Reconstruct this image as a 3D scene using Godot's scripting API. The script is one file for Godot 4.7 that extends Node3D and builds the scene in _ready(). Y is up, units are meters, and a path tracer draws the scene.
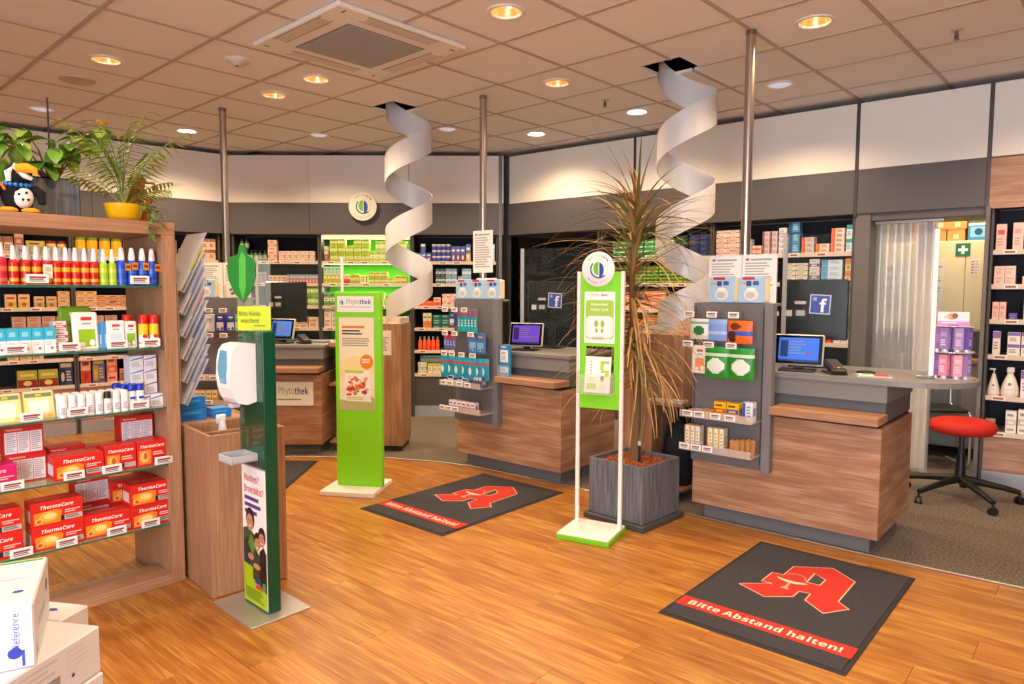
extends Node3D
# A pharmacy sales room: three counters with medicine chutes, wall shelves, a wooden display unit and floor stands.
# Metres, y up; the camera stands at x = 0, z = 0 and looks along -z.

const CEIL := 3.0
const WOOD_ROT := -41.0
var mats := {}
var meshes := {}
var taken := {}
var font: Font
var font_bold: Font
var font_serif: Font
# frames: [origin on the floor, turn in degrees]; local x runs along the wall, local z into the room
var W1 := frame(-3.22, -7.92, 41.0)
var W2 := frame(0.0, -7.95, 0.0)
var W3 := frame(-0.085, -8.05, -39.2)
var GOND := frame(-1.638, -3.422, 47.5)
var C1 := frame(-1.661, -6.05, 0.0)
var C2 := frame(0.362, -5.104, WOOD_ROT)
var C3 := frame(1.987, -3.711, WOOD_ROT)

func frame(x: float, z: float, deg: float) -> Transform3D:
	return Transform3D(Basis(Vector3.UP, deg_to_rad(deg)), Vector3(x, 0, z))

func hx(s: String) -> Color:
	return Color(s)

# ---------------------------------------------------------------- mesh builder
class MB:
	var v := PackedVector3Array()
	var n := PackedVector3Array()
	var c := PackedColorArray()
	var uvs := PackedVector2Array()
	var t := Transform3D()
	var uv_scale := Vector2.ZERO
	var uv_off := Vector2.ZERO
	func lin(col) -> Color:
		var k: Color = Color(col) if col is String else col
		return k.srgb_to_linear()
	func vert(p: Vector3, nn: Vector3, k: Color) -> void:
		v.append(t * p); n.append((t.basis * nn).normalized()); c.append(k)
		uvs.append(Vector2(p.x * uv_scale.x + uv_off.x, p.z * uv_scale.y + uv_off.y))
	func tri(a: Vector3, b: Vector3, d: Vector3, na: Vector3, nb: Vector3, nd: Vector3, k: Color) -> void:
		if (b - a).cross(d - a).dot(na + nb + nd) > 0.0:
			vert(a, na, k); vert(d, nd, k); vert(b, nb, k)
		else:
			vert(a, na, k); vert(b, nb, k); vert(d, nd, k)
	func ftri(a: Vector3, b: Vector3, d: Vector3, nn: Vector3, k: Color) -> void:
		tri(a, b, d, nn, nn, nn, k)
	func quad(a: Vector3, b: Vector3, d: Vector3, e: Vector3, nn: Vector3, k: Color) -> void:
		ftri(a, b, d, nn, k); ftri(a, d, e, nn, k)
	# flat print: rectangle on the plane z, facing +z
	func fr(x0: float, y0: float, x1: float, y1: float, z: float, col) -> void:
		var k := lin(col)
		quad(Vector3(x0, y0, z), Vector3(x1, y0, z), Vector3(x1, y1, z), Vector3(x0, y1, z), Vector3.BACK, k)
	func box(ctr: Vector3, s: Vector3, col, bev := 0.0) -> void:
		var k := lin(col)
		var h := s * 0.5
		var b := minf(bev, minf(h.x, minf(h.y, h.z)) * 0.9)
		for ax in 3:
			var a1 := (ax + 1) % 3
			var a2 := (ax + 2) % 3
			for sg in [-1.0, 1.0]:
				var nn := Vector3.ZERO; nn[ax] = sg
				var p: Array[Vector3] = []
				for q in [[-1, -1], [1, -1], [1, 1], [-1, 1]]:
					var w := Vector3.ZERO
					w[ax] = sg * h[ax]; w[a1] = q[0] * (h[a1] - b); w[a2] = q[1] * (h[a2] - b)
					p.append(ctr + w)
				quad(p[0], p[1], p[2], p[3], nn, k)
		if b > 0.0:
			for ax in 3:
				var a1 := (ax + 1) % 3
				var a2 := (ax + 2) % 3
				for s1 in [-1.0, 1.0]:
					for s2 in [-1.0, 1.0]:
						var nn := Vector3.ZERO; nn[a1] = s1; nn[a2] = s2; nn = nn.normalized()
						var p: Array[Vector3] = []
						for e in [[-1, 0], [1, 0], [1, 1], [-1, 1]]:
							var w := Vector3.ZERO
							w[ax] = e[0] * (h[ax] - b)
							w[a1] = s1 * (h[a1] - (b if e[1] == 1 else 0.0))
							w[a2] = s2 * (h[a2] - (0.0 if e[1] == 1 else b))
							p.append(ctr + w)
						quad(p[0], p[1], p[2], p[3], nn, k)
			for s0 in [-1.0, 1.0]:
				for s1 in [-1.0, 1.0]:
					for s2 in [-1.0, 1.0]:
						var sg := Vector3(s0, s1, s2)
						ftri(ctr + sg * Vector3(h.x, h.y - b, h.z - b), ctr + sg * Vector3(h.x - b, h.y, h.z - b), ctr + sg * Vector3(h.x - b, h.y - b, h.z), sg.normalized(), k)
	# box by its low and high corner
	func bx(x0: float, y0: float, z0: float, x1: float, y1: float, z1: float, col, bev := 0.0) -> void:
		box(Vector3(x0 + x1, y0 + y1, z0 + z1) * 0.5, Vector3(x1 - x0, y1 - y0, z1 - z0).abs(), col, bev)
	# surface of revolution round the y axis at ctr: profile of (radius, height)
	func lathe(ctr: Vector3, prof: Array, seg: int, col, squash := Vector2.ONE, sharp := false) -> void:
		var k := lin(col)
		for i in prof.size() - 1:
			var a: Vector2 = prof[i]
			var b: Vector2 = prof[i + 1]
			var d := b - a
			if d.length() < 0.00001: continue
			var nm := Vector2(d.y, -d.x).normalized()
			var na := nm
			var nb := nm
			if not sharp:
				if i > 0:
					var d0: Vector2 = a - prof[i - 1]
					if d0.length() > 0.00001 and d0.normalized().dot(d.normalized()) > 0.55: na = (nm + Vector2(d0.y, -d0.x).normalized()).normalized()
				if i < prof.size() - 2:
					var d1: Vector2 = prof[i + 2] - b
					if d1.length() > 0.00001 and d1.normalized().dot(d.normalized()) > 0.55: nb = (nm + Vector2(d1.y, -d1.x).normalized()).normalized()
			for j in seg:
				var t0 := TAU * j / seg
				var t1 := TAU * (j + 1) / seg
				var e0 := Vector3(cos(t0) * squash.x, 0, sin(t0) * squash.y)
				var e1 := Vector3(cos(t1) * squash.x, 0, sin(t1) * squash.y)
				var f0 := Vector3(cos(t0), 0, sin(t0))
				var f1 := Vector3(cos(t1), 0, sin(t1))
				var p00 := ctr + e0 * a.x + Vector3.UP * a.y
				var p10 := ctr + e1 * a.x + Vector3.UP * a.y
				var p01 := ctr + e0 * b.x + Vector3.UP * b.y
				var p11 := ctr + e1 * b.x + Vector3.UP * b.y
				if a.x > 0.00001:
					tri(p00, p10, p11, f0 * na.x + Vector3.UP * na.y, f1 * na.x + Vector3.UP * na.y, f1 * nb.x + Vector3.UP * nb.y, k)
				if b.x > 0.00001:
					tri(p00, p11, p01, f0 * na.x + Vector3.UP * na.y, f1 * nb.x + Vector3.UP * nb.y, f0 * nb.x + Vector3.UP * nb.y, k)
	func cyl(ctr: Vector3, r: float, h: float, seg: int, col, r2 := -1.0) -> void:
		var q := r if r2 < 0.0 else r2
		lathe(ctr, [Vector2(0, 0), Vector2(r, 0), Vector2(q, h), Vector2(0, h)], seg, col)
	func ell(ctr: Vector3, r: Vector3, col, rings := 8, seg := 12) -> void:
		var k := lin(col)
		for i in rings:
			for j in seg:
				var q: Array[Vector3] = []
				for e in [[i, j], [i, j + 1], [i + 1, j + 1], [i + 1, j]]:
					var a: float = PI * e[0] / rings
					var b: float = TAU * e[1] / seg
					q.append(Vector3(sin(a) * cos(b), cos(a), sin(a) * sin(b)))
				var m: Array[Vector3] = []
				for e in q: m.append((e / r).normalized())
				if i > 0: tri(ctr + q[0] * r, ctr + q[1] * r, ctr + q[2] * r, m[0], m[1], m[2], k)
				if i < rings - 1: tri(ctr + q[0] * r, ctr + q[2] * r, ctr + q[3] * r, m[0], m[2], m[3], k)
	func tube(pts: Array, r, seg: int, col) -> void:
		var k := lin(col)
		var rows: Array = []
		var up := Vector3.UP
		for i in pts.size():
			var p: Vector3 = pts[i]
			var d: Vector3 = (pts[mini(i + 1, pts.size() - 1)] - pts[maxi(i - 1, 0)]).normalized()
			if absf(d.dot(up)) > 0.95: up = Vector3.RIGHT if absf(d.x) < 0.8 else Vector3.BACK
			var sx := d.cross(up).normalized()
			var sy := sx.cross(d).normalized()
			up = sy
			var rr: float = r[i] if r is Array else r
			var row: Array = []
			for j in seg:
				var a := TAU * j / seg
				var e := sx * cos(a) + sy * sin(a)
				row.append([p + e * rr, e])
			rows.append(row)
		for i in rows.size() - 1:
			for j in seg:
				var a = rows[i][j]; var b = rows[i][(j + 1) % seg]; var e = rows[i + 1][(j + 1) % seg]; var f = rows[i + 1][j]
				tri(a[0], b[0], e[0], a[1], b[1], e[1], k); tri(a[0], e[0], f[0], a[1], e[1], f[1], k)
		for en in [0, rows.size() - 1]:
			var nn: Vector3 = ((pts[0] - pts[1]) if en == 0 else (pts[-1] - pts[-2])).normalized()
			for j in seg: ftri(pts[en], rows[en][j][0], rows[en][(j + 1) % seg][0], nn, k)
	# flat polygon (x, y) on plane z facing +z
	func poly(pts, z: float, col) -> void:
		var k := lin(col)
		var pp := PackedVector2Array(pts)
		var ix := Geometry2D.triangulate_polygon(pp)
		for i in range(0, ix.size(), 3):
			var a := pp[ix[i]]; var b := pp[ix[i + 1]]; var d := pp[ix[i + 2]]
			ftri(Vector3(a.x, a.y, z), Vector3(b.x, b.y, z), Vector3(d.x, d.y, z), Vector3.BACK, k)
	func oval(cx: float, cy: float, rx: float, ry: float, z: float, col, seg := 16) -> void:
		var k := lin(col)
		for j in seg:
			var a := TAU * j / seg; var b := TAU * (j + 1) / seg
			ftri(Vector3(cx, cy, z), Vector3(cx + cos(a) * rx, cy + sin(a) * ry, z), Vector3(cx + cos(b) * rx, cy + sin(b) * ry, z), Vector3.BACK, k)
	func ringp(cx: float, cy: float, r0: float, r1: float, z: float, a0: float, a1: float, col, seg := 16) -> void:
		var k := lin(col)
		for j in seg:
			var a := a0 + (a1 - a0) * j / seg; var b := a0 + (a1 - a0) * (j + 1) / seg
			quad(Vector3(cx + cos(a) * r0, cy + sin(a) * r0, z), Vector3(cx + cos(a) * r1, cy + sin(a) * r1, z), Vector3(cx + cos(b) * r1, cy + sin(b) * r1, z), Vector3(cx + cos(b) * r0, cy + sin(b) * r0, z), Vector3.BACK, k)
	# polygon (x, y) extruded from z0 to z1
	func prism(pts, z0: float, z1: float, col) -> void:
		var k := lin(col)
		var pp := PackedVector2Array(pts)
		var ix := Geometry2D.triangulate_polygon(pp)
		for i in range(0, ix.size(), 3):
			for e in [[z0, Vector3.FORWARD], [z1, Vector3.BACK]]:
				var a := pp[ix[i]]; var b := pp[ix[i + 1]]; var d := pp[ix[i + 2]]
				ftri(Vector3(a.x, a.y, e[0]), Vector3(b.x, b.y, e[0]), Vector3(d.x, d.y, e[0]), e[1], k)
		var cw := Geometry2D.is_polygon_clockwise(pp)
		for i in pp.size():
			var a := pp[i]; var b := pp[(i + 1) % pp.size()]
			var d := b - a
			var nn := Vector3(d.y, -d.x, 0).normalized() * (-1.0 if cw else 1.0)
			quad(Vector3(a.x, a.y, z0), Vector3(b.x, b.y, z0), Vector3(b.x, b.y, z1), Vector3(a.x, a.y, z1), nn, k)
	# lettering as flat print, centred at (x, y) on plane z, cap height h, at most wmax wide
	func text(s: String, fnt: Font, x: float, y: float, z: float, h: float, col, wmax := 0.0, left := false) -> void:
		var k := lin(col)
		var tm := TextMesh.new()
		tm.text = s; tm.font = fnt; tm.font_size = 32; tm.pixel_size = 0.01; tm.depth = 0.0
		tm.curve_step = 2.0
		var ar := tm.get_mesh_arrays()
		if ar.is_empty(): return
		var vv: PackedVector3Array = ar[Mesh.ARRAY_VERTEX]
		var ii: PackedInt32Array = ar[Mesh.ARRAY_INDEX] if ar[Mesh.ARRAY_INDEX] != null else PackedInt32Array(range(vv.size()))
		var lo := Vector3(1e9, 1e9, 1e9); var hi := -lo
		for p in vv: lo = lo.min(p); hi = hi.max(p)
		var sc := h / 0.24
		var sx := sc
		if wmax > 0.0 and (hi.x - lo.x) * sc > wmax: sx = wmax / (hi.x - lo.x)
		var ox := lo.x if left else (lo.x + hi.x) * 0.5
		for i in range(0, ii.size(), 3):
			var q: Array[Vector3] = []
			for j in 3:
				var p := vv[ii[i + j]]
				q.append(Vector3(x + (p.x - ox) * sx, y + (p.y - (lo.y + hi.y) * 0.5) * sc, z))
			ftri(q[0], q[1], q[2], Vector3.BACK, k)
	# several short dark bars that stand for lines of small print
	func lines(x0: float, y0: float, x1: float, y1: float, z: float, cnt: int, col, seed := 1) -> void:
		var r := RandomNumberGenerator.new(); r.seed = seed
		var st := (y1 - y0) / cnt
		for i in cnt:
			fr(x0, y1 - st * i - st * 0.55, x0 + (x1 - x0) * r.randf_range(0.6, 1.0), y1 - st * i, z, col)
	func mesh() -> ArrayMesh:
		var ar := []
		ar.resize(Mesh.ARRAY_MAX)
		ar[Mesh.ARRAY_VERTEX] = v; ar[Mesh.ARRAY_NORMAL] = n; ar[Mesh.ARRAY_COLOR] = c
		if uv_scale != Vector2.ZERO: ar[Mesh.ARRAY_TEX_UV] = uvs
		var m := ArrayMesh.new()
		m.add_surface_from_arrays(Mesh.PRIMITIVE_TRIANGLES, ar)
		return m

# ---------------------------------------------------------------- materials
# paint: takes its colour from the mesh
func vm(rough := 0.5, metal := 0.0) -> StandardMaterial3D:
	var key := "v%.2f_%.2f" % [rough, metal]
	if not mats.has(key):
		var m := StandardMaterial3D.new()
		m.vertex_color_use_as_albedo = true
		m.roughness = rough; m.metallic = metal
		mats[key] = m
	return mats[key]

func glass(col: Color, rough := 0.03) -> StandardMaterial3D:
	var key := "g" + col.to_html() + str(rough)
	if not mats.has(key):
		var m := StandardMaterial3D.new()
		m.albedo_color = col; m.transparency = BaseMaterial3D.TRANSPARENCY_ALPHA
		m.roughness = rough
		mats[key] = m
	return mats[key]

func glow(col: Color, e: float) -> StandardMaterial3D:
	var key := "e" + col.to_html() + str(e)
	if not mats.has(key):
		var m := StandardMaterial3D.new()
		m.albedo_color = col; m.emission_enabled = true; m.emission = col; m.emission_energy_multiplier = e
		mats[key] = m
	return mats[key]

# grain image: colours a, b, c mixed by stretched noise; grain runs along u
func grain_image(w: int, h: int, a: Color, b: Color, c: Color, fu: float, fv: float, sd: int, blotch := 0.0, amp := 0.9) -> ImageTexture:
	var nz := FastNoiseLite.new(); nz.seed = sd; nz.noise_type = FastNoiseLite.TYPE_SIMPLEX_SMOOTH; nz.frequency = 1.0
	nz.fractal_octaves = 3
	var n2 := FastNoiseLite.new(); n2.seed = sd + 7; n2.noise_type = FastNoiseLite.TYPE_SIMPLEX_SMOOTH; n2.frequency = 1.0; n2.fractal_octaves = 2
	var img := Image.create(w, h, false, Image.FORMAT_RGB8)
	for y in h:
		for x in w:
			var u := float(x) / w; var q := float(y) / h
			# wrap both ways by blending the two ends
			var g := nz.get_noise_2d(u * fu, q * fv + 0.35 * n2.get_noise_2d(u * fu * 0.6, q * 6.0))
			if u > 0.85: g = lerpf(g, nz.get_noise_2d((u - 1.0) * fu, q * fv), (u - 0.85) / 0.15)
			var f := n2.get_noise_2d(u * fu * 2.0 + 40.0, q * fv * 4.0)
			var k := a.lerp(b, clampf(0.5 + g * amp, 0, 1)).lerp(c, clampf(f * 0.8 + 0.12, 0, 0.6))
			if blotch > 0.0:
				var bl := n2.get_noise_2d(u * fu * 1.3 + 90.0, q * fv * 0.45 + 20.0)
				k = k.lerp(c, clampf((bl - 0.25) * 2.2, 0, 1) * blotch)
			img.set_pixel(x, y, k)
	img.generate_mipmaps()
	return ImageTexture.create_from_image(img)

# wood with the grain along x (horizontal) or y (upright), in the part's own coordinates
func wood(kind: String, upright := false) -> StandardMaterial3D:
	var key := "w" + kind + str(upright)
	if not mats.has(key):
		var tk := "t" + kind
		if not mats.has(tk):
			match kind:
				"walnut": mats[tk] = grain_image(512, 512, hx("9c6f54"), hx("bd9274"), hx("8d634a"), 1.6, 8.0, 3, 0.0, 1.2)
				"oak": mats[tk] = grain_image(512, 512, hx("a2765a"), hx("b68a6a"), hx("91674b"), 2.2, 16.0, 9)
		var m := StandardMaterial3D.new()
		m.albedo_texture = mats[tk]
		m.uv1_triplanar = true
		m.roughness = 0.42
		m.uv1_scale = Vector3(0.8, 1.6, 0.8)
		if upright:
			var tu := "u" + kind
			if not mats.has(tu):
				var im: Image = mats[tk].get_image().duplicate()
				im.clear_mipmaps(); im.rotate_90(CLOCKWISE); im.generate_mipmaps()
				mats[tu] = ImageTexture.create_from_image(im)
			m.albedo_texture = mats[tu]
			m.uv1_scale = Vector3(1.6, 0.8, 1.6)
		mats[key] = m
	return mats[key]

# fine speckle (carpet, felt, plaster): colour from noise
func speckle(key: String, a: Color, b: Color, freq: float, scale: float, rough: float, bump := 0.0) -> StandardMaterial3D:
	if not mats.has(key):
		var nz := FastNoiseLite.new(); nz.seed = key.hash() % 1000; nz.noise_type = FastNoiseLite.TYPE_SIMPLEX; nz.frequency = freq; nz.fractal_octaves = 3
		var im := nz.get_seamless_image(256, 256)
		var img := Image.create(256, 256, false, Image.FORMAT_RGB8)
		for y in 256:
			for x in 256: img.set_pixel(x, y, a.lerp(b, im.get_pixel(x, y).r))
		img.generate_mipmaps()
		var m := StandardMaterial3D.new()
		m.albedo_texture = ImageTexture.create_from_image(img)
		m.uv1_triplanar = true; m.uv1_scale = Vector3.ONE * scale
		m.roughness = rough
		mats[key] = m
	return mats[key]

# ---------------------------------------------------------------- nodes
func numbered(parent: Node, called: String) -> String:
	var key := str(parent.get_instance_id()) + called
	var k: int = taken.get(key, 0)
	taken[key] = k + 1
	return called if k == 0 else "%s_%03d" % [called, k]

func tag(o: Node, label: String, category: String, group := "") -> Node:
	o.set_meta("label", label); o.set_meta("category", category)
	if group != "": o.set_meta("group", group)
	return o

func thing(called: String, label: String, category: String, tf: Transform3D, group := "") -> Node3D:
	var o := Node3D.new()
	o.name = numbered(self, called); add_child(o)
	o.transform = tf
	tag(o, label, category, group)
	return o

func part(parent: Node, called: String, mesh: Mesh, mat: Material, tf := Transform3D()) -> MeshInstance3D:
	var o := MeshInstance3D.new()
	o.name = numbered(parent, called); o.mesh = mesh; o.material_override = mat
	parent.add_child(o)
	o.transform = tf
	return o

# a thing that is one mesh
func solo(called: String, label: String, category: String, mesh: Mesh, mat: Material, tf: Transform3D, group := "") -> MeshInstance3D:
	var o := part(self, called, mesh, mat, tf)
	tag(o, label, category, group)
	return o

func struct_node(called: String, tf := Transform3D()) -> Node3D:
	var o := Node3D.new()
	o.name = called; add_child(o); o.transform = tf
	o.set_meta("kind", "structure")
	return o

func struct_mesh(called: String, mesh: Mesh, mat: Material, tf := Transform3D()) -> MeshInstance3D:
	var o := part(self, called, mesh, mat, tf)
	o.set_meta("kind", "structure")
	return o

func at(x: float, y: float, z: float, deg := 0.0) -> Transform3D:
	return Transform3D(Basis(Vector3.UP, deg_to_rad(deg)), Vector3(x, y, z))

func one_box(x0: float, y0: float, z0: float, x1: float, y1: float, z1: float, col, bev := 0.0) -> ArrayMesh:
	var b := MB.new(); b.bx(x0, y0, z0, x1, y1, z1, col, bev); return b.mesh()

# ---------------------------------------------------------------- scene
func _ready() -> void:
	font = SystemFont.new(); font.font_names = PackedStringArray(["Droid Sans"])
	font_bold = SystemFont.new(); font_bold.font_names = PackedStringArray(["Droid Sans"]); font_bold.font_weight = 700
	font_serif = SystemFont.new(); font_serif.font_names = PackedStringArray(["Droid Serif"])
	var cam := Camera3D.new(); cam.name = "camera"; add_child(cam)
	cam.position = Vector3(0, 1.46, 0)
	cam.rotation = Vector3(-0.07397, 0, 0.003)
	cam.fov = 52.12; cam.near = 0.05; cam.far = 60.0
	cam.current = true
	var we := WorldEnvironment.new(); we.name = "environment"; add_child(we)
	var env := Environment.new()
	env.background_mode = Environment.BG_COLOR
	env.background_color = Color(0.02, 0.022, 0.03)
	env.tonemap_mode = Environment.TONE_MAPPER_LINEAR
	env.tonemap_exposure = EXPOSURE
	env.sdfgi_enabled = true; env.ssao_enabled = true; env.ssil_enabled = true
	we.environment = env
	make_lights()
	make_floor()
	make_ceiling()
	make_walls()
	make_back_room()
	make_counters()
	make_chutes()
	make_stands()
	make_gondola()
	make_shelf_goods()
	make_counter_goods()
	make_plants()
	make_near_boxes()

const EXPOSURE := 1.62
const DAYLIGHT := 16.0
const LAMP := 1.2
const LAMP_COLOR := Color(1.0, 0.87, 0.70)
# recessed lamps: x, z, brightness, kind (0 gold reflector, 1 small bright spot, 2 pale diffuser)
const LAMPS := [
	[-0.039, -4.008, 1.0, 0], [0.329, -5.338, 1.0, 0], [1.733, -4.139, 1.0, 0], [2.003, -5.372, 1.6, 2],
	[-2.744, -4.844, 1.3, 0], [-1.443, -5.257, 1.0, 0], [-1.896, -5.683, 1.0, 0], [-4.052, -6.139, 1.5, 2],
	[-3.179, -6.96, 1.3, 1], [-1.934, -7.12, 1.5, 2], [-0.63, -6.842, 1.4, 2], [1.075, -6.18, 0.8, 1], [0.231, -7.046, 0.9, 1],
	[3.3, -4.1, 1.0, 0], [1.3, -2.3, 1.0, 0], [-1.2, -2.3, 1.0, 0], [2.9, -2.3, 1.0, 0], [-3.1, -2.3, 1.4, 0],
	[0.0, -0.5, 1.0, 0], [2.4, -0.5, 1.0, 0], [-2.4, -0.5, 1.0, 0], [1.2, 1.3, 1.0, 0], [-1.2, 1.3, 1.0, 0]]

func make_lights() -> void:
	var ringm := MB.new()
	ringm.lathe(Vector3.ZERO, [Vector2(0.082, 0.004), Vector2(0.084, -0.004), Vector2(0.095, -0.008), Vector2(0.108, -0.003), Vector2(0.108, 0.004)], 28, "e8e2da")
	var cupm := MB.new()
	cupm.lathe(Vector3.ZERO, [Vector2(0.083, 0.002), Vector2(0.078, 0.03), Vector2(0.062, 0.07), Vector2(0.035, 0.098), Vector2(0.0, 0.105)], 28, "e8c592")
	var bulb := MB.new()
	for s in [-1, 1]:
		bulb.tube([Vector3(-0.05, 0.05, 0.018 * s), Vector3(0.05, 0.05, 0.018 * s)], 0.011, 8, "fff2d8")
	var spot := MB.new(); spot.lathe(Vector3.ZERO, [Vector2(0.07, 0.012), Vector2(0.05, 0.02), Vector2(0, 0.022)], 20, "ffffff")
	var pale := MB.new(); pale.lathe(Vector3.ZERO, [Vector2(0, -0.012), Vector2(0.05, -0.011), Vector2(0.082, 0.004)], 24, "dfe4ea")
	var cupw := MB.new()
	cupw.lathe(Vector3.ZERO, [Vector2(0.083, 0.002), Vector2(0.078, 0.03), Vector2(0.05, 0.06), Vector2(0.0, 0.062)], 28, "e0ddd8")
	var k := 0
	for l in LAMPS:
		k += 1
		var lbl := lamp_label(k - 1)
		var t := thing("ceiling_downlight", lbl, "downlight", at(l[0], CEIL, l[1], 40.0), "recessed ceiling lamps")
		part(t, "trim_ring", ringm.mesh(), vm(0.3))
		if l[3] == 0:
			part(t, "reflector", cupm.mesh(), vm(0.25, 0.6))
			part(t, "tube_lamp", bulb.mesh(), glow(Color(1.0, 0.84, 0.6), 6.0))
		elif l[3] == 1:
			part(t, "reflector", cupw.mesh(), vm(0.4))
			part(t, "lens", spot.mesh(), glow(Color(1.0, 0.95, 0.88), 8.0))
		else:
			part(t, "diffuser", pale.mesh(), glow(Color(0.9, 0.93, 1.0), 0.22))
		var s := SpotLight3D.new(); s.name = "lamp_light"; t.add_child(s)
		s.position = Vector3(0, -0.016, 0)
		s.rotation = Vector3(-PI / 2, 0, 0)
		s.spot_angle = 72.0; s.spot_angle_attenuation = 0.6
		s.spot_range = 14.0; s.spot_attenuation = 2.0
		s.light_energy = LAMP * l[2] * (1.0 if l[3] != 2 else 0.9)
		s.light_color = LAMP_COLOR
		s.light_size = 0.08
		s.shadow_enabled = true

func lamp_label(i: int) -> String:
	var d := ["gold-reflector downlight at the top centre, right of the air outlet", "gold-reflector downlight between the two steel poles in the middle",
		"gold-reflector downlight right of the thick right-hand steel pole", "pale dim downlight close to the right wall panels",
		"gold-reflector downlight at the left above the plants", "gold-reflector downlight in front of the left spiral chute",
		"gold-reflector downlight nearest the left steel pole", "pale dim downlight above the leafy plant on the far left",
		"small bright downlight above the left shelf corner", "pale dim downlight above the round wall logo", "pale dim downlight right of the left spiral chute",
		"small bright downlight just left of the right spiral chute", "tiny bright downlight above the corner of the dark window"]
	if i < d.size(): return d[i]
	return "recessed gold-reflector downlight behind the view, nearer the shop entrance"

# outline of the room on the floor (x, z), used to trim floor and ceiling pieces
func room_outline() -> PackedVector2Array:
	var p := PackedVector2Array()
	for q in [W1 * Vector3(-6.5, 0, 0), W1 * Vector3(0.0, 0, 0), W2 * Vector3(-0.08, 0, 0), W3 * Vector3(7.8, 0, 0), W3 * Vector3(7.8, 0, 9.0), W3 * Vector3(-4.0, 0, 9.0)]:
		p.append(Vector2(q.x, q.z))
	return p

func in_view(p: Vector3, margin: float) -> bool:
	if p.z > -0.6: return false
	var u := 699.4 * p.x / -p.z
	var w := 342.0 + 699.4 * ((1.46 - p.y) / -p.z - 0.074)
	return absf(u) < 512.0 + margin and w > -margin and w < 684.0 + margin

const CARPET_EDGE := [[5.6, -1.0], [3.4, -2.72], [2.529, -3.34], [1.95, -3.79], [1.2, -4.44], [0.34, -5.2], [-0.35, -5.72], [-0.70, -5.88], [-1.05, -5.97], [-1.46, -6.02], [-2.37, -6.02], [-2.78, -6.1], [-3.12, -7.55]]

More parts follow.
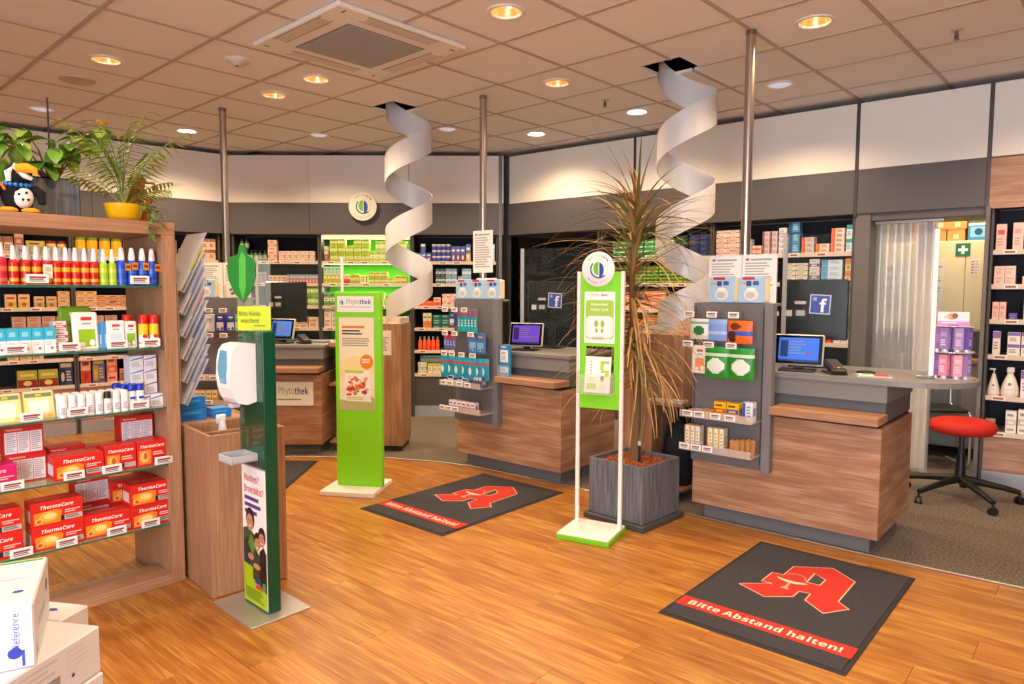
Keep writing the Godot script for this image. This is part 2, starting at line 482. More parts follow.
func make_floor() -> void:
	var fl := struct_node("floor")
	var sub := MB.new()
	var out := room_outline()
	var big := PackedVector2Array()
	for q in [W3 * Vector3(-5, 0, -3.2), W3 * Vector3(8.2, 0, -3.2), W3 * Vector3(8.2, 0, 9.4), W3 * Vector3(-5, 0, 9.4)]: big.append(Vector2(q.x, q.z))
	# lies flat: (x, y) of the outline becomes (x, z)
	sub.t = Transform3D(Basis(Vector3.RIGHT, PI / 2), Vector3.ZERO)
	sub.prism(big, 0.014, 0.12, "5a4632")
	part(fl, "screed", sub.mesh(), vm(0.9))
	# honey-coloured laminate planks, each its own board with eased edges
	var tex := grain_image(1024, 512, hx("a66b2d"), hx("c8964a"), hx("965422"), 4.0, 24.0, 21, 0.5, 1.1)
	var fm := StandardMaterial3D.new()
	fm.albedo_texture = tex; fm.roughness = 0.34
	fm.vertex_color_use_as_albedo = true
	var rng := RandomNumberGenerator.new(); rng.seed = 5
	var L := 1.285; var Wd := 0.192
	var variants: Array = []
	for i in 14:
		var b := MB.new()
		b.uv_scale = Vector2(1.0 / 2.6, 1.0 / 1.3)
		b.uv_off = Vector2(rng.randf(), rng.randf())
		var g := rng.randf_range(0.92, 1.0)
		b.box(Vector3(0, -0.006, 0), Vector3(L - 0.001, 0.012, Wd - 0.001), Color(g, g * rng.randf_range(0.97, 1.0), g * rng.randf_range(0.94, 1.0)), 0.0012)
		variants.append(b.mesh())
	var ce := PackedVector2Array()
	for e in CARPET_EDGE: ce.append(Vector2(e[0], e[1]))
	var wood_area := ce.duplicate()
	for q in [W1 * Vector3(-0.1, 0, -0.1), W1 * Vector3(-6.5, 0, -0.1), W3 * Vector3(-4.0, 0, 9.0), W3 * Vector3(7.8, 0, 9.0)]: wood_area.append(Vector2(q.x, q.z))
	var fd := frame(0.349, -2.695, WOOD_ROT)
	var far := MB.new(); far.uv_scale = Vector2(1.0 / 2.6, 1.0 / 1.3)
	for r in range(-22, 34):
		var off := fmod(absf(float(r) * 0.437 + 3.0), 1.0) * L
		for c in range(-7, 7):
			var lp := Vector3(c * L + off, 0, (r + 0.5) * Wd)
			var p := fd * lp
			var inside := false
			for dx in [-0.6, 0.0, 0.6]:
				var q := fd * (lp + Vector3(dx, 0, 0))
				if Geometry2D.is_point_in_polygon(Vector2(q.x, q.z), wood_area): inside = true
				for dz in [-0.1, 0.1]:
					q = fd * (lp + Vector3(dx, 0, dz))
					if Geometry2D.is_point_in_polygon(Vector2(q.x, q.z), wood_area): inside = true
			if not inside: continue
			var vi := rng.randi() % variants.size()
			var seen := false
			for dx in [-0.6, -0.3, 0.0, 0.3, 0.6]:
				if in_view(fd * (lp + Vector3(dx, 0, 0)), 20.0): seen = true
			if seen:
				part(fl, "plank", variants[vi], fm, fd * at(lp.x, 0, lp.z))
			else:
				far.t = Transform3D(); far.uv_off = Vector2(rng.randf(), rng.randf())
				far.box(lp + Vector3(0, -0.006, 0), Vector3(L - 0.001, 0.012, Wd - 0.001), "f4f0ea")
	var fo := part(fl, "planks_beyond_view", far.mesh(), fm, fd)
	fo.set_meta("kind", "stuff")
	# carpet behind the counters, a thin layer with a metal edge strip
	var cp := ce.duplicate()
	for q in [W1 * Vector3(-0.1, 0, -0.3), W2 * Vector3(0, 0, -0.5), W3 * Vector3(3.0, 0, -0.5), W3 * Vector3(3.0, 0, -3.0), W3 * Vector3(6.0, 0, -3.0), W3 * Vector3(6.0, 0, -0.5), W3 * Vector3(7.8, 0, -0.5)]: cp.append(Vector2(q.x, q.z))
	var cm := MB.new(); cm.t = Transform3D(Basis(Vector3.RIGHT, PI / 2), Vector3.ZERO)
	cm.prism(cp, -0.005, 0.013, "ffffff")
	part(fl, "carpet", cm.mesh(), speckle("carpet", hx("3f3831"), hx("a09080"), 0.25, 0.9, 0.95))
	var strip := MB.new()
	var pts: Array = []
	for e in CARPET_EDGE: pts.append(Vector3(e[0], 0.004, e[1]))
	for i in pts.size() - 1:
		var a: Vector3 = pts[i]; var b: Vector3 = pts[i + 1]
		var d := (b - a)
		strip.t = Transform3D(Basis(Vector3.UP, atan2(-d.z, d.x)), (a + b) * 0.5)
		strip.box(Vector3(0, 0.0015, 0), Vector3(d.length() + 0.006, 0.007, 0.014), "b9b2aa", 0.002)
	part(fl, "edge_strip", strip.mesh(), vm(0.35, 0.7))

func make_ceiling() -> void:
	var ce := struct_node("ceiling")
	var gf := frame(0, 0, 47.3)
	var inv := gf.affine_inverse()
	var T := 0.624
	var ox := 0.760; var oz := -4.354
	var out := room_outline()
	var tm := speckle("tile", hx("e6dfd8"), hx("f0eae4"), 0.2, 3.0, 0.9)
	# openings: lamps (round), chutes (square)
	var holes: Array = []
	for l in LAMPS:
		var p := inv * Vector3(l[0], 0, l[1]); holes.append([Vector2(p.x, p.z), 0.084, true])
	for c in CHUTES:
		var p := inv * Vector3(c[0] - 0.11, 0, c[1] - 0.04); holes.append([Vector2(p.x, p.z), 0.155, false])
	var plain: Array = []
	var h := T * 0.5 - 0.011
	var mk := MB.new(); mk.bx(-h, 0.0, -h, h, 0.016, h, "ffffff", 0.002)
	var plain_mesh := mk.mesh()
	var far := MB.new()
	var xs := {}; var zs := {}
	for i in range(-10, 14):
		for j in range(-12, 16):
			var lx := ox + (i + 0.5) * T; var lz := oz - (j + 0.5) * T
			var p := gf * Vector3(lx, CEIL, lz)
			var near := Geometry2D.is_point_in_polygon(Vector2(p.x, p.z), out)
			if not near:
				for q in [[-0.45, -0.45], [0.45, -0.45], [0.45, 0.45], [-0.45, 0.45]]:
					var w := gf * Vector3(lx + q[0] * T, CEIL, lz + q[1] * T)
					if Geometry2D.is_point_in_polygon(Vector2(w.x, w.z), out): near = true
			if not near: continue
			xs[i] = true; xs[i + 1] = true; zs[j] = true; zs[j + 1] = true
			var mesh: Mesh = plain_mesh
			var cut := false
			for hl in holes:
				var c: Vector2 = hl[0] - Vector2(lx, lz)
				if maxf(absf(c.x), absf(c.y)) > h + hl[1]: continue
				cut = true
				var b := MB.new()
				if hl[2] and maxf(absf(c.x), absf(c.y)) < h - hl[1]:
					var N := 32
					for q in N:
						var a0 := TAU * q / N; var a1 := TAU * (q + 1) / N
						var i0 := Vector3(c.x + cos(a0) * hl[1], 0, c.y + sin(a0) * hl[1]); var i1 := Vector3(c.x + cos(a1) * hl[1], 0, c.y + sin(a1) * hl[1])
						var o0 := to_edge(c, a0, h); var o1 := to_edge(c, a1, h)
						b.quad(i0, i1, o1, o0, Vector3.DOWN, Color.WHITE)
						if absf(o0.x - o1.x) > 0.0001 and absf(o0.z - o1.z) > 0.0001:
							b.ftri(o0, o1, Vector3(signf(o0.x + o1.x) * h, 0, signf(o0.z + o1.z) * h), Vector3.DOWN, Color.WHITE)
						b.quad(i0, i1, i1 + Vector3.UP * 0.016, i0 + Vector3.UP * 0.016, Vector3(cos(a0), 0, sin(a0)) * -1.0, Color.WHITE)
				else:
					var sq := PackedVector2Array([Vector2(-h, -h), Vector2(h, -h), Vector2(h, h), Vector2(-h, h)])
					var ho := PackedVector2Array()
					if hl[2]:
						for q in 24: ho.append(c + Vector2(cos(TAU * q / 24), sin(TAU * q / 24)) * hl[1])
					else:
						for q in [[-1, -1], [1, -1], [1, 1], [-1, 1]]: ho.append(c + Vector2(q[0], q[1]) * hl[1])
					b.t = Transform3D(Basis(Vector3.RIGHT, PI / 2), Vector3.ZERO)
					for pc in Geometry2D.clip_polygons(sq, ho):
						if not Geometry2D.is_polygon_clockwise(pc): b.prism(pc, -0.016, 0.0, "ffffff")
				if b.v.size() > 0: mesh = b.mesh()
				else: mesh = null
				break
			if mesh == null: continue
			if in_view(p, 90.0) or cut:
				part(ce, "ceiling_tile", mesh, tm, gf * at(lx, CEIL + 0.003, lz))
			else:
				far.box(Vector3(lx, CEIL + 0.011, lz), Vector3(h * 2, 0.016, h * 2), "ffffff")
	var fo := part(ce, "tiles_beyond_view", far.mesh(), tm, gf); fo.set_meta("kind", "stuff")
	# visible T-bars between the tiles
	for i in xs:
		for sg in bar_pieces(holes, ox + i * T, true, -10.5, 7.5):
			part(ce, "grid_bar", one_box(-0.012, CEIL - 0.002, sg[0], 0.012, CEIL + 0.003, sg[1], "b9a898"), vm(0.6), gf * at(ox + i * T, 0, 0))
	for j in zs:
		for sg in bar_pieces(holes, oz - j * T, false, -5.6, 7.2):
			part(ce, "grid_bar", one_box(sg[0], CEIL - 0.0025, -0.012, sg[1], CEIL + 0.0025, 0.012, "b9a898"), vm(0.6), gf * at(0, 0, oz - j * T))
	var slab := MB.new(); slab.t = Transform3D(Basis(Vector3.RIGHT, PI / 2), Vector3.ZERO)
	var big := PackedVector2Array()
	for q in [W3 * Vector3(-5, 0, -3.2), W3 * Vector3(8.2, 0, -3.2), W3 * Vector3(8.2, 0, 9.4), W3 * Vector3(-5, 0, 9.4)]: big.append(Vector2(q.x, q.z))
	slab.prism(big, -3.5, -3.4, "2a2725")
	part(ce, "concrete_slab", slab.mesh(), vm(0.9))
	# fittings
	var ac := thing("air_conditioner", "square white ceiling air conditioner cassette with grey grille", "air conditioner", frame(-0.955, -4.50, 47.3) * at(0, CEIL, 0))
	var b := MB.new()
	var a := 0.475
	b.bx(-a, -0.03, -a, a, 0.0, a, "e9e1da", 0.012)
	part(ac, "panel", b.mesh(), vm(0.5))
	for q in 4:
		var f := MB.new()
		f.bx(-0.25, -0.034, 0.365, 0.25, -0.028, 0.44, "cfc2b6", 0.002)
		f.bx(-0.26, -0.0315, 0.358, 0.26, -0.029, 0.3645, "4a4440"); f.bx(-0.26, -0.0315, 0.4405, 0.26, -0.029, 0.446, "6a625c")
		part(ac, "air_flap", f.mesh(), vm(0.5), Transform3D(Basis(Vector3.UP, q * PI / 2), Vector3.ZERO))
		var cn := MB.new(); cn.bx(0.395, -0.033, 0.395, 0.43, -0.028, 0.403, "4a4440")
		part(ac, "corner_latch", cn.mesh(), vm(0.5), Transform3D(Basis(Vector3.UP, q * PI / 2), Vector3.ZERO))
	var g := MB.new()
	g.bx(-0.285, -0.034, -0.285, 0.285, -0.03, 0.285, "8b837c", 0.002)
	part(ac, "grille_frame", g.mesh(), vm(0.5))
	var gb := MB.new()
	for q in 30:
		gb.bx(-0.27, -0.041, -0.268 + q * 0.0184, 0.27, -0.034, -0.258 + q * 0.0184, "a79e96")
	part(ac, "grille_bars", gb.mesh(), vm(0.5)).set_meta("kind", "stuff")
	var d := MB.new()
	d.lathe(Vector3.ZERO, [Vector2(0, -0.035), Vector2(0.03, -0.034), Vector2(0.04, -0.02), Vector2(0.075, -0.012), Vector2(0.082, 0.003)], 24, "d8d2cb")
	d.cyl(Vector3(0, -0.043, 0), 0.012, 0.01, 10, "8c857e")
	solo("smoke_detector", "round white smoke detector on the ceiling left of the air conditioner", "smoke detector", d.mesh(), vm(0.5), at(-1.857, CEIL, -4.836))
	var sp := MB.new()
	sp.lathe(Vector3.ZERO, [Vector2(0, -0.006), Vector2(0.1, -0.006), Vector2(0.11, -0.01), Vector2(0.12, -0.004), Vector2(0.12, 0.003)], 28, "c7b5a4")
	solo("ceiling_speaker", "flat round ceiling loudspeaker above the leafy plants", "speaker", sp.mesh(), vm(0.6), at(-3.222, CEIL, -5.299))
	for s in [[0.748, -5.801, "sprinkler head on the ceiling left of the right spiral chute"], [2.622, -4.256, "sprinkler head on the ceiling near the right wall"]]:
		var k := MB.new()
		k.lathe(Vector3.ZERO, [Vector2(0, -0.006), Vector2(0.03, -0.005), Vector2(0.034, 0.003)], 16, "cbb9a8")
		k.cyl(Vector3(0, -0.045, 0), 0.008, 0.04, 10, "6f6760")
		k.bx(-0.012, -0.05, -0.003, 0.012, -0.02, 0.003, "6f6760")
		k.lathe(Vector3.ZERO, [Vector2(0, -0.058), Vector2(0.016, -0.057), Vector2(0.016, -0.055), Vector2(0, -0.054)], 14, "7d756d")
		solo("sprinkler_head", s[2], "sprinkler", k.mesh(), vm(0.35, 0.6), at(s[0], CEIL, s[1]), "ceiling sprinklers")

# a ceiling bar from a to b, interrupted where it meets an opening
func bar_pieces(holes: Array, at_line: float, along_z: bool, a: float, b: float) -> Array:
	var out := [[a, b]]
	for h in holes:
		var c: Vector2 = h[0]
		var off := absf((c.x if along_z else c.y) - at_line)
		if off > h[1]: continue
		var m := c.y if along_z else c.x
		var nx: Array = []
		for s in out:
			if m - h[1] > s[0] and m + h[1] < s[1]: nx.append([s[0], m - h[1]]); nx.append([m + h[1], s[1]])
			else: nx.append(s)
		out = nx
	return out

func to_edge(c: Vector2, a: float, h: float) -> Vector3:
	var d := Vector2(cos(a), sin(a))
	var t := 1e9
	if d.x > 0.0001: t = minf(t, (h - c.x) / d.x)
	if d.x < -0.0001: t = minf(t, (-h - c.x) / d.x)
	if d.y > 0.0001: t = minf(t, (h - c.y) / d.y)
	if d.y < -0.0001: t = minf(t, (-h - c.y) / d.y)
	return Vector3(c.x + d.x * t, 0, c.y + d.y * t)

const WHITE := "e9e2da"
const BAND := "585253"
const CHUTES := [[-0.885, -6.037], [1.205, -4.934]]

# upper part of a wall: dark core, white panels, grey fascia, joints
func upper_wall(w: Node3D, x0: float, x1: float, joints: Array, band_to: float, profiles := true) -> void:
	part(w, "bulkhead", one_box(x0, 2.085, -0.40, x1, 2.955, -0.002, "6f6a67"), vm(0.7))
	part(w, "upper_infill", one_box(x0, 2.956, -0.40, x1, 3.0, -0.30, "8d8782"), vm(0.7))
	var js := [x0] + joints + [x1]
	for i in js.size() - 1:
		part(w, "white_panel", one_box(js[i] + (0.012 if profiles else 0.0015), 2.432, -0.002, js[i + 1] - (0.012 if profiles else 0.0015), 2.955, 0.012, WHITE, 0.002), vm(0.55))
		if js[i] < band_to:
			part(w, "fascia_panel", one_box(js[i] + 0.0015, 2.08, -0.002, minf(js[i + 1], band_to) - 0.0015, 2.43, 0.014, BAND, 0.002), vm(0.55))
		else:
			part(w, "wood_fascia", one_box(js[i] + 0.004, 2.06, -0.002, js[i + 1] - 0.004, 2.42, 0.016, "ffffff", 0.002), wood("walnut"))
	for j in joints:
		if profiles: part(w, "joint_profile", one_box(j - 0.014, 2.06, -0.002, j + 0.014, 2.96, 0.018, "4a4444", 0.003), vm(0.4, 0.3))

func make_walls() -> void:
	var w1 := struct_node("wall_left", W1)
	upper_wall(w1, -6.6, 0.06, [-5.2, -3.9, -2.6, -1.3], 9.0, false)
	part(w1, "backing", one_box(-6.6, 0, -0.46, 0.3, 3.4, -0.40, "8d8782"), vm(0.7))
	var w2 := struct_node("wall_back", W2)
	upper_wall(w2, -3.26, -0.10, [-2.28, -1.16], 9.0, false)
	part(w2, "backing", one_box(-3.6, 0, -0.46, 0.25, 3.4, -0.40, "8d8782"), vm(0.7))
	part(w2, "corner_profile", one_box(-0.155, 0, -0.1, -0.115, 2.96, 0.02, "6c6666", 0.003), vm(0.4, 0.3))
	var w3 := struct_node("wall_right", W3)
	upper_wall(w3, 0.06, 7.8, [1.671, 3.69, 4.575, 6.0], 4.575)
	part(w3, "backing", one_box(-0.3, 0, -0.46, 3.80, 3.4, -0.40, "8d8782"), vm(0.7))
	part(w3, "backing", one_box(4.575, 0, -0.46, 7.9, 3.4, -0.40, "8d8782"), vm(0.7))
	part(w3, "backing", one_box(3.80, 2.3, -0.46, 4.575, 3.4, -0.40, "c9b48c"), vm(0.7))
	part(w3, "door_post", one_box(3.69, 0, -0.46, 3.805, 2.08, 0.0, "6b6462", 0.003), vm(0.5))
	part(w3, "door_post", one_box(4.572, 0, -0.46, 4.600, 2.08, 0.02, "6f6866", 0.003), vm(0.5))
	part(w3, "door_lintel", one_box(3.805, 2.02, -0.46, 4.572, 2.085, -0.01, "5c5654", 0.003), vm(0.5))
	# dark night window left of the shelves
	var wn := struct_node("window_1", W3)
	part(wn, "pane", one_box(0.06, 0.02, -0.055, 1.235, 2.07, -0.04, "040404"), vm(0.05))
	part(wn, "window_frame", one_box(0.03, 0.0, -0.10, 0.06, 2.08, -0.02, "3c3836", 0.003), vm(0.5))
	part(wn, "window_frame", one_box(1.235, 0.0, -0.10, 1.262, 2.08, 0.0, "3c3836", 0.003), vm(0.5))
	part(wn, "window_rail", one_box(0.06, 2.06, -0.10, 1.235, 2.085, -0.02, "2c2826", 0.002), vm(0.5))
	# walls behind the view close the room
	var wr := struct_node("wall_entrance", W3)
	part(wr, "plaster", one_box(-5.0, 0, 9.0, 3.6, 3.4, 9.2, "8f857c"), vm(0.8))
	part(wr, "plaster", one_box(7.6, 0, 9.0, 8.2, 3.4, 9.2, "8f857c"), vm(0.8))
	part(wr, "plaster", one_box(3.6, 0, 9.0, 7.6, 0.3, 9.2, "8f857c"), vm(0.8))
	part(wr, "plaster", one_box(3.6, 2.7, 9.0, 7.6, 3.4, 9.2, "8f857c"), vm(0.8))
	# shop window onto the street, behind the view: daylight comes in here
	var sw := struct_node("window_2", W3)
	part(sw, "pane", one_box(3.6, 0.3, 9.08, 7.6, 2.7, 9.09, "dfe8f2"), glow(Color(0.86, 0.93, 1.0), 0.8))
	for x in [3.6, 4.92, 6.24, 7.55]: part(sw, "window_frame", one_box(x, 0.3, 9.0, x + 0.05, 2.7, 9.07, "4a4a4c", 0.004), vm(0.5))
	var day := AreaLight3D.new(); day.name = "daylight"; sw.add_child(day)
	day.position = Vector3(5.6, 1.5, 8.97); day.rotation = Vector3(0, 0, 0)
	day.area_size = Vector2(3.9, 2.3); day.light_energy = DAYLIGHT; day.light_color = Color(0.90, 0.95, 1.0); day.area_range = 20.0
	day.shadow_enabled = true
	var we := struct_node("wall_side", W3)
	part(we, "plaster", one_box(7.8, 0, -3.0, 8.0, 3.4, 9.2, "8f857c"), vm(0.8))
	var wf := struct_node("wall_far_left", W3)
	part(wf, "plaster", one_box(-4.9, 0, 3.0, -4.7, 3.4, 9.2, "8f857c"), vm(0.8))

func make_back_room() -> void:
	var r := struct_node("wall_back_room", W3)
	part(r, "plaster", one_box(3.0, 0, -2.6, 5.8, 2.7, -2.5, "e6dbc0"), vm(0.8))
	part(r, "plaster", one_box(2.95, 0, -2.6, 3.05, 2.7, -0.46, "e6dbc0"), vm(0.8))
	part(r, "plaster", one_box(5.75, 0, -2.6, 5.85, 2.7, -0.46, "e6dbc0"), vm(0.8))
	part(r, "plaster_ceiling", one_box(2.95, 2.7, -2.6, 5.85, 2.8, -0.40, "eee2c8"), vm(0.8))
	var lamp := thing("store_room_lamp", "flat ceiling lamp of the store room behind the strip curtain", "lamp", W3 * at(4.4, 2.7, -0.72))
	part(lamp, "housing", one_box(-0.3, -0.04, -0.1, 0.3, 0.0, 0.1, "f0f0f0", 0.005), vm(0.5))
	part(lamp, "diffuser", one_box(-0.28, -0.05, -0.085, 0.28, -0.04, 0.085, "ffffff"), glow(Color(1, 0.9, 0.7), 2.0))
	var al := AreaLight3D.new(); al.name = "lamp_light"; lamp.add_child(al)
	al.position = Vector3(0, -0.06, 0); al.rotation = Vector3(-PI / 2, 0, 0)
	al.area_size = Vector2(0.56, 0.17); al.light_energy = 1.5; al.light_color = Color(1.0, 0.92, 0.78); al.area_range = 8.0
	al.shadow_enabled = true
	var dl := struct_node("door_1", W3)
	part(dl, "door_leaf", one_box(4.09, 0.008, -0.34, 4.21, 2.0, -0.30, "e2d6c4", 0.003), vm(0.5))

# ---------------------------------------------------------------- shared small goods
const GREY := "6e6a6b"
const GREY2 := "7d7978"

# price label: white frame, red field, dark lines; faces +z, centred
func tag_mesh() -> Mesh:
	if not meshes.has("tag"):
		var b := MB.new()
		b.box(Vector3.ZERO, Vector3(0.066, 0.036, 0.006), "f2f0ee", 0.002)
		b.fr(-0.024, 0.002, 0.024, 0.010, 0.0034, "8e3a36")
		b.fr(-0.024, -0.005, 0.018, -0.001, 0.0034, "55504e"); b.fr(-0.024, -0.011, 0.022, -0.008, 0.0034, "77716e")
		meshes["tag"] = b.mesh()
	return meshes["tag"]

func tag_mesh_small() -> Mesh:
	if not meshes.has("tag2"):
		var b := MB.new()
		b.box(Vector3.ZERO, Vector3(0.085, 0.034, 0.005), "efe6dc", 0.0015)
		b.fr(-0.034, -0.008, 0.03, 0.008, 0.003, "a35f4c")
		meshes["tag2"] = b.mesh()
	return meshes["tag2"]

# folding carton w x h x d standing on y = 0, front face on z = 0; printed front, top and side
func carton(w: float, h: float, d: float, style: int, c1: String, c2: String, c3: String) -> Mesh:
	var key := "k%.3f_%.3f_%.3f_%d_%s%s%s" % [w, h, d, style, c1, c2, c3]
	if meshes.has(key): return meshes[key]
	var b := MB.new()
	b.bx(-w / 2, 0, -d, w / 2, h, 0, c1, 0.0012 if h > 0.03 else 0.0)
	var z := 0.0006
	match style:
		0: # small print only
			b.fr(-w * 0.36, h * 0.6, w * 0.3, h * 0.78, z, c2); b.lines(-w * 0.36, h * 0.14, w * 0.36, h * 0.46, z, 3, c3)
		1: # coloured band along the top
			b.fr(-w * 0.48, h * 0.7, w * 0.48, h * 0.985, z, c2); b.lines(-w * 0.36, h * 0.2, w * 0.36, h * 0.55, z, 3, c3)
		2: # coloured lower half with a motif
			b.fr(-w * 0.48, h * 0.02, w * 0.48, h * 0.48, z, c2); b.oval(0, h * 0.27, w * 0.22, h * 0.15, z * 1.6, c3, 10)
			b.fr(-w * 0.34, h * 0.66, w * 0.34, h * 0.8, z, c3)
		3: # stripe across the middle
			b.fr(-w * 0.48, h * 0.36, w * 0.48, h * 0.62, z, c2); b.fr(-w * 0.3, h * 0.42, w * 0.25, h * 0.54, z * 1.6, c1)
			b.fr(-w * 0.36, h * 0.75, w * 0.2, h * 0.86, z, c3); b.fr(-w * 0.36, h * 0.12, w * 0.3, h * 0.2, z, c3)
		4: # picture field on the left, words on the right
			b.fr(-w * 0.46, h * 0.08, -w * 0.05, h * 0.7, z, c2); b.oval(-w * 0.25, h * 0.36, w * 0.13, h * 0.2, z * 1.6, c3, 10)
			b.fr(-w * 0.4, h * 0.76, w * 0.4, h * 0.92, z, c3); b.lines(0.02 * w, h * 0.14, w * 0.44, h * 0.6, z, 4, c3)
		5: # wavy blue sash (two slanted bars) on white
			b.poly([Vector2(-w * 0.48, h * 0.62), Vector2(w * 0.48, h * 0.8), Vector2(w * 0.48, h * 0.9), Vector2(-w * 0.48, h * 0.68)], z, c2)
			b.lines(-w * 0.4, h * 0.1, w * 0.4, h * 0.5, z, 5, c3)
		6: # upright stripe at the left
			b.fr(-w * 0.48, h * 0.02, -w * 0.2, h * 0.98, z, c2); b.lines(-w * 0.1, h * 0.2, w * 0.42, h * 0.8, z, 4, c3)
	# closing flap on the top and printed side
	var keep := b.t
	b.t = Transform3D(Basis(Vector3.RIGHT, -PI / 2), Vector3(0, h, -d / 2))
	b.fr(-w * 0.42, -d * 0.3, w * 0.42, d * 0.25, z, Color(c2).lerp(Color(c1), 0.45))
	b.t = Transform3D(Basis(Vector3.UP, PI / 2), Vector3(w / 2, 0, -d / 2))
	b.fr(-d * 0.35, h * 0.3, d * 0.3, h * 0.7, z, Color(c2).lerp(Color(c1), 0.4))
	b.t = keep
	meshes[key] = b.mesh()
	return meshes[key]

# soft bag or pouch hanging or standing on y = 0 (centre z = 0); bands of colour from bottom to top: [v0, v1, colour]; badge: [u, v, ru, rv, colour]
func pouch(w: float, h: float, d: float, base: String, bands: Array, badges: Array) -> Mesh:
	var key := "p%.3f%.3f%.3f%s%s%s" % [w, h, d, base, str(bands), str(badges)]
	if meshes.has(key): return meshes[key]
	var b := MB.new()
	var nu := 14; var nv := 20
	for side in [1.0, -1.0]:
		for i in nu:
			for j in nv:
				var q: Array[Vector3] = []
				for e in [[i, j], [i + 1, j], [i + 1, j + 1], [i, j + 1]]:
					var u := float(e[0]) / nu; var v := float(e[1]) / nv
					q.append(Vector3((u - 0.5) * w, v * h, side * d * 0.5 * pow(maxf(sin(PI * u) * sin(PI * clampf(v * 0.93 + 0.03, 0, 1)), 0.0), 0.55)))
				var cu := (i + 0.5) / nu; var cv := (j + 0.5) / nv
				var k := base
				for bd in bands:
					if cv > bd[0] and cv < bd[1]: k = bd[2]
				if side > 0:
					for g in badges:
						if pow((cu - g[0]) / g[2], 2) + pow((cv - g[1]) / g[3], 2) < 1.0: k = g[4]
				var nn := (q[1] - q[0]).cross(q[3] - q[0])
				if nn.length() < 1e-9: nn = (q[2] - q[1]).cross(q[3] - q[1])
				nn = nn.normalized() * (1.0 if nn.z * side > 0 else -1.0)
				b.quad(q[0], q[1], q[2], q[3], nn, b.lin(k))
	meshes[key] = b.mesh()
	return meshes[key]

# ---------------------------------------------------------------- counters
func make_counters() -> void:
	counter(C1, 0, "wooden sales counter at the back left with a white sign on its front")
	counter(C2, 1, "wooden sales counter in the middle behind the potted dracaena")
	counter(C3, 2, "wooden sales counter at the right with a rounded grey worktop")
	board(C1, "grey display board with paper sheet on the back left counter")
	board(C2, "grey display board with hanging plasters on the middle counter")
	board(C3, "grey display board with green bags on the right counter")
	var names := ["thin steel pole rising from the back left counter", "thin steel pole rising from the middle counter", "thick-looking steel pole rising from the right counter, nearest"]
	var k := 0
	for f in [C1, C2, C3]:
		var x: float = [-0.815, -0.83, -0.80][k]
		var p := thing("steel_pole", names[k], "pole", f * at(x, 0, -0.045), "steel poles between counters and ceiling")
		var b := MB.new(); b.cyl(Vector3(0, 1.385, 0), 0.029, CEIL - 1.385, 24, "b9aea4")
		part(p, "tube", b.mesh(), vm(0.28, 0.95))
		var c := MB.new(); c.cyl(Vector3(0, CEIL - 0.03, 0), 0.0305, 0.028, 24, "8d837b")
		part(p, "ceiling_collar", c.mesh(), vm(0.3, 0.95))
		k += 1
	# white name sign on the back left counter
	var s := thing("counter_sign", "white sign reading Phytothek on the back left counter front", "sign", C1 * at(-0.27, 0.555, 0.0))
	part(s, "plate", one_box(-0.2, -0.105, 0, 0.2, 0.105, 0.012, "f1eeec", 0.002), vm(0.4))
	var t := MB.new()
	phyto_word(t, 0.03, 0.02, 0.0125, 0.062, 0.27)
	t.lines(-0.11, -0.065, 0.17, -0.045, 0.0125, 1, "7d9a3a")
	phyto_leaf(t, -0.165, 0.02, 0.03, 0.0125)
	part(s, "print", t.mesh(), vm(0.5))

func phyto_word(b: MB, x: float, y: float, z: float, h: float, w: float) -> void:
	b.text("Phyto", font, x - w * 0.23, y, z, h, "7fae2c", w * 0.5)
	b.text("thek", font_bold, x + w * 0.26, y + h * 0.1, z, h, "2c3f9c", w * 0.44)

# round leaf emblem: green leaf, blue leaf
func phyto_leaf(b: MB, x: float, y: float, r: float, z: float) -> void:
	var p: Array[Vector2] = []; var q: Array[Vector2] = []
	for i in 13:
		var a := PI * i / 12.0
		p.append(Vector2(x - 0.04 * r - sin(a) * r * 0.62, y + r * 0.1 - cos(a) * r * 0.78))
	for i in 13:
		var a := PI * i / 12.0
		q.append(Vector2(x + 0.06 * r + sin(a) * r * 0.55, y - r * 0.08 - cos(a) * r * 0.85))
	b.poly(p, z, "6fc22b"); b.poly(q, z, "2742a8")
	b.ringp(x, y, r * 0.88, r * 1.05, z, PI * 0.75, PI * 1.75, "2742a8", 14)

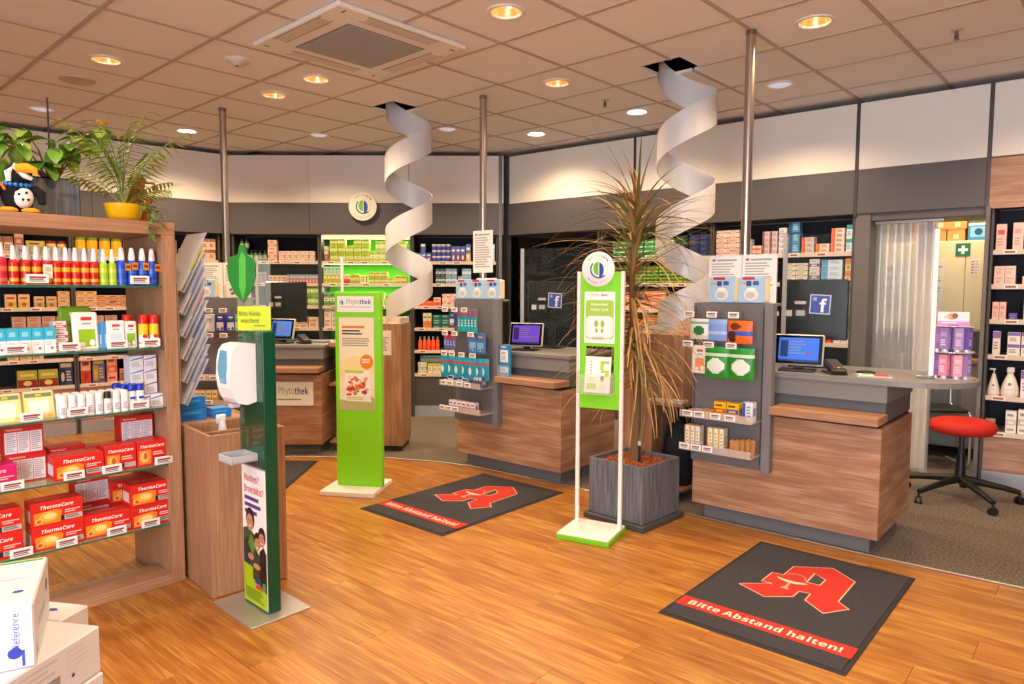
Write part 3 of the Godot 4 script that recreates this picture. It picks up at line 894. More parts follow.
func counter(f: Transform3D, k: int, label: String) -> void:
	var c := thing("sales_counter", label, "counter", f, "sales counters")
	part(c, "plinth", one_box(-1.04, 0.0, -0.70, -0.055, 0.11, -0.075, "6c6a6c", 0.002), vm(0.55))
	var wd := MB.new()
	wd.bx(-1.09, 0.105, -0.02, 0.0, 0.72, 0.0, "ffffff", 0.0015)
	part(c, "front_panel", wd.mesh(), wood("walnut"))
	part(c, "side_panel", one_box(-0.02, 0.105, -0.73, 0.0, 0.72, -0.0205, "ffffff", 0.0015), wood("walnut"))
	part(c, "side_panel", one_box(-1.09, 0.105, -0.73, -1.07, 0.72, -0.0205, "ffffff", 0.0015), wood("walnut"))
	part(c, "body", one_box(-1.069, 0.105, -0.72, -0.021, 0.735, -0.021, "2f2d2d"), vm(0.7))
	part(c, "ledge", one_box(-0.575, 0.745, -0.10, 0.004, 0.79, 0.10, "ffffff", 0.003), wood("oak"))
	part(c, "riser", one_box(-1.06, 0.735, -0.72, -0.012, 0.845, -0.125, "5e5c60", 0.002), vm(0.55))
	part(c, "upper_box", one_box(-1.08, 0.845, -0.73, -0.003, 0.945, -0.10, GREY2, 0.003), vm(0.5))
	if k == 2:
		var b := MB.new()
		var p: Array[Vector2] = [Vector2(-1.09, 0.75), Vector2(-1.09, 0.085)]
		for i in 17:
			var a := -PI / 2 + PI * i / 16.0
			p.append(Vector2(0.05 + cos(a) * 0.33, 0.4175 + sin(a) * 0.3325))
		b.t = Transform3D(Basis(Vector3.RIGHT, -PI / 2), Vector3.ZERO)
		b.prism(p, 0.945, 0.975, "83807f")
		part(c, "worktop", b.mesh(), vm(0.38))
	else:
		part(c, "worktop", one_box(-1.09, 0.945, -0.75, 0.01, 0.975, -0.085, "83807f", 0.004), vm(0.38))

func board(f: Transform3D, label: String) -> void:
	var b := thing("display_board", label, "display board", f, "grey boards on the counters")
	part(b, "panel", one_box(-1.09, 0.39, 0.002, -0.63, 1.385, 0.03, GREY, 0.002), vm(0.55))
	part(b, "frame_bar", one_box(-0.63, 0.385, 0.002, -0.578, 1.388, 0.062, "7a7677", 0.003), vm(0.5))
	part(b, "frame_bar", one_box(-1.09, 1.372, -0.08, -0.578, 1.388, 0.002, "7a7677", 0.002), vm(0.5))
	for y in [0.69, 0.485]:
		var sh := MB.new()
		sh.bx(-1.085, y, 0.03, -0.632, y + 0.006, 0.2, "ffffff")
		sh.bx(-1.085, y, 0.2, -0.632, y + 0.045, 0.204, "ffffff")
		part(b, "acrylic_tray", sh.mesh(), glass(Color(0.86, 0.80, 0.76, 0.42), 0.08))
	var slot := MB.new()
	for x in [-1.075, -0.645]:
		slot.bx(x - 0.004, 0.42, 0.03, x + 0.004, 1.36, 0.0308, "413e3f")
	part(b, "slot_rail", slot.mesh(), vm(0.6))

func hook_tag(b: Node, x: float, y: float, z: float, mesh: Mesh) -> void:
	part(b, "price_tag", mesh, vm(0.4), at(x, y, z))

# ---------------------------------------------------------------- chutes and the cabinets under them
func make_chutes() -> void:
	var lab := ["white spiral medicine chute hanging at the left above the green stand", "white spiral medicine chute hanging at the right behind the dracaena"]
	for k in 2:
		var c: Array = CHUTES[k]
		var t := thing("spiral_chute", lab[k], "chute", at(c[0], 0, c[1]), "spiral chutes from the ceiling")
		var R := 0.2; var hw := 0.108
		var y0 := 1.27; var y1 := 3.02
		var N := 150
		var b := MB.new()
		var col := b.lin("d4d0cf")
		var prev: Array = []
		for i in N + 1:
			var y := lerpf(y0, y1, float(i) / N)
			var ph := (y - 1.99) / 0.6 * TAU
			var e := Vector3(sin(ph), 0, cos(ph))
			var row := [e * R + Vector3.UP * (y - hw), e * R + Vector3.UP * (y + hw), e * (R - 0.004) + Vector3.UP * (y + hw), e * (R - 0.004) + Vector3.UP * (y - hw), e, e * (R - 0.075) + Vector3.UP * (y - hw * 0.93), e * (R - 0.004) + Vector3.UP * (y - hw * 0.93)]
			if i > 0:
				var e0: Vector3 = prev[4]
				b.tri(prev[0], row[0], row[1], e0, e, e, col); b.tri(prev[0], row[1], prev[1], e0, e, e0, col)
				b.tri(prev[3], row[3], row[2], -e0, -e, -e, col); b.tri(prev[3], row[2], prev[2], -e0, -e, -e0, col)
				b.quad(prev[1], row[1], row[2], prev[2], Vector3.UP, col)
				b.quad(prev[0], row[0], row[3], prev[3], Vector3.DOWN, col)
			prev = row
		part(t, "ribbon", b.mesh(), vm(0.35))
		for y in [2.29, 2.41]:
			var ph: float = (y - 1.99) / 0.6 * TAU - 0.5
			for dd in [0.0, 0.12, 0.3]:
				var m := MB.new()
				var e := Vector3(sin(ph + dd), 0, cos(ph + dd))
				m.ell(e * 0.203 + Vector3.UP * (y - 0.09), Vector3(0.008, 0.008, 0.008), "bdb6b0", 5, 8)
				part(t, "bolt", m.mesh(), vm(0.3, 0.8))
	# wooden cabinets that catch what comes down
	cabinet(at(-1.30, 0, -6.42, -2.0), 0.66, 0.42, -1, "tall wooden chute cabinet behind the green stand")
	cabinet(at(1.10, 0, -5.02, WOOD_ROT), 0.52, 0.40, 1, "tall wooden chute cabinet behind the dracaena trunk")
	# paper note on the left one
	var n := MB.new()
	n.fr(-0.075, -0.11, 0.075, 0.11, 0.001, "efe6df"); n.bx(-0.075, -0.11, -0.001, 0.075, 0.11, 0.0005, "efe6df")
	n.lines(-0.055, -0.08, 0.055, 0.05, 0.0016, 6, "b0a8a2", 4)
	solo("paper_note", "white paper note taped to the wooden chute cabinet at the left", "note", n.mesh(), vm(0.7), at(-1.30, 0, -6.42, -2.0) * at(0.16, 0.99, 0.2125))
	# dark navy bags standing in the open niches
	for e in [[at(-1.30, 0, -6.42, -2.0) * at(-0.20, 0.62, 0.05), 0.6, "black bag in the open niche beside the back left counter"], [at(1.10, 0, -5.02, WOOD_ROT) * at(0.145, 0.104, 0.03), 1.0, "dark navy bag in the niche right of the planter"]]:
		var b := MB.new()
		var s: float = e[1]
		b.lathe(Vector3.ZERO, [Vector2(0, 0), Vector2(0.105, 0.0), Vector2(0.12, 0.05), Vector2(0.115, 0.22 * s), Vector2(0.1, 0.34 * s), Vector2(0.06, 0.42 * s), Vector2(0.0, 0.44 * s)], 18, "16181f", Vector2(0.95, 1.05))
		b.tube([Vector3(-0.05, 0.36 * s, 0.08), Vector3(-0.04, 0.46 * s, 0.07), Vector3(0.04, 0.46 * s, 0.07), Vector3(0.05, 0.36 * s, 0.08)], 0.009, 6, "1b1e27")
		solo("bag", e[2], "bag", b.mesh(), vm(0.8), e[0])

# cabinet with a closed left (or right) column and an open niche; side = +1: niche on the right
func cabinet(tf: Transform3D, w: float, d: float, side: int, label: String) -> void:
	var c := thing("chute_cabinet", label, "cabinet", tf, "wooden cabinets under the chutes")
	var h := 1.16
	var wm := wood("walnut", true)
	var nw := 0.24 # niche width
	var x0 := -w / 2; var x1 := w / 2
	var cx0 := x0 if side > 0 else x0 + nw
	var cx1 := x1 - nw if side > 0 else x1
	part(c, "column", one_box(cx0, 0.06, -d / 2, cx1, h, d / 2, "ffffff", 0.002), wm)
	part(c, "kick_board", one_box(cx0 + 0.02, 0.0, -d / 2, cx1 - 0.02, 0.06, d / 2 - 0.04, "3a3837"), vm(0.6))
	var n0 := cx1 if side > 0 else x0
	var n1 := x1 if side > 0 else cx0
	var top := 0.70 if side > 0 else 0.95
	part(c, "upper_box", one_box(n0 + 0.001, top, -d / 2, n1 - 0.001, h if side > 0 else 0.99, d / 2, "ffffff", 0.002), wm)
	part(c, "niche_back", one_box(n0 + 0.001, 0.10, -d / 2, n1, top - 0.001, -d / 2 + 0.02, "1c1a1a"), vm(0.8))
	for y in ([0.08] if side > 0 else [0.08, 0.60]):
		part(c, "niche_floor", one_box(n0 + 0.001, y, -d / 2, n1, y + 0.022, d / 2, "ffffff", 0.001), wood("walnut"))
	if side > 0:
		part(c, "niche_shelf", one_box(n0 - 0.02, 0.675, d / 2 - 0.1, n1 + 0.02, 0.699, d / 2 + 0.05, "ffffff", 0.001), wood("oak"))
	# catching scoop on the top
	var s := MB.new()
	s.bx(cx0 + 0.01, h, -d / 2 + 0.01, cx0 + 0.022, h + 0.05, d / 2 - 0.01, "cfc8c0"); s.bx(cx1 - 0.022, h, -d / 2 + 0.01, cx1 - 0.01, h + 0.05, d / 2 - 0.01, "cfc8c0")
	s.bx(cx0 + 0.022, h, -d / 2 + 0.01, cx1 - 0.022, h + 0.05, -d / 2 + 0.02, "cfc8c0")
	part(c, "catch_tray", s.mesh(), vm(0.5))

# ---------------------------------------------------------------- mats, stands, stool
const FLAT := Basis(Vector3.RIGHT, -PI / 2)
const A_SHAPE := [[-0.241, -0.065], [-0.133, 0.036], [-0.115, 0.032], [-0.127, 0.046], [-0.172, 0.045], [-0.171, 0.179], [-0.115, 0.186], [-0.115, 0.332], [0.046, 0.442], [0.18, 0.337], [0.185, 0.043], [0.245, -0.008], [0.172, -0.123], [0.067, -0.04], [0.064, 0.049], [0.007, 0.041], [0.006, -0.04], [-0.095, -0.128]]

func make_mat(tf: Transform3D, label: String) -> void:
	var t := thing("floor_mat", label, "mat", tf, "grey distance mats in front of the counters")
	var b := MB.new()
	b.bx(-0.4, 0.0, -0.6, 0.4, 0.004, 0.6, "2c2a2c", 0.0015)
	part(t, "rubber_edge", b.mesh(), vm(0.8))
	b = MB.new()
	b.bx(-0.378, 0.004, -0.578, 0.378, 0.008, 0.578, "ffffff", 0.001)
	part(t, "pile", b.mesh(), speckle("mat", hx("232227"), hx("4d4a52"), 0.25, 1.6, 0.95))
	var red := speckle("matred", hx("b0241a"), hx("d43c2a"), 0.25, 1.6, 0.95)
	var cream := vm(0.9)
	var p := PackedVector2Array()
	for e in A_SHAPE: p.append(Vector2(e[0], e[1]))
	if Geometry2D.is_polygon_clockwise(p): p.reverse()
	b = MB.new(); b.t = Transform3D(FLAT, Vector3.ZERO)
	var grown := Geometry2D.offset_polygon(p, 0.006)
	b.poly(grown[0], 0.0086, "d8b8a4")
	b.poly([Vector2(-0.006, 0.312), Vector2(0.068, 0.262), Vector2(0.067, 0.172), Vector2(-0.002, 0.167)], 0.0096, "d8b8a4")
	part(t, "letter_outline", b.mesh(), cream)
	b = MB.new(); b.t = Transform3D(FLAT, Vector3.ZERO)
	b.poly(p, 0.0092, "ffffff")
	part(t, "red_letter", b.mesh(), red)
	b = MB.new(); b.t = Transform3D(FLAT, Vector3.ZERO)
	b.fr(-0.385, -0.467, 0.383, -0.362, 0.0088, "ffffff")
	part(t, "red_band", b.mesh(), red)
	b = MB.new(); b.t = Transform3D(FLAT, Vector3.ZERO)
	b.poly([Vector2(0.002, 0.304), Vector2(0.062, 0.258), Vector2(0.061, 0.178), Vector2(0.006, 0.173)], 0.0100, "474142")
	part(t, "letter_counter", b.mesh(), cream)
	# bowl with the snake
	b = MB.new(); b.t = Transform3D(FLAT, Vector3.ZERO)
	b.poly([Vector2(-0.142, 0.15), Vector2(-0.10, 0.136), Vector2(-0.05, 0.136), Vector2(0.02, 0.15), Vector2(0.0, 0.128), Vector2(-0.035, 0.108), Vector2(-0.075, 0.108), Vector2(-0.115, 0.122)], 0.0097, "e6cdbb")
	b.poly([Vector2(-0.066, 0.108), Vector2(-0.052, 0.108), Vector2(-0.05, 0.06), Vector2(-0.036, 0.02), Vector2(-0.078, 0.02), Vector2(-0.064, 0.06)], 0.0097, "dd9a86")
	b.ringp(-0.06, 0.19, 0.045, 0.052, 0.0097, -0.2, PI * 0.9, "dc8d7a", 12)
	part(t, "bowl_emblem", b.mesh(), cream)
	b = MB.new(); b.t = Transform3D(FLAT, Vector3.ZERO)
	b.text("Bitte Abstand halten!", font_bold, 0.0, -0.414, 0.0094, 0.05, "eed9cb", 0.70)
	part(t, "lettering", b.mesh(), cream)

func make_stands() -> void:
	make_mat(at(1.362, 0.0, -3.269, WOOD_ROT), "dark grey mat with red letter A nearest the camera at the right")
	make_mat(at(-0.318, 0.0, -4.769, WOOD_ROT), "dark grey mat with red letter A between the green stand and middle counter")
	make_mat(at(-2.05, 0.0, -5.28, 0.0), "dark grey mat half hidden behind the hand sanitiser stand")
	green_stand()
	leaflet_stand()
	sanitiser_stand()
	bins()
	stool()
	wall_logo()
	var b := MB.new(); b.cyl(Vector3(0, 0, 0), 0.02, 0.001, 16, "b3261e")
	solo("floor_dot", "small red marker on the wooden floor at the bottom edge", "marker", b.mesh(), vm(0.6), at(0.082, 0.0005, -2.485))

func green_stand() -> void:
	var s := thing("advertising_stand", "lime green upright advertising stand reading Phytothek on a white base", "stand", at(-1.10, 0, -5.02, -10.0))
	part(s, "base", one_box(-0.235, 0.0, -0.20, 0.165, 0.036, 0.19, "f2ece6", 0.004), vm(0.4))
	part(s, "board", one_box(-0.172, 0.036, -0.025, 0.172, 1.444, 0.025, "88e026", 0.003), vm(0.35))
	var z := 0.0255
	var h := MB.new(); h.bx(-0.152, 1.30, 0.0252, 0.123, 1.413, 0.029, "f4f1ee", 0.001)
	part(s, "header_plate", h.mesh(), vm(0.4))
	h = MB.new(); phyto_word(h, 0.012, 1.372, 0.0295, 0.034, 0.19); phyto_leaf(h, -0.115, 1.37, 0.017, 0.0295)
	h.fr(-0.128, 1.335, 0.10, 1.339, 0.0295, "8f9f6a")
	part(s, "header_print", h.mesh(), vm(0.5))
	var p := MB.new()
	p.bx(-0.142, 0.59, 0.0252, 0.123, 1.262, 0.028, "f3e7c4", 0.001)
	part(s, "poster", p.mesh(), vm(0.35))
	var q := MB.new(); z = 0.0285
	q.poly([Vector2(-0.142, 0.59), Vector2(0.123, 0.59), Vector2(0.123, 0.68), Vector2(0.07, 0.72), Vector2(-0.05, 0.66), Vector2(-0.142, 0.67)], z, "b7b877")
	q.poly([Vector2(-0.142, 0.95), Vector2(-0.02, 0.99), Vector2(0.123, 0.93), Vector2(0.123, 0.86), Vector2(-0.142, 0.83)], z, "f0dd9c")
	q.fr(-0.118, 1.185, 0.052, 1.202, z, "df8a2a")
	q.lines(-0.118, 1.13, 0.052, 1.172, z, 2, "43405a", 3)
	q.lines(-0.118, 1.05, 0.09, 1.115, z, 4, "a9a08a", 6)
	q.oval(0.066, 0.945, 0.05, 0.053, z + 0.0004, "ea8413", 24)
	q.lines(0.03, 0.93, 0.102, 0.965, z + 0.0008, 2, "fbe9d0", 2)
	var bk := [Vector2(-0.092, 0.66), Vector2(0.098, 0.655), Vector2(0.085, 0.88), Vector2(-0.10, 0.885)]
	q.poly(bk, z + 0.0006, "f3f0e2")
	q.poly([Vector2(-0.098, 0.862), Vector2(0.04, 0.862), Vector2(0.04, 0.88), Vector2(-0.1, 0.883)], z + 0.0010, "c5cf2b")
	var r := RandomNumberGenerator.new(); r.seed = 11
	for i in 34:
		var cc: String = ["d9512c", "e07a35", "c9452b", "8fae3a", "f0d7b0", "e8a05a", "b83a2a"][r.randi() % 7]
		q.oval(r.randf_range(-0.07, 0.07), r.randf_range(0.705, 0.83), r.randf_range(0.008, 0.02), r.randf_range(0.008, 0.018), z + 0.001 + i * 0.00003, cc, 8)
	q.fr(-0.088, 0.735, -0.02, 0.755, z + 0.0026, "d6261f"); q.fr(-0.088, 0.70, -0.05, 0.715, z + 0.0026, "d6261f")
	q.lines(-0.085, 0.665, 0.09, 0.69, z + 0.0014, 2, "c5cf2b")
	part(s, "poster_print", q.mesh(), vm(0.4))

func leaflet_stand() -> void:
	var tf := at(0.5265, 0, -4.162, -27.5)
	var s := thing("leaflet_stand", "white and lime green leaflet stand with a round emblem before the planter", "stand", tf)
	part(s, "base_rim", one_box(-0.172, 0.0, -0.065, 0.156, 0.03, 0.245, "78c51e", 0.003), vm(0.4))
	part(s, "base_plate", one_box(-0.167, 0.03, -0.06, 0.151, 0.04, 0.24, "f4f2f0", 0.002), vm(0.3))
	for x in [-0.137, 0.137]:
		var b := MB.new(); b.bx(x - 0.011, 0.04, -0.011, x + 0.011, 1.572, 0.011, "efeae6", 0.003)
		part(s, "post", b.mesh(), vm(0.35))
	var g := MB.new(); var G := "84dc28"
	g.bx(-0.125, 1.127, -0.004, 0.125, 1.568, 0.004, G); g.bx(-0.125, 0.752, -0.004, 0.125, 0.847, 0.004, G)
	g.bx(-0.125, 0.847, -0.004, -0.088, 1.127, 0.004, G); g.bx(0.088, 0.847, -0.004, 0.125, 1.127, 0.004, G)
	part(s, "board", g.mesh(), vm(0.35))
	for x in [-0.137, 0.137]:
		for y in [1.38, 0.93]:
			var c := MB.new(); c.cyl(Vector3(x, y, 0.011), 0.006, 0.004, 10, "d0ccc8"); part(s, "screw", c.mesh(), vm(0.3, 0.7))
	var d := MB.new()
	d.t = Transform3D(Basis(Vector3.RIGHT, PI / 2), Vector3(-0.015, 1.585, 0.005))
	d.lathe(Vector3.ZERO, [Vector2(0, 0), Vector2(0.1, 0), Vector2(0.103, 0.004), Vector2(0.1, 0.008), Vector2(0, 0.008)], 40, "f6f4f2")
	part(s, "emblem_disc", d.mesh(), vm(0.35))
	d = MB.new(); emblem(d, -0.015, 1.585, 0.0138, 0.1)
	part(s, "emblem_print", d.mesh(), vm(0.5))
	var p := MB.new(); p.bx(-0.10, 1.145, 0.0045, 0.092, 1.452, 0.0075, "f5f3f1", 0.001)
	part(s, "sign_plate", p.mesh(), vm(0.35))
	p = MB.new(); var z := 0.008
	phyto_word(p, -0.004, 1.432, z, 0.014, 0.11)
	var rr: Array[Vector2] = []
	for c in [[0.066, 1.385, 0.0], [-0.074, 1.385, PI / 2], [-0.074, 1.19, PI], [0.066, 1.19, PI * 1.5]]:
		for i in 5: rr.append(Vector2(c[0] + cos(c[2] + i * PI / 8) * 0.018, c[1] + sin(c[2] + i * PI / 8) * 0.018))
	p.poly(rr, z, "a6cf52")
	var inn: Array[Vector2] = []
	for c in [[0.05, 1.27, 0.0], [-0.058, 1.27, PI / 2], [-0.058, 1.195, PI], [0.05, 1.195, PI * 1.5]]:
		for i in 5: inn.append(Vector2(c[0] + cos(c[2] + i * PI / 8) * 0.03, c[1] + sin(c[2] + i * PI / 8) * 0.018 + (0.02 if c[1] > 1.25 else 0.0)))
	p.poly(inn, z + 0.0005, "f5f3f1")
	p.text("Diskretion!", font_bold, -0.004, 1.378, z + 0.001, 0.015, "f6f9ee", 0.11)
	p.text("Vielen Dank", font_bold, -0.004, 1.348, z + 0.001, 0.015, "eef5dc", 0.13)
	for x in [-0.024, 0.016]:
		p.oval(x, 1.262, 0.012, 0.022, z + 0.001, "9ac04a"); p.oval(x * 0.9, 1.222, 0.009, 0.014, z + 0.001, "9ac04a")
	p.lines(-0.05, 1.163, 0.05, 1.185, z + 0.001, 2, "b9bfae")
	part(s, "sign_print", p.mesh(), vm(0.5))
	# clear pocket and the leaflets in it
	var a := MB.new(); a.bx(-0.12, 0.845, 0.07, 0.095, 0.96, 0.073, "ffffff"); a.bx(-0.12, 0.845, 0.005, 0.095, 0.848, 0.07, "ffffff"); a.bx(-0.122, 0.845, 0.005, -0.12, 0.98, 0.073, "ffffff"); a.bx(0.095, 0.845, 0.005, 0.097, 0.98, 0.073, "ffffff")
	part(s, "clear_pocket", a.mesh(), glass(Color(0.92, 0.97, 0.88, 0.2)))
	var lt := tf * Transform3D(Basis(Vector3.RIGHT, -0.14), Vector3(-0.008, 0.851, 0.03))
	for i in 4:
		var l := MB.new()
		l.bx(-0.08, 0.0, 0.0, 0.08, 0.215, 0.004, "f4f2ee", 0.0005)
		if i == 3:
			l.fr(0.02, 0.12, 0.07, 0.135, 0.0046, "b4cc2e"); l.fr(0.015, 0.135, 0.035, 0.19, 0.0046, "b4cc2e"); l.fr(0.03, 0.175, 0.07, 0.19, 0.0046, "b4cc2e"); l.fr(0.045, 0.1, 0.07, 0.118, 0.0046, "b4cc2e")
			l.fr(-0.065, 0.02, -0.005, 0.055, 0.0046, "bdd043")
			l.lines(-0.05, 0.10, -0.035, 0.19, 0.0046, 5, "dcb6a0"); l.lines(-0.06, 0.06, 0.0, 0.09, 0.0046, 2, "d8dcc8")
			l.oval(0.03, 0.082, 0.012, 0.016, 0.0046, "b98a6e", 12); l.oval(0.03, 0.09, 0.0125, 0.012, 0.0049, "4a352a", 12)
			l.poly([Vector2(0.008, 0.005), Vector2(0.058, 0.005), Vector2(0.052, 0.05), Vector2(0.03, 0.066), Vector2(0.012, 0.05)], 0.0046, "dfe3ea")
		var lo := solo("leaflet", "white leaflet with lime print in the pocket of the green leaflet stand" if i == 3 else "white leaflet in the stack behind the front one in the clear pocket", "leaflet", l.mesh(), vm(0.5), lt * Transform3D(Basis(), Vector3(0.002 * i, 0.0, 0.0045 * i)), "leaflets in the clear pocket")

func emblem(b: MB, x: float, y: float, z: float, r: float) -> void:
	phyto_leaf(b, x + r * 0.05, y, r * 0.52, z)
	b.ringp(x, y, r * 0.58, r * 0.60, z, -PI * 0.3, PI * 0.55, "8cbc4a", 16)
	var top := "phytothek"; var low := "Apotheke im Ort"
	for i in top.length():
		var a := deg_to_rad(132.0 - i * 11.5)
		var keep := b.t
		b.t = keep * Transform3D(Basis(Vector3.BACK, a - PI / 2), Vector3(x + cos(a) * r * 0.8, y + sin(a) * r * 0.8, z))
		b.text(top[i], font_bold, 0, 0, 0, r * 0.16, "8cbc4a" if i < 5 else "2c3f9c")
		b.t = keep
	for i in low.length():
		if low[i] == " ": continue
		var a := deg_to_rad(222.0 + i * 6.6)
		var keep := b.t
		b.t = keep * Transform3D(Basis(Vector3.BACK, a + PI / 2), Vector3(x + cos(a) * r * 0.8, y + sin(a) * r * 0.8, z))
		b.text(low[i], font, 0, 0, 0, r * 0.1, "4a4f86")
		b.t = keep

func wall_logo() -> void:
	var s := thing("wall_logo", "round white wall emblem with a green and blue leaf above the lit shelf", "sign", W2 * Transform3D(Basis(), Vector3(-1.668, 2.385, 0.06)))
	var d := MB.new(); d.t = Transform3D(Basis(Vector3.RIGHT, PI / 2), Vector3.ZERO)
	d.lathe(Vector3.ZERO, [Vector2(0, 0), Vector2(0.155, 0), Vector2(0.158, 0.004), Vector2(0.155, 0.012), Vector2(0, 0.012)], 44, "f3ead6")
	part(s, "disc", d.mesh(), vm(0.4))
	d = MB.new(); emblem(d, 0, 0, 0.0128, 0.155)
	part(s, "print", d.mesh(), vm(0.5))
	d = MB.new(); d.t = Transform3D(Basis(Vector3.RIGHT, PI / 2), Vector3(0, 0, -0.046)); d.cyl(Vector3.ZERO, 0.02, 0.046, 12, "a8a29a")
	part(s, "spacer", d.mesh(), vm(0.4))

func sanitiser_stand() -> void:
	var s := thing("sanitiser_stand", "dark green hand sanitiser stand with a white dispenser and family poster", "stand", at(-1.146, 0, -3.126, -43.0))
	var bp := MB.new(); bp.bx(-0.205, 0.0, -0.145, 0.175, 0.008, 0.142, "b7b3b3", 0.002)
	part(s, "base_plate", bp.mesh(), vm(0.35, 0.6))
	part(s, "board", one_box(-0.111, 0.008, -0.0325, 0.111, 1.275, 0.028, "0c4a30", 0.002), vm(0.18))
	var gl := MB.new(); gl.bx(-0.111, 0.66, 0.029, 0.111, 1.275, 0.033, "ffffff")
	part(s, "front_glass", gl.mesh(), glass(Color(0.10, 0.36, 0.25, 0.45)))
	# poster in the lower half
	var p := MB.new(); p.bx(-0.109, 0.02, 0.0285, 0.109, 0.665, 0.0315, "f2f0f1", 0.0005)
	part(s, "poster", p.mesh(), vm(0.35))
	var q := MB.new(); var z := 0.032
	q.fr(-0.109, 0.02, 0.109, 0.20, z, "a9c71c")
	q.text("Husten?", font_bold, -0.085, 0.605, z, 0.034, "cf2f2c", 0.14, true)
	q.text("Bronchitis?", font_bold, -0.085, 0.555, z, 0.034, "cf2f2c", 0.175, true)
	q.lines(-0.085, 0.425, 0.075, 0.52, z, 3, "4a3f95", 5)
	# the printed family: three people close together
	q.poly([Vector2(-0.105, 0.20), Vector2(-0.105, 0.36), Vector2(-0.06, 0.375), Vector2(0.0, 0.35), Vector2(0.02, 0.26), Vector2(0.0, 0.19)], z + 0.0003, "3d4f3a")
	q.poly([Vector2(-0.105, 0.21), Vector2(-0.105, 0.30), Vector2(-0.055, 0.33), Vector2(-0.02, 0.27), Vector2(-0.05, 0.20)], z + 0.0005, "24303a")
	q.poly([Vector2(-0.06, 0.30), Vector2(-0.03, 0.35), Vector2(0.01, 0.30), Vector2(-0.02, 0.25)], z + 0.0006, "5d8a35")
	q.poly([Vector2(-0.02, 0.14), Vector2(-0.02, 0.25), Vector2(0.02, 0.28), Vector2(0.06, 0.25), Vector2(0.06, 0.13)], z + 0.0007, "33422e")
	q.poly([Vector2(0.045, 0.12), Vector2(0.045, 0.28), Vector2(0.085, 0.31), Vector2(0.109, 0.28), Vector2(0.109, 0.10)], z + 0.0008, "1d1a1b")
	for e in [[-0.035, 0.405, 0.034, 0.045], [0.03, 0.315, 0.027, 0.034], [0.072, 0.345, 0.028, 0.036]]:
		q.oval(e[0], e[1] + 0.012, e[2] * 1.18, e[3] * 1.15, z + 0.001, "241a17", 18)
		q.oval(e[0] - 0.003, e[1] - 0.006, e[2] * 0.92, e[3] * 0.88, z + 0.0013, "c08a6c", 18)
		q.fr(e[0] - 0.014, e[1] - 0.024, e[0] + 0.01, e[1] - 0.019, z + 0.0016, "f0e4dc")
		q.fr(e[0] - 0.018, e[1] + 0.004, e[0] - 0.008, e[1] + 0.008, z + 0.0016, "2c1c16"); q.fr(e[0] + 0.004, e[1] + 0.004, e[0] + 0.014, e[1] + 0.008, z + 0.0016, "2c1c16")
	q.oval(-0.035, 0.24, 0.03, 0.016, z + 0.0012, "b98468", 10); q.oval(0.02, 0.205, 0.034, 0.014, z + 0.0012, "c4906f", 10)
	q.fr(0.0, 0.125, 0.06, 0.145, z + 0.0012, "2f3b8e"); q.fr(0.005, 0.1, 0.07, 0.12, z + 0.0012, "d0412c"); q.oval(0.085, 0.125, 0.016, 0.02, z + 0.0012, "3aa34a", 12)
	q.lines(-0.09, 0.035, 0.095, 0.09, z + 0.0012, 5, "6f8a1c", 3)
	part(s, "poster_print", q.mesh(), vm(0.4))
	# dispenser: rounded white housing, clear blue window, drip tray
	var d := MB.new()
	var pr: Array[Vector2] = []
	# side profile (depth, height), bulging forward
	for e in [[0.033, 0.965], [0.075, 0.955], [0.115, 0.965], [0.132, 0.985], [0.146, 1.03], [0.152, 1.09], [0.148, 1.15], [0.138, 1.195], [0.12, 1.218], [0.085, 1.226], [0.033, 1.222]]: pr.append(Vector2(-e[0], e[1]))
	d.t = Transform3D(Basis(Vector3.UP, PI / 2), Vector3.ZERO)
	d.prism(pr, -0.078, 0.056, "f1eff2")
	d.t = Transform3D()
	part(s, "dispenser_housing", d.mesh(), vm(0.3))
	d = MB.new()
	for i in 10:
		var y0 := 1.05 + i * 0.0145; var y1 := y0 + 0.0145
		d.bx(-0.058 + absf(i - 4.5) * 0.003, y0, 0.146, 0.03 - absf(i - 4.5) * 0.003, y1, 0.155 - absf(i - 3.5) * 0.0012, "ffffff")
	part(s, "refill_window", d.mesh(), glass(Color(0.45, 0.72, 0.86, 0.75)))
	d = MB.new(); d.bx(-0.03, 0.94, 0.085, 0.01, 0.957, 0.125, "c9c6ca", 0.004)
	part(s, "nozzle", d.mesh(), vm(0.4))
	d = MB.new()
	d.bx(-0.07, 0.70, 0.034, 0.055, 0.706, 0.155, "b9bcc4"); d.bx(-0.07, 0.70, 0.149, 0.055, 0.733, 0.155, "b9bcc4", 0.002); d.bx(-0.07, 0.70, 0.034, -0.064, 0.733, 0.149, "b9bcc4"); d.bx(0.049, 0.70, 0.034, 0.055, 0.733, 0.149, "b9bcc4"); d.bx(-0.064, 0.70, 0.034, 0.049, 0.733, 0.04, "b9bcc4")
	part(s, "drip_tray", d.mesh(), vm(0.4))
	# clear top with lime notice and glass leaf
	var turn := at(0, 0, 0, 36.0)
	d = MB.new(); d.bx(-0.078, 1.276, 0.008, 0.078, 1.60, 0.013, "ffffff")
	part(s, "clear_top", d.mesh(), glass(Color(0.86, 0.93, 0.90, 0.10)), turn)
	d = MB.new(); d.bx(-0.077, 1.278, 0.0135, 0.077, 1.385, 0.0155, "c4d21f")
	d.text("Bitte Hände", font_bold, -0.02, 1.353, 0.0162, 0.02, "63701c", 0.1); d.text("waschen!", font_bold, -0.02, 1.322, 0.0162, 0.02, "63701c", 0.085)
	d.lines(0.0, 1.29, 0.07, 1.302, 0.0162, 1, "8d9a25")
	part(s, "lime_notice", d.mesh(), vm(0.4), turn)
	d = MB.new()
	var lf: Array[Vector2] = []
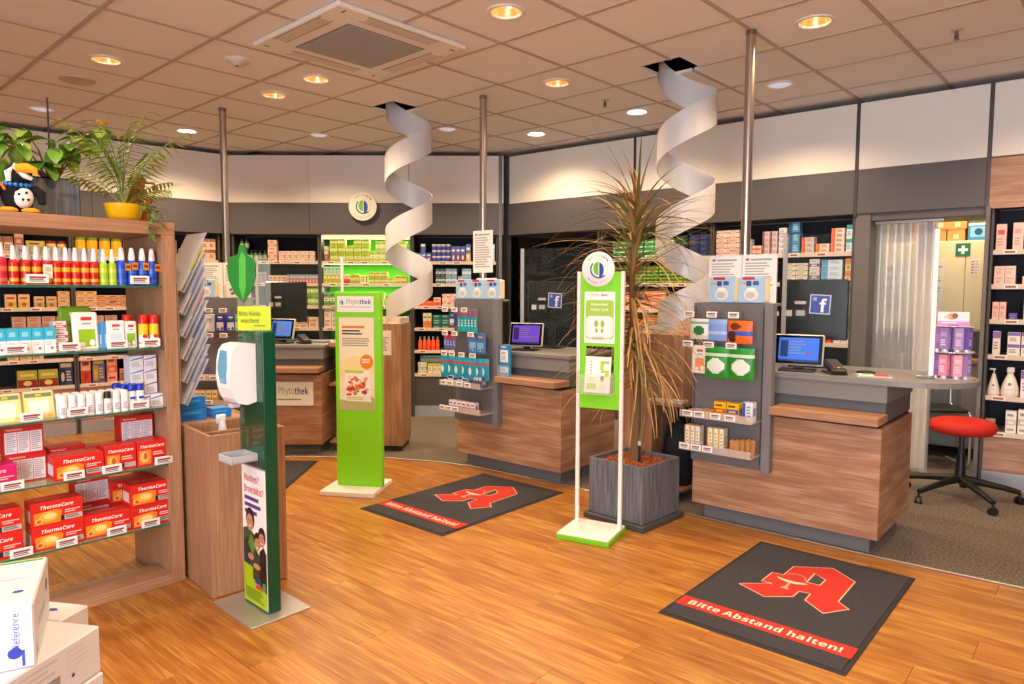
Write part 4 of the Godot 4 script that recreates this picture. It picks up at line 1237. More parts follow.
	for e in [[0.0, 1.405], [0.042, 1.46], [0.058, 1.52], [0.06, 1.575], [0.045, 1.60], [0.02, 1.615], [0.012, 1.655], [-0.012, 1.655], [-0.02, 1.615], [-0.062, 1.60], [-0.072, 1.56], [-0.066, 1.50], [-0.04, 1.44]]: lf.append(Vector2(e[0] - 0.045, e[1]))
	d.prism(lf, 0.014, 0.024, "1f7a26")
	part(s, "leaf_ornament", d.mesh(), vm(0.3), turn)
	d = MB.new()
	d.poly([Vector2(-0.045, 1.41), Vector2(-0.03, 1.47), Vector2(-0.028, 1.60), Vector2(-0.046, 1.63), Vector2(-0.06, 1.59), Vector2(-0.062, 1.47)], 0.0246, "4fae3a")
	part(s, "leaf_highlight", d.mesh(), vm(0.3), turn)

func open_bin(tf: Transform3D, label: String, lidded: bool) -> void:
	var t := thing("wooden_bin", label, "bin", tf, "wooden bins beside the shelf unit")
	var w := 0.37; var d := 0.395; var h := 0.78; var th := 0.018
	var m := wood("oak", true)
	part(t, "side_board", one_box(0, 0.004, -d, th, h, 0, "ffffff", 0.0015), m)
	part(t, "side_board", one_box(w - th, 0.004, -d, w, h, 0, "ffffff", 0.0015), m)
	part(t, "front_board", one_box(th, 0.004, -th, w - th, h - 0.001, -0.0005, "ffffff", 0.0015), m)
	part(t, "back_board", one_box(th, 0.004, -d + 0.0005, w - th, h - 0.001, -d + th, "ffffff", 0.0015), m)
	part(t, "bottom_board", one_box(th, 0.02, -d + th, w - th, 0.035, -th, "ffffff"), m)
	if lidded:
		part(t, "lid", one_box(th, h - 0.02, -d + th, w - th, h - 0.004, -th, "ffffff"), m)
	else:
		part(t, "divider", one_box(th, 0.035, -d * 0.5 - 0.006, w - th, h - 0.02, -d * 0.5 + 0.006, "ffffff", 0.001), m)

func bins() -> void:
	var bf := frame(-1.407, -3.198, 42.4)
	open_bin(bf, "open wooden bin right beside the hand sanitiser stand", false)
	open_bin(bf * at(0.0, 0, -0.415), "closed wooden bin with blue cartons on its lid", true)
	for e in [[0.09, 0.0, "larger blue carton at the left on the rear wooden bin"], [0.09, 0.062, "blue carton on top of another blue carton on the rear bin"], [0.235, 0.0, "small blue carton at the right on the rear wooden bin"]]:
		var w := 0.13 if e[0] < 0.2 else 0.10
		solo("blue_carton", e[2], "carton", carton(w, 0.06 if e[0] < 0.2 else 0.05, 0.11, 0, "1879c8", "3f9ae0", "0f5fa5"), vm(0.4), bf * at(e[0], 0.7765 + e[1], -0.47, 8.0 if e[1] > 0 else 0.0), "blue cartons on the rear bin")
	var n := MB.new()
	n.cyl(Vector3.ZERO, 0.016, 0.03, 12, "efeeee"); n.bx(-0.03, 0.03, -0.011, 0.016, 0.055, 0.011, "f3f2f2", 0.004); n.bx(-0.03, 0.012, -0.004, -0.02, 0.034, 0.004, "e6e4e4"); n.cyl(Vector3(0, -0.14, 0), 0.03, 0.14, 16, "eceaea", 0.018); n.cyl(Vector3(0, -0.29, 0), 0.03, 0.15, 16, "eceaea")
	n.cyl(Vector3(0, -0.735, 0), 0.03, 0.445, 16, "eceaea")
	solo("spray_bottle", "white spray bottle sticking out of the open wooden bin", "bottle", n.mesh(), vm(0.35), bf * at(0.17, 0.77, -0.29, 10.0))

func stool() -> void:
	var s := thing("swivel_stool", "round red swivel stool on a black five-star base", "stool", at(3.15, 0, -4.83, 12.0))
	var b := MB.new()
	b.lathe(Vector3.ZERO, [Vector2(0, 0.475), Vector2(0.18, 0.478), Vector2(0.2, 0.50), Vector2(0.205, 0.525), Vector2(0.192, 0.555), Vector2(0.15, 0.57), Vector2(0, 0.575)], 36, "cc2216")
	part(s, "seat", b.mesh(), vm(0.75))
	b = MB.new(); b.cyl(Vector3(0, 0.46, 0), 0.09, 0.016, 20, "1b1b1d"); b.cyl(Vector3(0, 0.28, 0), 0.018, 0.19, 14, "2a2a2c"); b.cyl(Vector3(0, 0.12, 0), 0.036, 0.2, 16, "141416", 0.028)
	part(s, "gas_column", b.mesh(), vm(0.4))
	for i in 5:
		var a := TAU * i / 5.0 + 0.55
		var e := Vector3(cos(a), 0, sin(a))
		b = MB.new()
		b.tube([Vector3(0, 0.15, 0) + e * 0.02, Vector3(0, 0.135, 0) + e * 0.12, Vector3(0, 0.105, 0) + e * 0.28, Vector3(0, 0.085, 0) + e * 0.36], [0.03, 0.025, 0.02, 0.018], 8, "161618")
		var leg := part(s, "leg", b.mesh(), vm(0.45))
		b = MB.new()
		b.t = Transform3D(Basis(Vector3.UP, -a + 0.7) * Basis(Vector3.RIGHT, PI / 2), e * 0.36 + Vector3(0, 0.028, 0))
		b.cyl(Vector3(0, 0.006, 0), 0.027, 0.016, 14, "111113"); b.cyl(Vector3(0, -0.022, 0), 0.027, 0.016, 14, "111113")
		b.t = Transform3D(Basis(), e * 0.36); b.cyl(Vector3(0, 0.04, 0), 0.009, 0.04, 8, "222225")
		part(leg, "caster", b.mesh(), vm(0.45))

# ---------------------------------------------------------------- wall shelving and its stock
# bay: shelves from x0 to x1 at the given heights, in frame f
func wall_bay(f: Transform3D, x0: float, x1: float, ys: Array, back: String, label: String, tags: bool, base_wood := false) -> Node3D:
	var t := thing("wall_shelf", label, "shelf", f)
	part(t, "back_panel", one_box(x0 + 0.001, 0.0, -0.398, x1 - 0.001, 2.075, -0.385, back), vm(0.7))
	for x in [x0, x1 - 0.018]:
		part(t, "upright", one_box(x, 0.0, -0.384, x + 0.018, 2.078, -0.02, "4d4949", 0.001), vm(0.55))
	for y in ys:
		part(t, "shelf_board", one_box(x0 + 0.019, y - 0.018, -0.383, x1 - 0.019, y, -0.03, "8d8580", 0.001), vm(0.5))
		part(t, "label_strip", one_box(x0 + 0.019, y - 0.032, -0.029, x1 - 0.019, y + 0.004, -0.024, "d9c6b4", 0.001), vm(0.5))
		if tags:
			var n := int((x1 - x0) / 0.21)
			for i in n:
				var sh := fmod(float(i) * 0.37 + y * 3.1, 1.0) * 0.07
				part(t, "price_tag", tag_mesh_small(), vm(0.45), at(x0 + 0.09 + i * 0.2 + sh, y - 0.014, -0.021))
	var low: float = ys[-1] - 0.034
	part(t, "base_panel", one_box(x0 + 0.019, 0.13, -0.383, x1 - 0.019, low, -0.035, "ffffff" if base_wood else "4c4541", 0.002), wood("walnut") if base_wood else vm(0.55))
	part(t, "kick_board", one_box(x0 + 0.002, 0.0, -0.38, x1 - 0.002, 0.128, -0.03, "a9adb8", 0.002), vm(0.3, 0.4))
	return t

# a run of like cartons on a shelf; e = [x0, x1, width, height, depth, layers, style, c1, c2, c3, name, label]
func run(f: Transform3D, y: float, e: Array, front := -0.035) -> void:
	var n := maxi(1, int(round((e[1] - e[0]) / (e[2] + 0.003))))
	var st: float = (e[1] - e[0]) / n
	var r := RandomNumberGenerator.new(); r.seed = int(e[0] * 1000.0) + int(y * 77.0)
	var layers: int = e[5]
	var st_all: SurfaceTool = null
	if e[3] < 0.056 and layers > 1: # flat packs in piles, too small to pick apart
		st_all = SurfaceTool.new(); st_all.begin(Mesh.PRIMITIVE_TRIANGLES)
	for i in n:
		for k in layers:
			if k == layers - 1 and layers > 1 and n > 2 and r.randf() < 0.16: continue
			var jz := r.randf_range(-0.012, 0.0)
			if st_all != null:
				st_all.append_from(goods_mesh(e), 0, at(e[0] + st * (i + 0.5), y + k * e[3], front - 0.004 + jz, r.randf_range(-1.5, 1.5)))
				continue
			solo(e[10], e[11], "bottle" if String(e[10]).contains("bottle") or String(e[10]).contains("tin") else "carton", goods_mesh(e), vm(0.42), f * at(e[0] + st * (i + 0.5), y + k * e[3], front - 0.004 + jz, r.randf_range(-1.5, 1.5)), e[11])
	if st_all != null:
		solo("carton_pile", "piled " + String(e[11]).replace(" carton", " cartons"), "cartons", st_all.commit(), vm(0.42), f).set_meta("kind", "stuff")

func goods_mesh(e: Array) -> Mesh:
	var nm: String = e[10]
	if nm.contains("bottle"): return small_bottle(e[2], e[3], e[7], e[8], e[9])
	if nm.contains("tin"): return small_tin(e[2], e[3], e[7], e[8], e[9])
	return carton(e[2], e[3], e[4], e[6], e[7], e[8], e[9])

func small_bottle(w: float, h: float, body: String, cap: String, lab: String) -> Mesh:
	var key := "sb%.3f%.3f%s%s%s" % [w, h, body, cap, lab]
	if not meshes.has(key):
		var b := MB.new(); var r := w * 0.48
		var c := Vector3(0, 0, -r)
		b.lathe(c, [Vector2(0, 0), Vector2(r, 0), Vector2(r, h * 0.2)], 12, body)
		b.lathe(c, [Vector2(r * 1.01, h * 0.2), Vector2(r * 1.01, h * 0.55)], 12, lab)
		b.lathe(c, [Vector2(r, h * 0.55), Vector2(r, h * 0.66), Vector2(r * 0.5, h * 0.76)], 12, body)
		b.lathe(c, [Vector2(r * 0.55, h * 0.74), Vector2(r * 0.55, h * 0.98), Vector2(0, h)], 12, cap)
		meshes[key] = b.mesh()
	return meshes[key]

func small_tin(w: float, h: float, body: String, top: String, lab: String) -> Mesh:
	var key := "st%.3f%.3f%s%s%s" % [w, h, body, top, lab]
	if not meshes.has(key):
		var b := MB.new(); var r := w * 0.48
		var c := Vector3(0, 0, -r)
		b.lathe(c, [Vector2(0, 0), Vector2(r, 0), Vector2(r, h * 0.62)], 14, body)
		b.lathe(c, [Vector2(r, h * 0.62), Vector2(r, h * 0.8)], 14, lab)
		b.lathe(c, [Vector2(r, h * 0.8), Vector2(r * 1.02, h * 0.98), Vector2(0, h)], 14, top)
		meshes[key] = b.mesh()
	return meshes[key]

const YS := [1.78, 1.53, 1.275, 1.025, 0.77, 0.50]

func make_shelf_goods() -> void:
	wall_bay(W1, -2.95, -1.49, YS, "1d1e24", "dark wall shelf at the far left seen through the wooden shelf unit", true, true)
	wall_bay(W1, -1.485, -0.06, YS, "1d1e24", "dark wall shelf at the left behind the brochure rack", true, true)
	wall_bay(W2, -3.17, -2.185, YS, "1b1c23", "dark wall shelf on the back wall left of the green lit bay", true)
	var g := wall_bay(W2, -2.18, -1.14, YS, "66dc28", "green backed lit wall shelf below the round emblem", true)
	# light strips under the head board and shelves of the green bay
	for y in [2.055, 1.76, 1.51]:
		var st := part(g, "light_strip", one_box(-2.15, y - 0.012, -0.10, -1.17, y, -0.07, "ffffff"), glow(Color(1.0, 0.98, 0.86), 2.5))
		var al := AreaLight3D.new(); al.name = "strip_light_%d" % int(y * 100); g.add_child(al)
		al.position = Vector3(-1.66, y - 0.02, -0.085); al.rotation = Vector3(-PI / 2, 0, 0)
		al.area_size = Vector2(0.98, 0.03); al.light_energy = 0.35; al.light_color = Color(1.0, 0.98, 0.88); al.area_range = 5.0; al.shadow_enabled = true
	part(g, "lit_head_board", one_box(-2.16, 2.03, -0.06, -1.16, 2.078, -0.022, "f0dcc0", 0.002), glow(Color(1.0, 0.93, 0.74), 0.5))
	wall_bay(W2, -1.135, -0.165, YS, "1b1c23", "dark wall shelf on the back wall beside the dark window", true)
	wall_bay(W3, 1.27, 2.47, YS, "1b1c23", "dark wall shelf on the right wall behind the dracaena", true)
	wall_bay(W3, 2.475, 3.685, YS, "1b1c23", "dark wall shelf on the right wall behind the right counter", true)
	wall_bay(W3, 4.605, 5.95, [1.76, 1.51, 1.255, 0.995, 0.692, 0.425], "1f212b", "cosmetics wall shelf at the right edge under the wood fascia", true, true)
	# far-left wall
	var a := "on the left wall"
	for e in [
		[1.78, [-2.11, -1.955, 0.07, 0.17, 0.06, 1, 1, "d8b79a", "9f5a48", "8a6a58", "carton", "beige and rust carton on the top shelf " + a]],
		[1.78, [-1.95, -1.87, 0.07, 0.27, 0.06, 1, 3, "c9a58e", "a55d4a", "77564a", "carton", "tall brownish carton on the top shelf " + a]],
		[1.78, [-1.86, -1.70, 0.15, 0.14, 0.08, 1, 3, "c8b260", "8d9a4a", "6a4a3a", "carton", "olive yellow carton on the top shelf " + a]],
		[1.78, [-1.695, -1.515, 0.085, 0.15, 0.08, 1, 0, "b8a24a", "8a2d22", "e8d089", "tin", "small olive tin on the top shelf " + a]],
		[1.78, [-1.46, -1.02, 0.105, 0.27, 0.11, 1, 0, "e8b414", "b09a5a", "6f8a2a", "tin", "tall yellow tin on the top shelf " + a]],
		[1.78, [-1.02, -0.88, 0.13, 0.2, 0.06, 1, 0, "d3ab86", "9a6a50", "8b6a55", "carton", "plain brown carton on the top shelf right of the yellow tins"]],
		[1.78, [-0.86, -0.60, 0.12, 0.2, 0.08, 1, 0, "77706c", "5c5652", "55504c", "carton", "dull grey carton on the top shelf right of the yellow tins"]],
		[1.78, [-0.47, -0.1, 0.075, 0.12, 0.07, 2, 1, "e6c4aa", "b06a5e", "8a5a50", "carton", "pink beige carton on the top shelf beside the left steel pole"]],
		[1.53, [-2.0, -1.52, 0.11, 0.12, 0.08, 1, 0, "c9c2c0", "8d88a0", "8d8890", "carton", "pale grey carton behind the row of spray bottles"]],
		[1.53, [-1.46, -0.6, 0.11, 0.12, 0.08, 1, 0, "c9c2c0", "8d88a0", "8d8890", "carton", "pale grey carton behind the row of spray bottles"]],
		[1.275, [-2.05, -1.84, 0.09, 0.13, 0.07, 1, 2, "e5bd92", "d9b83a", "c0442e", "carton", "peach carton with yellow foot on the left wall"]],
		[1.275, [-1.82, -1.62, 0.085, 0.11, 0.06, 1, 2, "dcb38d", "b9a85a", "a85a3a", "carton", "pale peach carton with olive foot on the left wall"]],
		[1.275, [-1.62, -1.515, 0.10, 0.08, 0.06, 2, 3, "e3b58c", "d9a02c", "4a4a6a", "carton", "peach carton with rainbow print on the left wall"]],
		[1.275, [-1.46, -1.29, 0.10, 0.08, 0.06, 2, 3, "e3b58c", "d9a02c", "4a4a6a", "carton", "peach carton with rainbow print on the left wall"]],
		[1.275, [-1.28, -0.98, 0.10, 0.06, 0.06, 2, 3, "d9a67e", "c9562a", "6a4a3a", "carton", "low tan carton with orange print on the left wall"]],
		[1.275, [-0.96, -0.74, 0.11, 0.065, 0.06, 2, 3, "e6bb8e", "e0862a", "3f4a80", "carton", "stacked peach carton with orange and blue print"]],
		[1.275, [-0.73, -0.58, 0.14, 0.105, 0.06, 1, 1, "eda51e", "2f93b4", "b46a10", "carton", "amber carton with teal lid on the left wall"]],
		[1.025, [-2.0, -1.52, 0.11, 0.055, 0.07, 3, 0, "c99a86", "a8776a", "94665c", "carton", "dusty pink carton in low stacks on the left wall"]],
		[1.025, [-1.46, -1.1, 0.11, 0.055, 0.07, 3, 0, "c99a86", "a8776a", "94665c", "carton", "dusty pink carton right of the upright on the left wall"]],
		[0.77, [-2.05, -1.75, 0.09, 0.07, 0.06, 1, 1, "e0b87c", "c2a52e", "8e5a44", "carton", "small ochre carton on the lower left wall shelf"]],
		[0.50, [-1.98, -1.64, 0.16, 0.17, 0.08, 1, 2, "a8a23a", "8b1f2a", "d2c26a", "carton", "olive and crimson carton on the lowest left wall shelf"]],
		[0.50, [-1.635, -1.515, 0.115, 0.24, 0.06, 1, 4, "28406e", "16202e", "c8b49a", "carton", "navy carton on the lowest left wall shelf"]],
		[0.50, [-1.45, -1.36, 0.085, 0.28, 0.06, 1, 2, "d9a48c", "c23a22", "a02a1c", "carton", "tall peach and red carton on the lowest left wall shelf"]],
		[0.50, [-1.35, -1.23, 0.11, 0.26, 0.06, 1, 4, "5a5894", "b07a3a", "c2a83a", "carton", "purple carton with bottle picture on the lowest left wall shelf"]],
		[0.50, [-1.22, -1.12, 0.09, 0.28, 0.06, 1, 3, "e6a08a", "d65a3e", "b0362a", "carton", "salmon and red carton on the lowest left wall shelf"]],
		[0.50, [-1.10, -0.98, 0.11, 0.13, 0.06, 1, 4, "d8ab88", "6a5a58", "c25a32", "carton", "small tan carton with picture on the lowest left wall shelf"]],
		[0.50, [-0.86, -0.72, 0.13, 0.12, 0.06, 1, 0, "ef6a22", "f39a52", "c2481a", "carton", "bright orange carton on the lowest left wall shelf"]],
	]: run(W1, e[0], e[1])
	# back wall, left bay
	a = "in the back left bay"
	for e in [
		[1.78, [-3.10, -2.79, 0.05, 0.13, 0.05, 2, 0, "23482f", "1d2e24", "9fae8a", "bottle", "dark green bottle on the top shelf " + a]],
		[1.78, [-2.78, -2.67, 0.10, 0.12, 0.06, 2, 3, "e6c6b2", "c08a7c", "9a6a60", "carton", "tall pink beige carton beside the dark green bottles"]],
		[1.78, [-2.66, -2.24, 0.062, 0.115, 0.06, 1, 3, "ead0c0", "cf9a86", "8fae9a", "carton", "pale pink carton in the row " + a]],
		[1.78, [-2.56, -2.36, 0.062, 0.105, 0.06, 1, 0, "e3cfc4", "c79a8a", "b78a7c", "carton", "pale carton stacked second in the row " + a]],
		[1.53, [-3.10, -2.80, 0.06, 0.13, 0.06, 1, 0, "9a93a8", "6a6484", "7a6a84", "carton", "mauve carton on the second shelf " + a]],
		[1.53, [-2.78, -2.57, 0.05, 0.09, 0.05, 1, 0, "dcc3ae", "a86a58", "8c7468", "carton", "small beige carton on the second shelf " + a]],
		[1.53, [-2.57, -2.21, 0.034, 0.10, 0.05, 1, 2, "8d97c0", "d4693e", "e8d6cc", "carton", "slim blue and orange carton on the second shelf " + a]],
		[1.275, [-2.60, -2.46, 0.05, 0.10, 0.05, 1, 3, "e0bb9c", "8a6a5c", "b0503e", "carton", "small beige carton on the third shelf " + a]],
		[1.275, [-2.46, -2.34, 0.055, 0.105, 0.06, 2, 3, "4f6aa0", "e0d8dc", "b04838", "carton", "blue and white carton on the third shelf " + a]],
		[1.275, [-2.335, -2.21, 0.06, 0.115, 0.06, 2, 3, "8fbf4a", "f0f0dc", "3f8a34", "carton", "green and white carton on the third shelf " + a]],
		[1.025, [-2.95, -2.62, 0.08, 0.14, 0.06, 1, 1, "dba989", "b87a5e", "8f5a48", "carton", "tan carton on the fourth shelf " + a]],
		[1.025, [-2.60, -2.34, 0.09, 0.13, 0.06, 1, 3, "e4bc9d", "9f6a58", "7a5a50", "carton", "beige carton with brown stripe on the fourth shelf " + a]],
		[1.025, [-2.33, -2.21, 0.11, 0.12, 0.06, 1, 0, "e0c4ac", "b58a6e", "8f7464", "carton", "pale carton on the fourth shelf " + a]],
		[0.77, [-2.62, -2.22, 0.12, 0.09, 0.08, 1, 1, "c9b8a0", "7f9a5a", "8a7868", "carton", "beige green carton low " + a]],
	]: run(W2, e[0], e[1])
	# green lit bay
	a = "in the green lit bay"
	for e in [
		[1.78, [-2.14, -2.09, 0.045, 0.17, 0.05, 1, 2, "e6cfc0", "a83a34", "b0a090", "carton", "pinkish carton at the left end of the top shelf " + a]],
		[1.78, [-2.07, -1.62, 0.085, 0.088, 0.07, 3, 3, "b6cf3e", "f0efc8", "7fae2a", "carton", "lime and cream carton in the stacks " + a]],
		[1.78, [-1.62, -1.2, 0.07, 0.115, 0.07, 2, 3, "c7de74", "f2f2d2", "88b438", "carton", "pale lime carton in the right stacks " + a]],
		[1.53, [-2.15, -1.93, 0.042, 0.10, 0.04, 1, 0, "c8c44a", "e8eed8", "a6a02c", "carton", "slim olive carton on the second shelf " + a]],
		[1.63, [-2.15, -1.93, 0.042, 0.09, 0.04, 1, 0, "bfe6c4", "58a4b4", "70c060", "carton", "slim mint carton stacked second " + a]],
		[1.53, [-1.92, -1.85, 0.065, 0.05, 0.05, 1, 0, "d3362a", "e86a5a", "a8241c", "carton", "small red carton on the second shelf " + a]],
		[1.58, [-1.92, -1.85, 0.065, 0.05, 0.05, 1, 0, "ecc9b0", "d0a088", "b08070", "carton", "small peach carton on the red one " + a]],
		[1.53, [-1.84, -1.74, 0.048, 0.105, 0.05, 1, 3, "b8b23c", "e6e0a8", "8a8a28", "carton", "olive carton in the middle of the second shelf " + a]],
		[1.53, [-1.73, -1.66, 0.065, 0.09, 0.05, 1, 1, "eadfae", "c2c244", "a0a03a", "carton", "cream carton in the middle of the second shelf " + a]],
		[1.53, [-1.64, -1.34, 0.07, 0.065, 0.06, 2, 3, "b9c23c", "f0ecc4", "7c9a2c", "carton", "small lime carton stacked in twos on the second shelf " + a]],
		[1.53, [-1.33, -1.2, 0.06, 0.09, 0.06, 1, 3, "c9b43a", "efe3a8", "8a7c24", "carton", "mustard carton at the right of the second shelf " + a]],
		[1.275, [-2.15, -1.95, 0.06, 0.15, 0.06, 1, 3, "6fa84a", "f0ece0", "4a7a34", "carton", "green and white carton on the third shelf " + a]],
		[1.275, [-1.95, -1.70, 0.10, 0.13, 0.06, 1, 1, "eef0e4", "a4d460", "7aa04a", "carton", "white carton on the third shelf " + a]],
		[1.275, [-1.70, -1.45, 0.07, 0.15, 0.06, 1, 1, "d4e878", "aadc3a", "6f9a2c", "carton", "bright lime carton on the third shelf " + a]],
		[1.275, [-1.44, -1.33, 0.10, 0.055, 0.06, 2, 3, "5c7a2c", "d8542a", "e0d28a", "carton", "dark green flat carton on the third shelf " + a]],
		[1.275, [-1.32, -1.2, 0.045, 0.13, 0.05, 1, 0, "cfe0ec", "6a98b8", "58a04c", "carton", "pale blue carton on the third shelf " + a]],
		[1.025, [-2.15, -1.98, 0.08, 0.11, 0.06, 2, 0, "e6d8c8", "b09078", "a87c64", "carton", "pale beige carton on the fourth shelf " + a]],
		[1.025, [-1.5, -1.2, 0.09, 0.13, 0.06, 1, 1, "e4ecd0", "8cc24a", "6f8a4a", "carton", "white and green carton on the fourth shelf " + a]],
	]: run(W2, e[0], e[1])
	# back wall, right bay
	a = "in the bay beside the dark window"
	for e in [
		[1.78, [-1.09, -0.92, 0.052, 0.10, 0.05, 1, 2, "4a62b4", "8a4a86", "e8e2ea", "carton", "low blue and purple carton " + a]],
		[1.88, [-1.04, -0.985, 0.05, 0.10, 0.05, 1, 1, "4a62b4", "dfe2f0", "8a4a86", "carton", "single blue carton stacked on the others " + a]],
		[1.78, [-0.915, -0.70, 0.052, 0.066, 0.05, 3, 0, "3f56a8", "e8e4e8", "c4b4c4", "tin", "small blue tin stacked in threes " + a]],
		[1.78, [-0.695, -0.535, 0.05, 0.175, 0.05, 1, 2, "4a62b4", "7a4078", "e0dcec", "carton", "tall blue and purple carton " + a]],
		[1.78, [-0.53, -0.47, 0.055, 0.20, 0.05, 1, 2, "5a6cc0", "d8b02a", "e8e2c8", "carton", "blue carton with yellow foot " + a]],
		[1.78, [-0.30, -0.2, 0.05, 0.2, 0.05, 1, 4, "a8cae8", "6a94cc", "f0f4fa", "carton", "light blue carton right of the paper notice"]],
		[1.53, [-0.87, -0.765, 0.05, 0.085, 0.05, 2, 3, "3a4660", "e0e4da", "5a8a4a", "carton", "dark slate carton on the second shelf " + a]],
		[1.53, [-0.76, -0.63, 0.06, 0.085, 0.05, 2, 3, "8fa6cc", "eef2f8", "58a088", "carton", "pale blue carton on the second shelf " + a]],
		[1.53, [-0.62, -0.47, 0.048, 0.085, 0.05, 2, 3, "9cc4e2", "eef4f8", "4a76b0", "carton", "sky blue carton on the second shelf " + a]],
		[1.275, [-1.08, -0.90, 0.09, 0.06, 0.06, 1, 0, "ff5a1c", "ff8a4a", "d03c0c", "carton", "flat vivid orange carton on the third shelf " + a]],
		[1.275, [-0.90, -0.81, 0.08, 0.10, 0.06, 1, 2, "e8c8b0", "f2602a", "c04a28", "carton", "cream and orange carton on the third shelf " + a]],
		[1.275, [-0.80, -0.64, 0.075, 0.07, 0.06, 2, 3, "eed9c8", "f0692c", "9a7ca0", "carton", "white carton with orange stripe on the third shelf " + a]],
		[1.025, [-1.02, -0.92, 0.045, 0.17, 0.05, 1, 2, "ecd2b4", "e87434", "5aa04a", "carton", "tall cream carton on the fourth shelf " + a]],
		[1.025, [-0.91, -0.71, 0.095, 0.075, 0.06, 2, 3, "1f6a58", "154a44", "b0d0c0", "carton", "teal green carton on the fourth shelf " + a]],
		[1.025, [-0.70, -0.62, 0.07, 0.09, 0.06, 1, 2, "d8c4b8", "a83a3a", "7a5a60", "carton", "small beige carton on the fourth shelf " + a]],
		[0.77, [-1.08, -0.83, 0.046, 0.16, 0.05, 1, 0, "ff5416", "8d8a90", "ff6a2a", "bottle", "orange bottle with grey cap on the fifth shelf " + a]],
		[0.50, [-1.08, -0.98, 0.05, 0.13, 0.05, 1, 3, "e6dcc8", "7aa88a", "b0a088", "carton", "white and mint carton on the lowest shelf " + a]],
		[0.50, [-0.97, -0.68, 0.055, 0.12, 0.05, 1, 1, "e8d8ba", "c2c04a", "c0a080", "carton", "cream carton with green flap on the lowest shelf " + a]],
		[0.63, [-1.05, -0.78, 0.055, 0.08, 0.05, 1, 0, "6d7a78", "4a5654", "8f9a98", "carton", "grey carton stacked on the lowest shelf " + a]],
	]: run(W2, e[0], e[1])
	# right wall, left of the door
	a = "on the right wall"
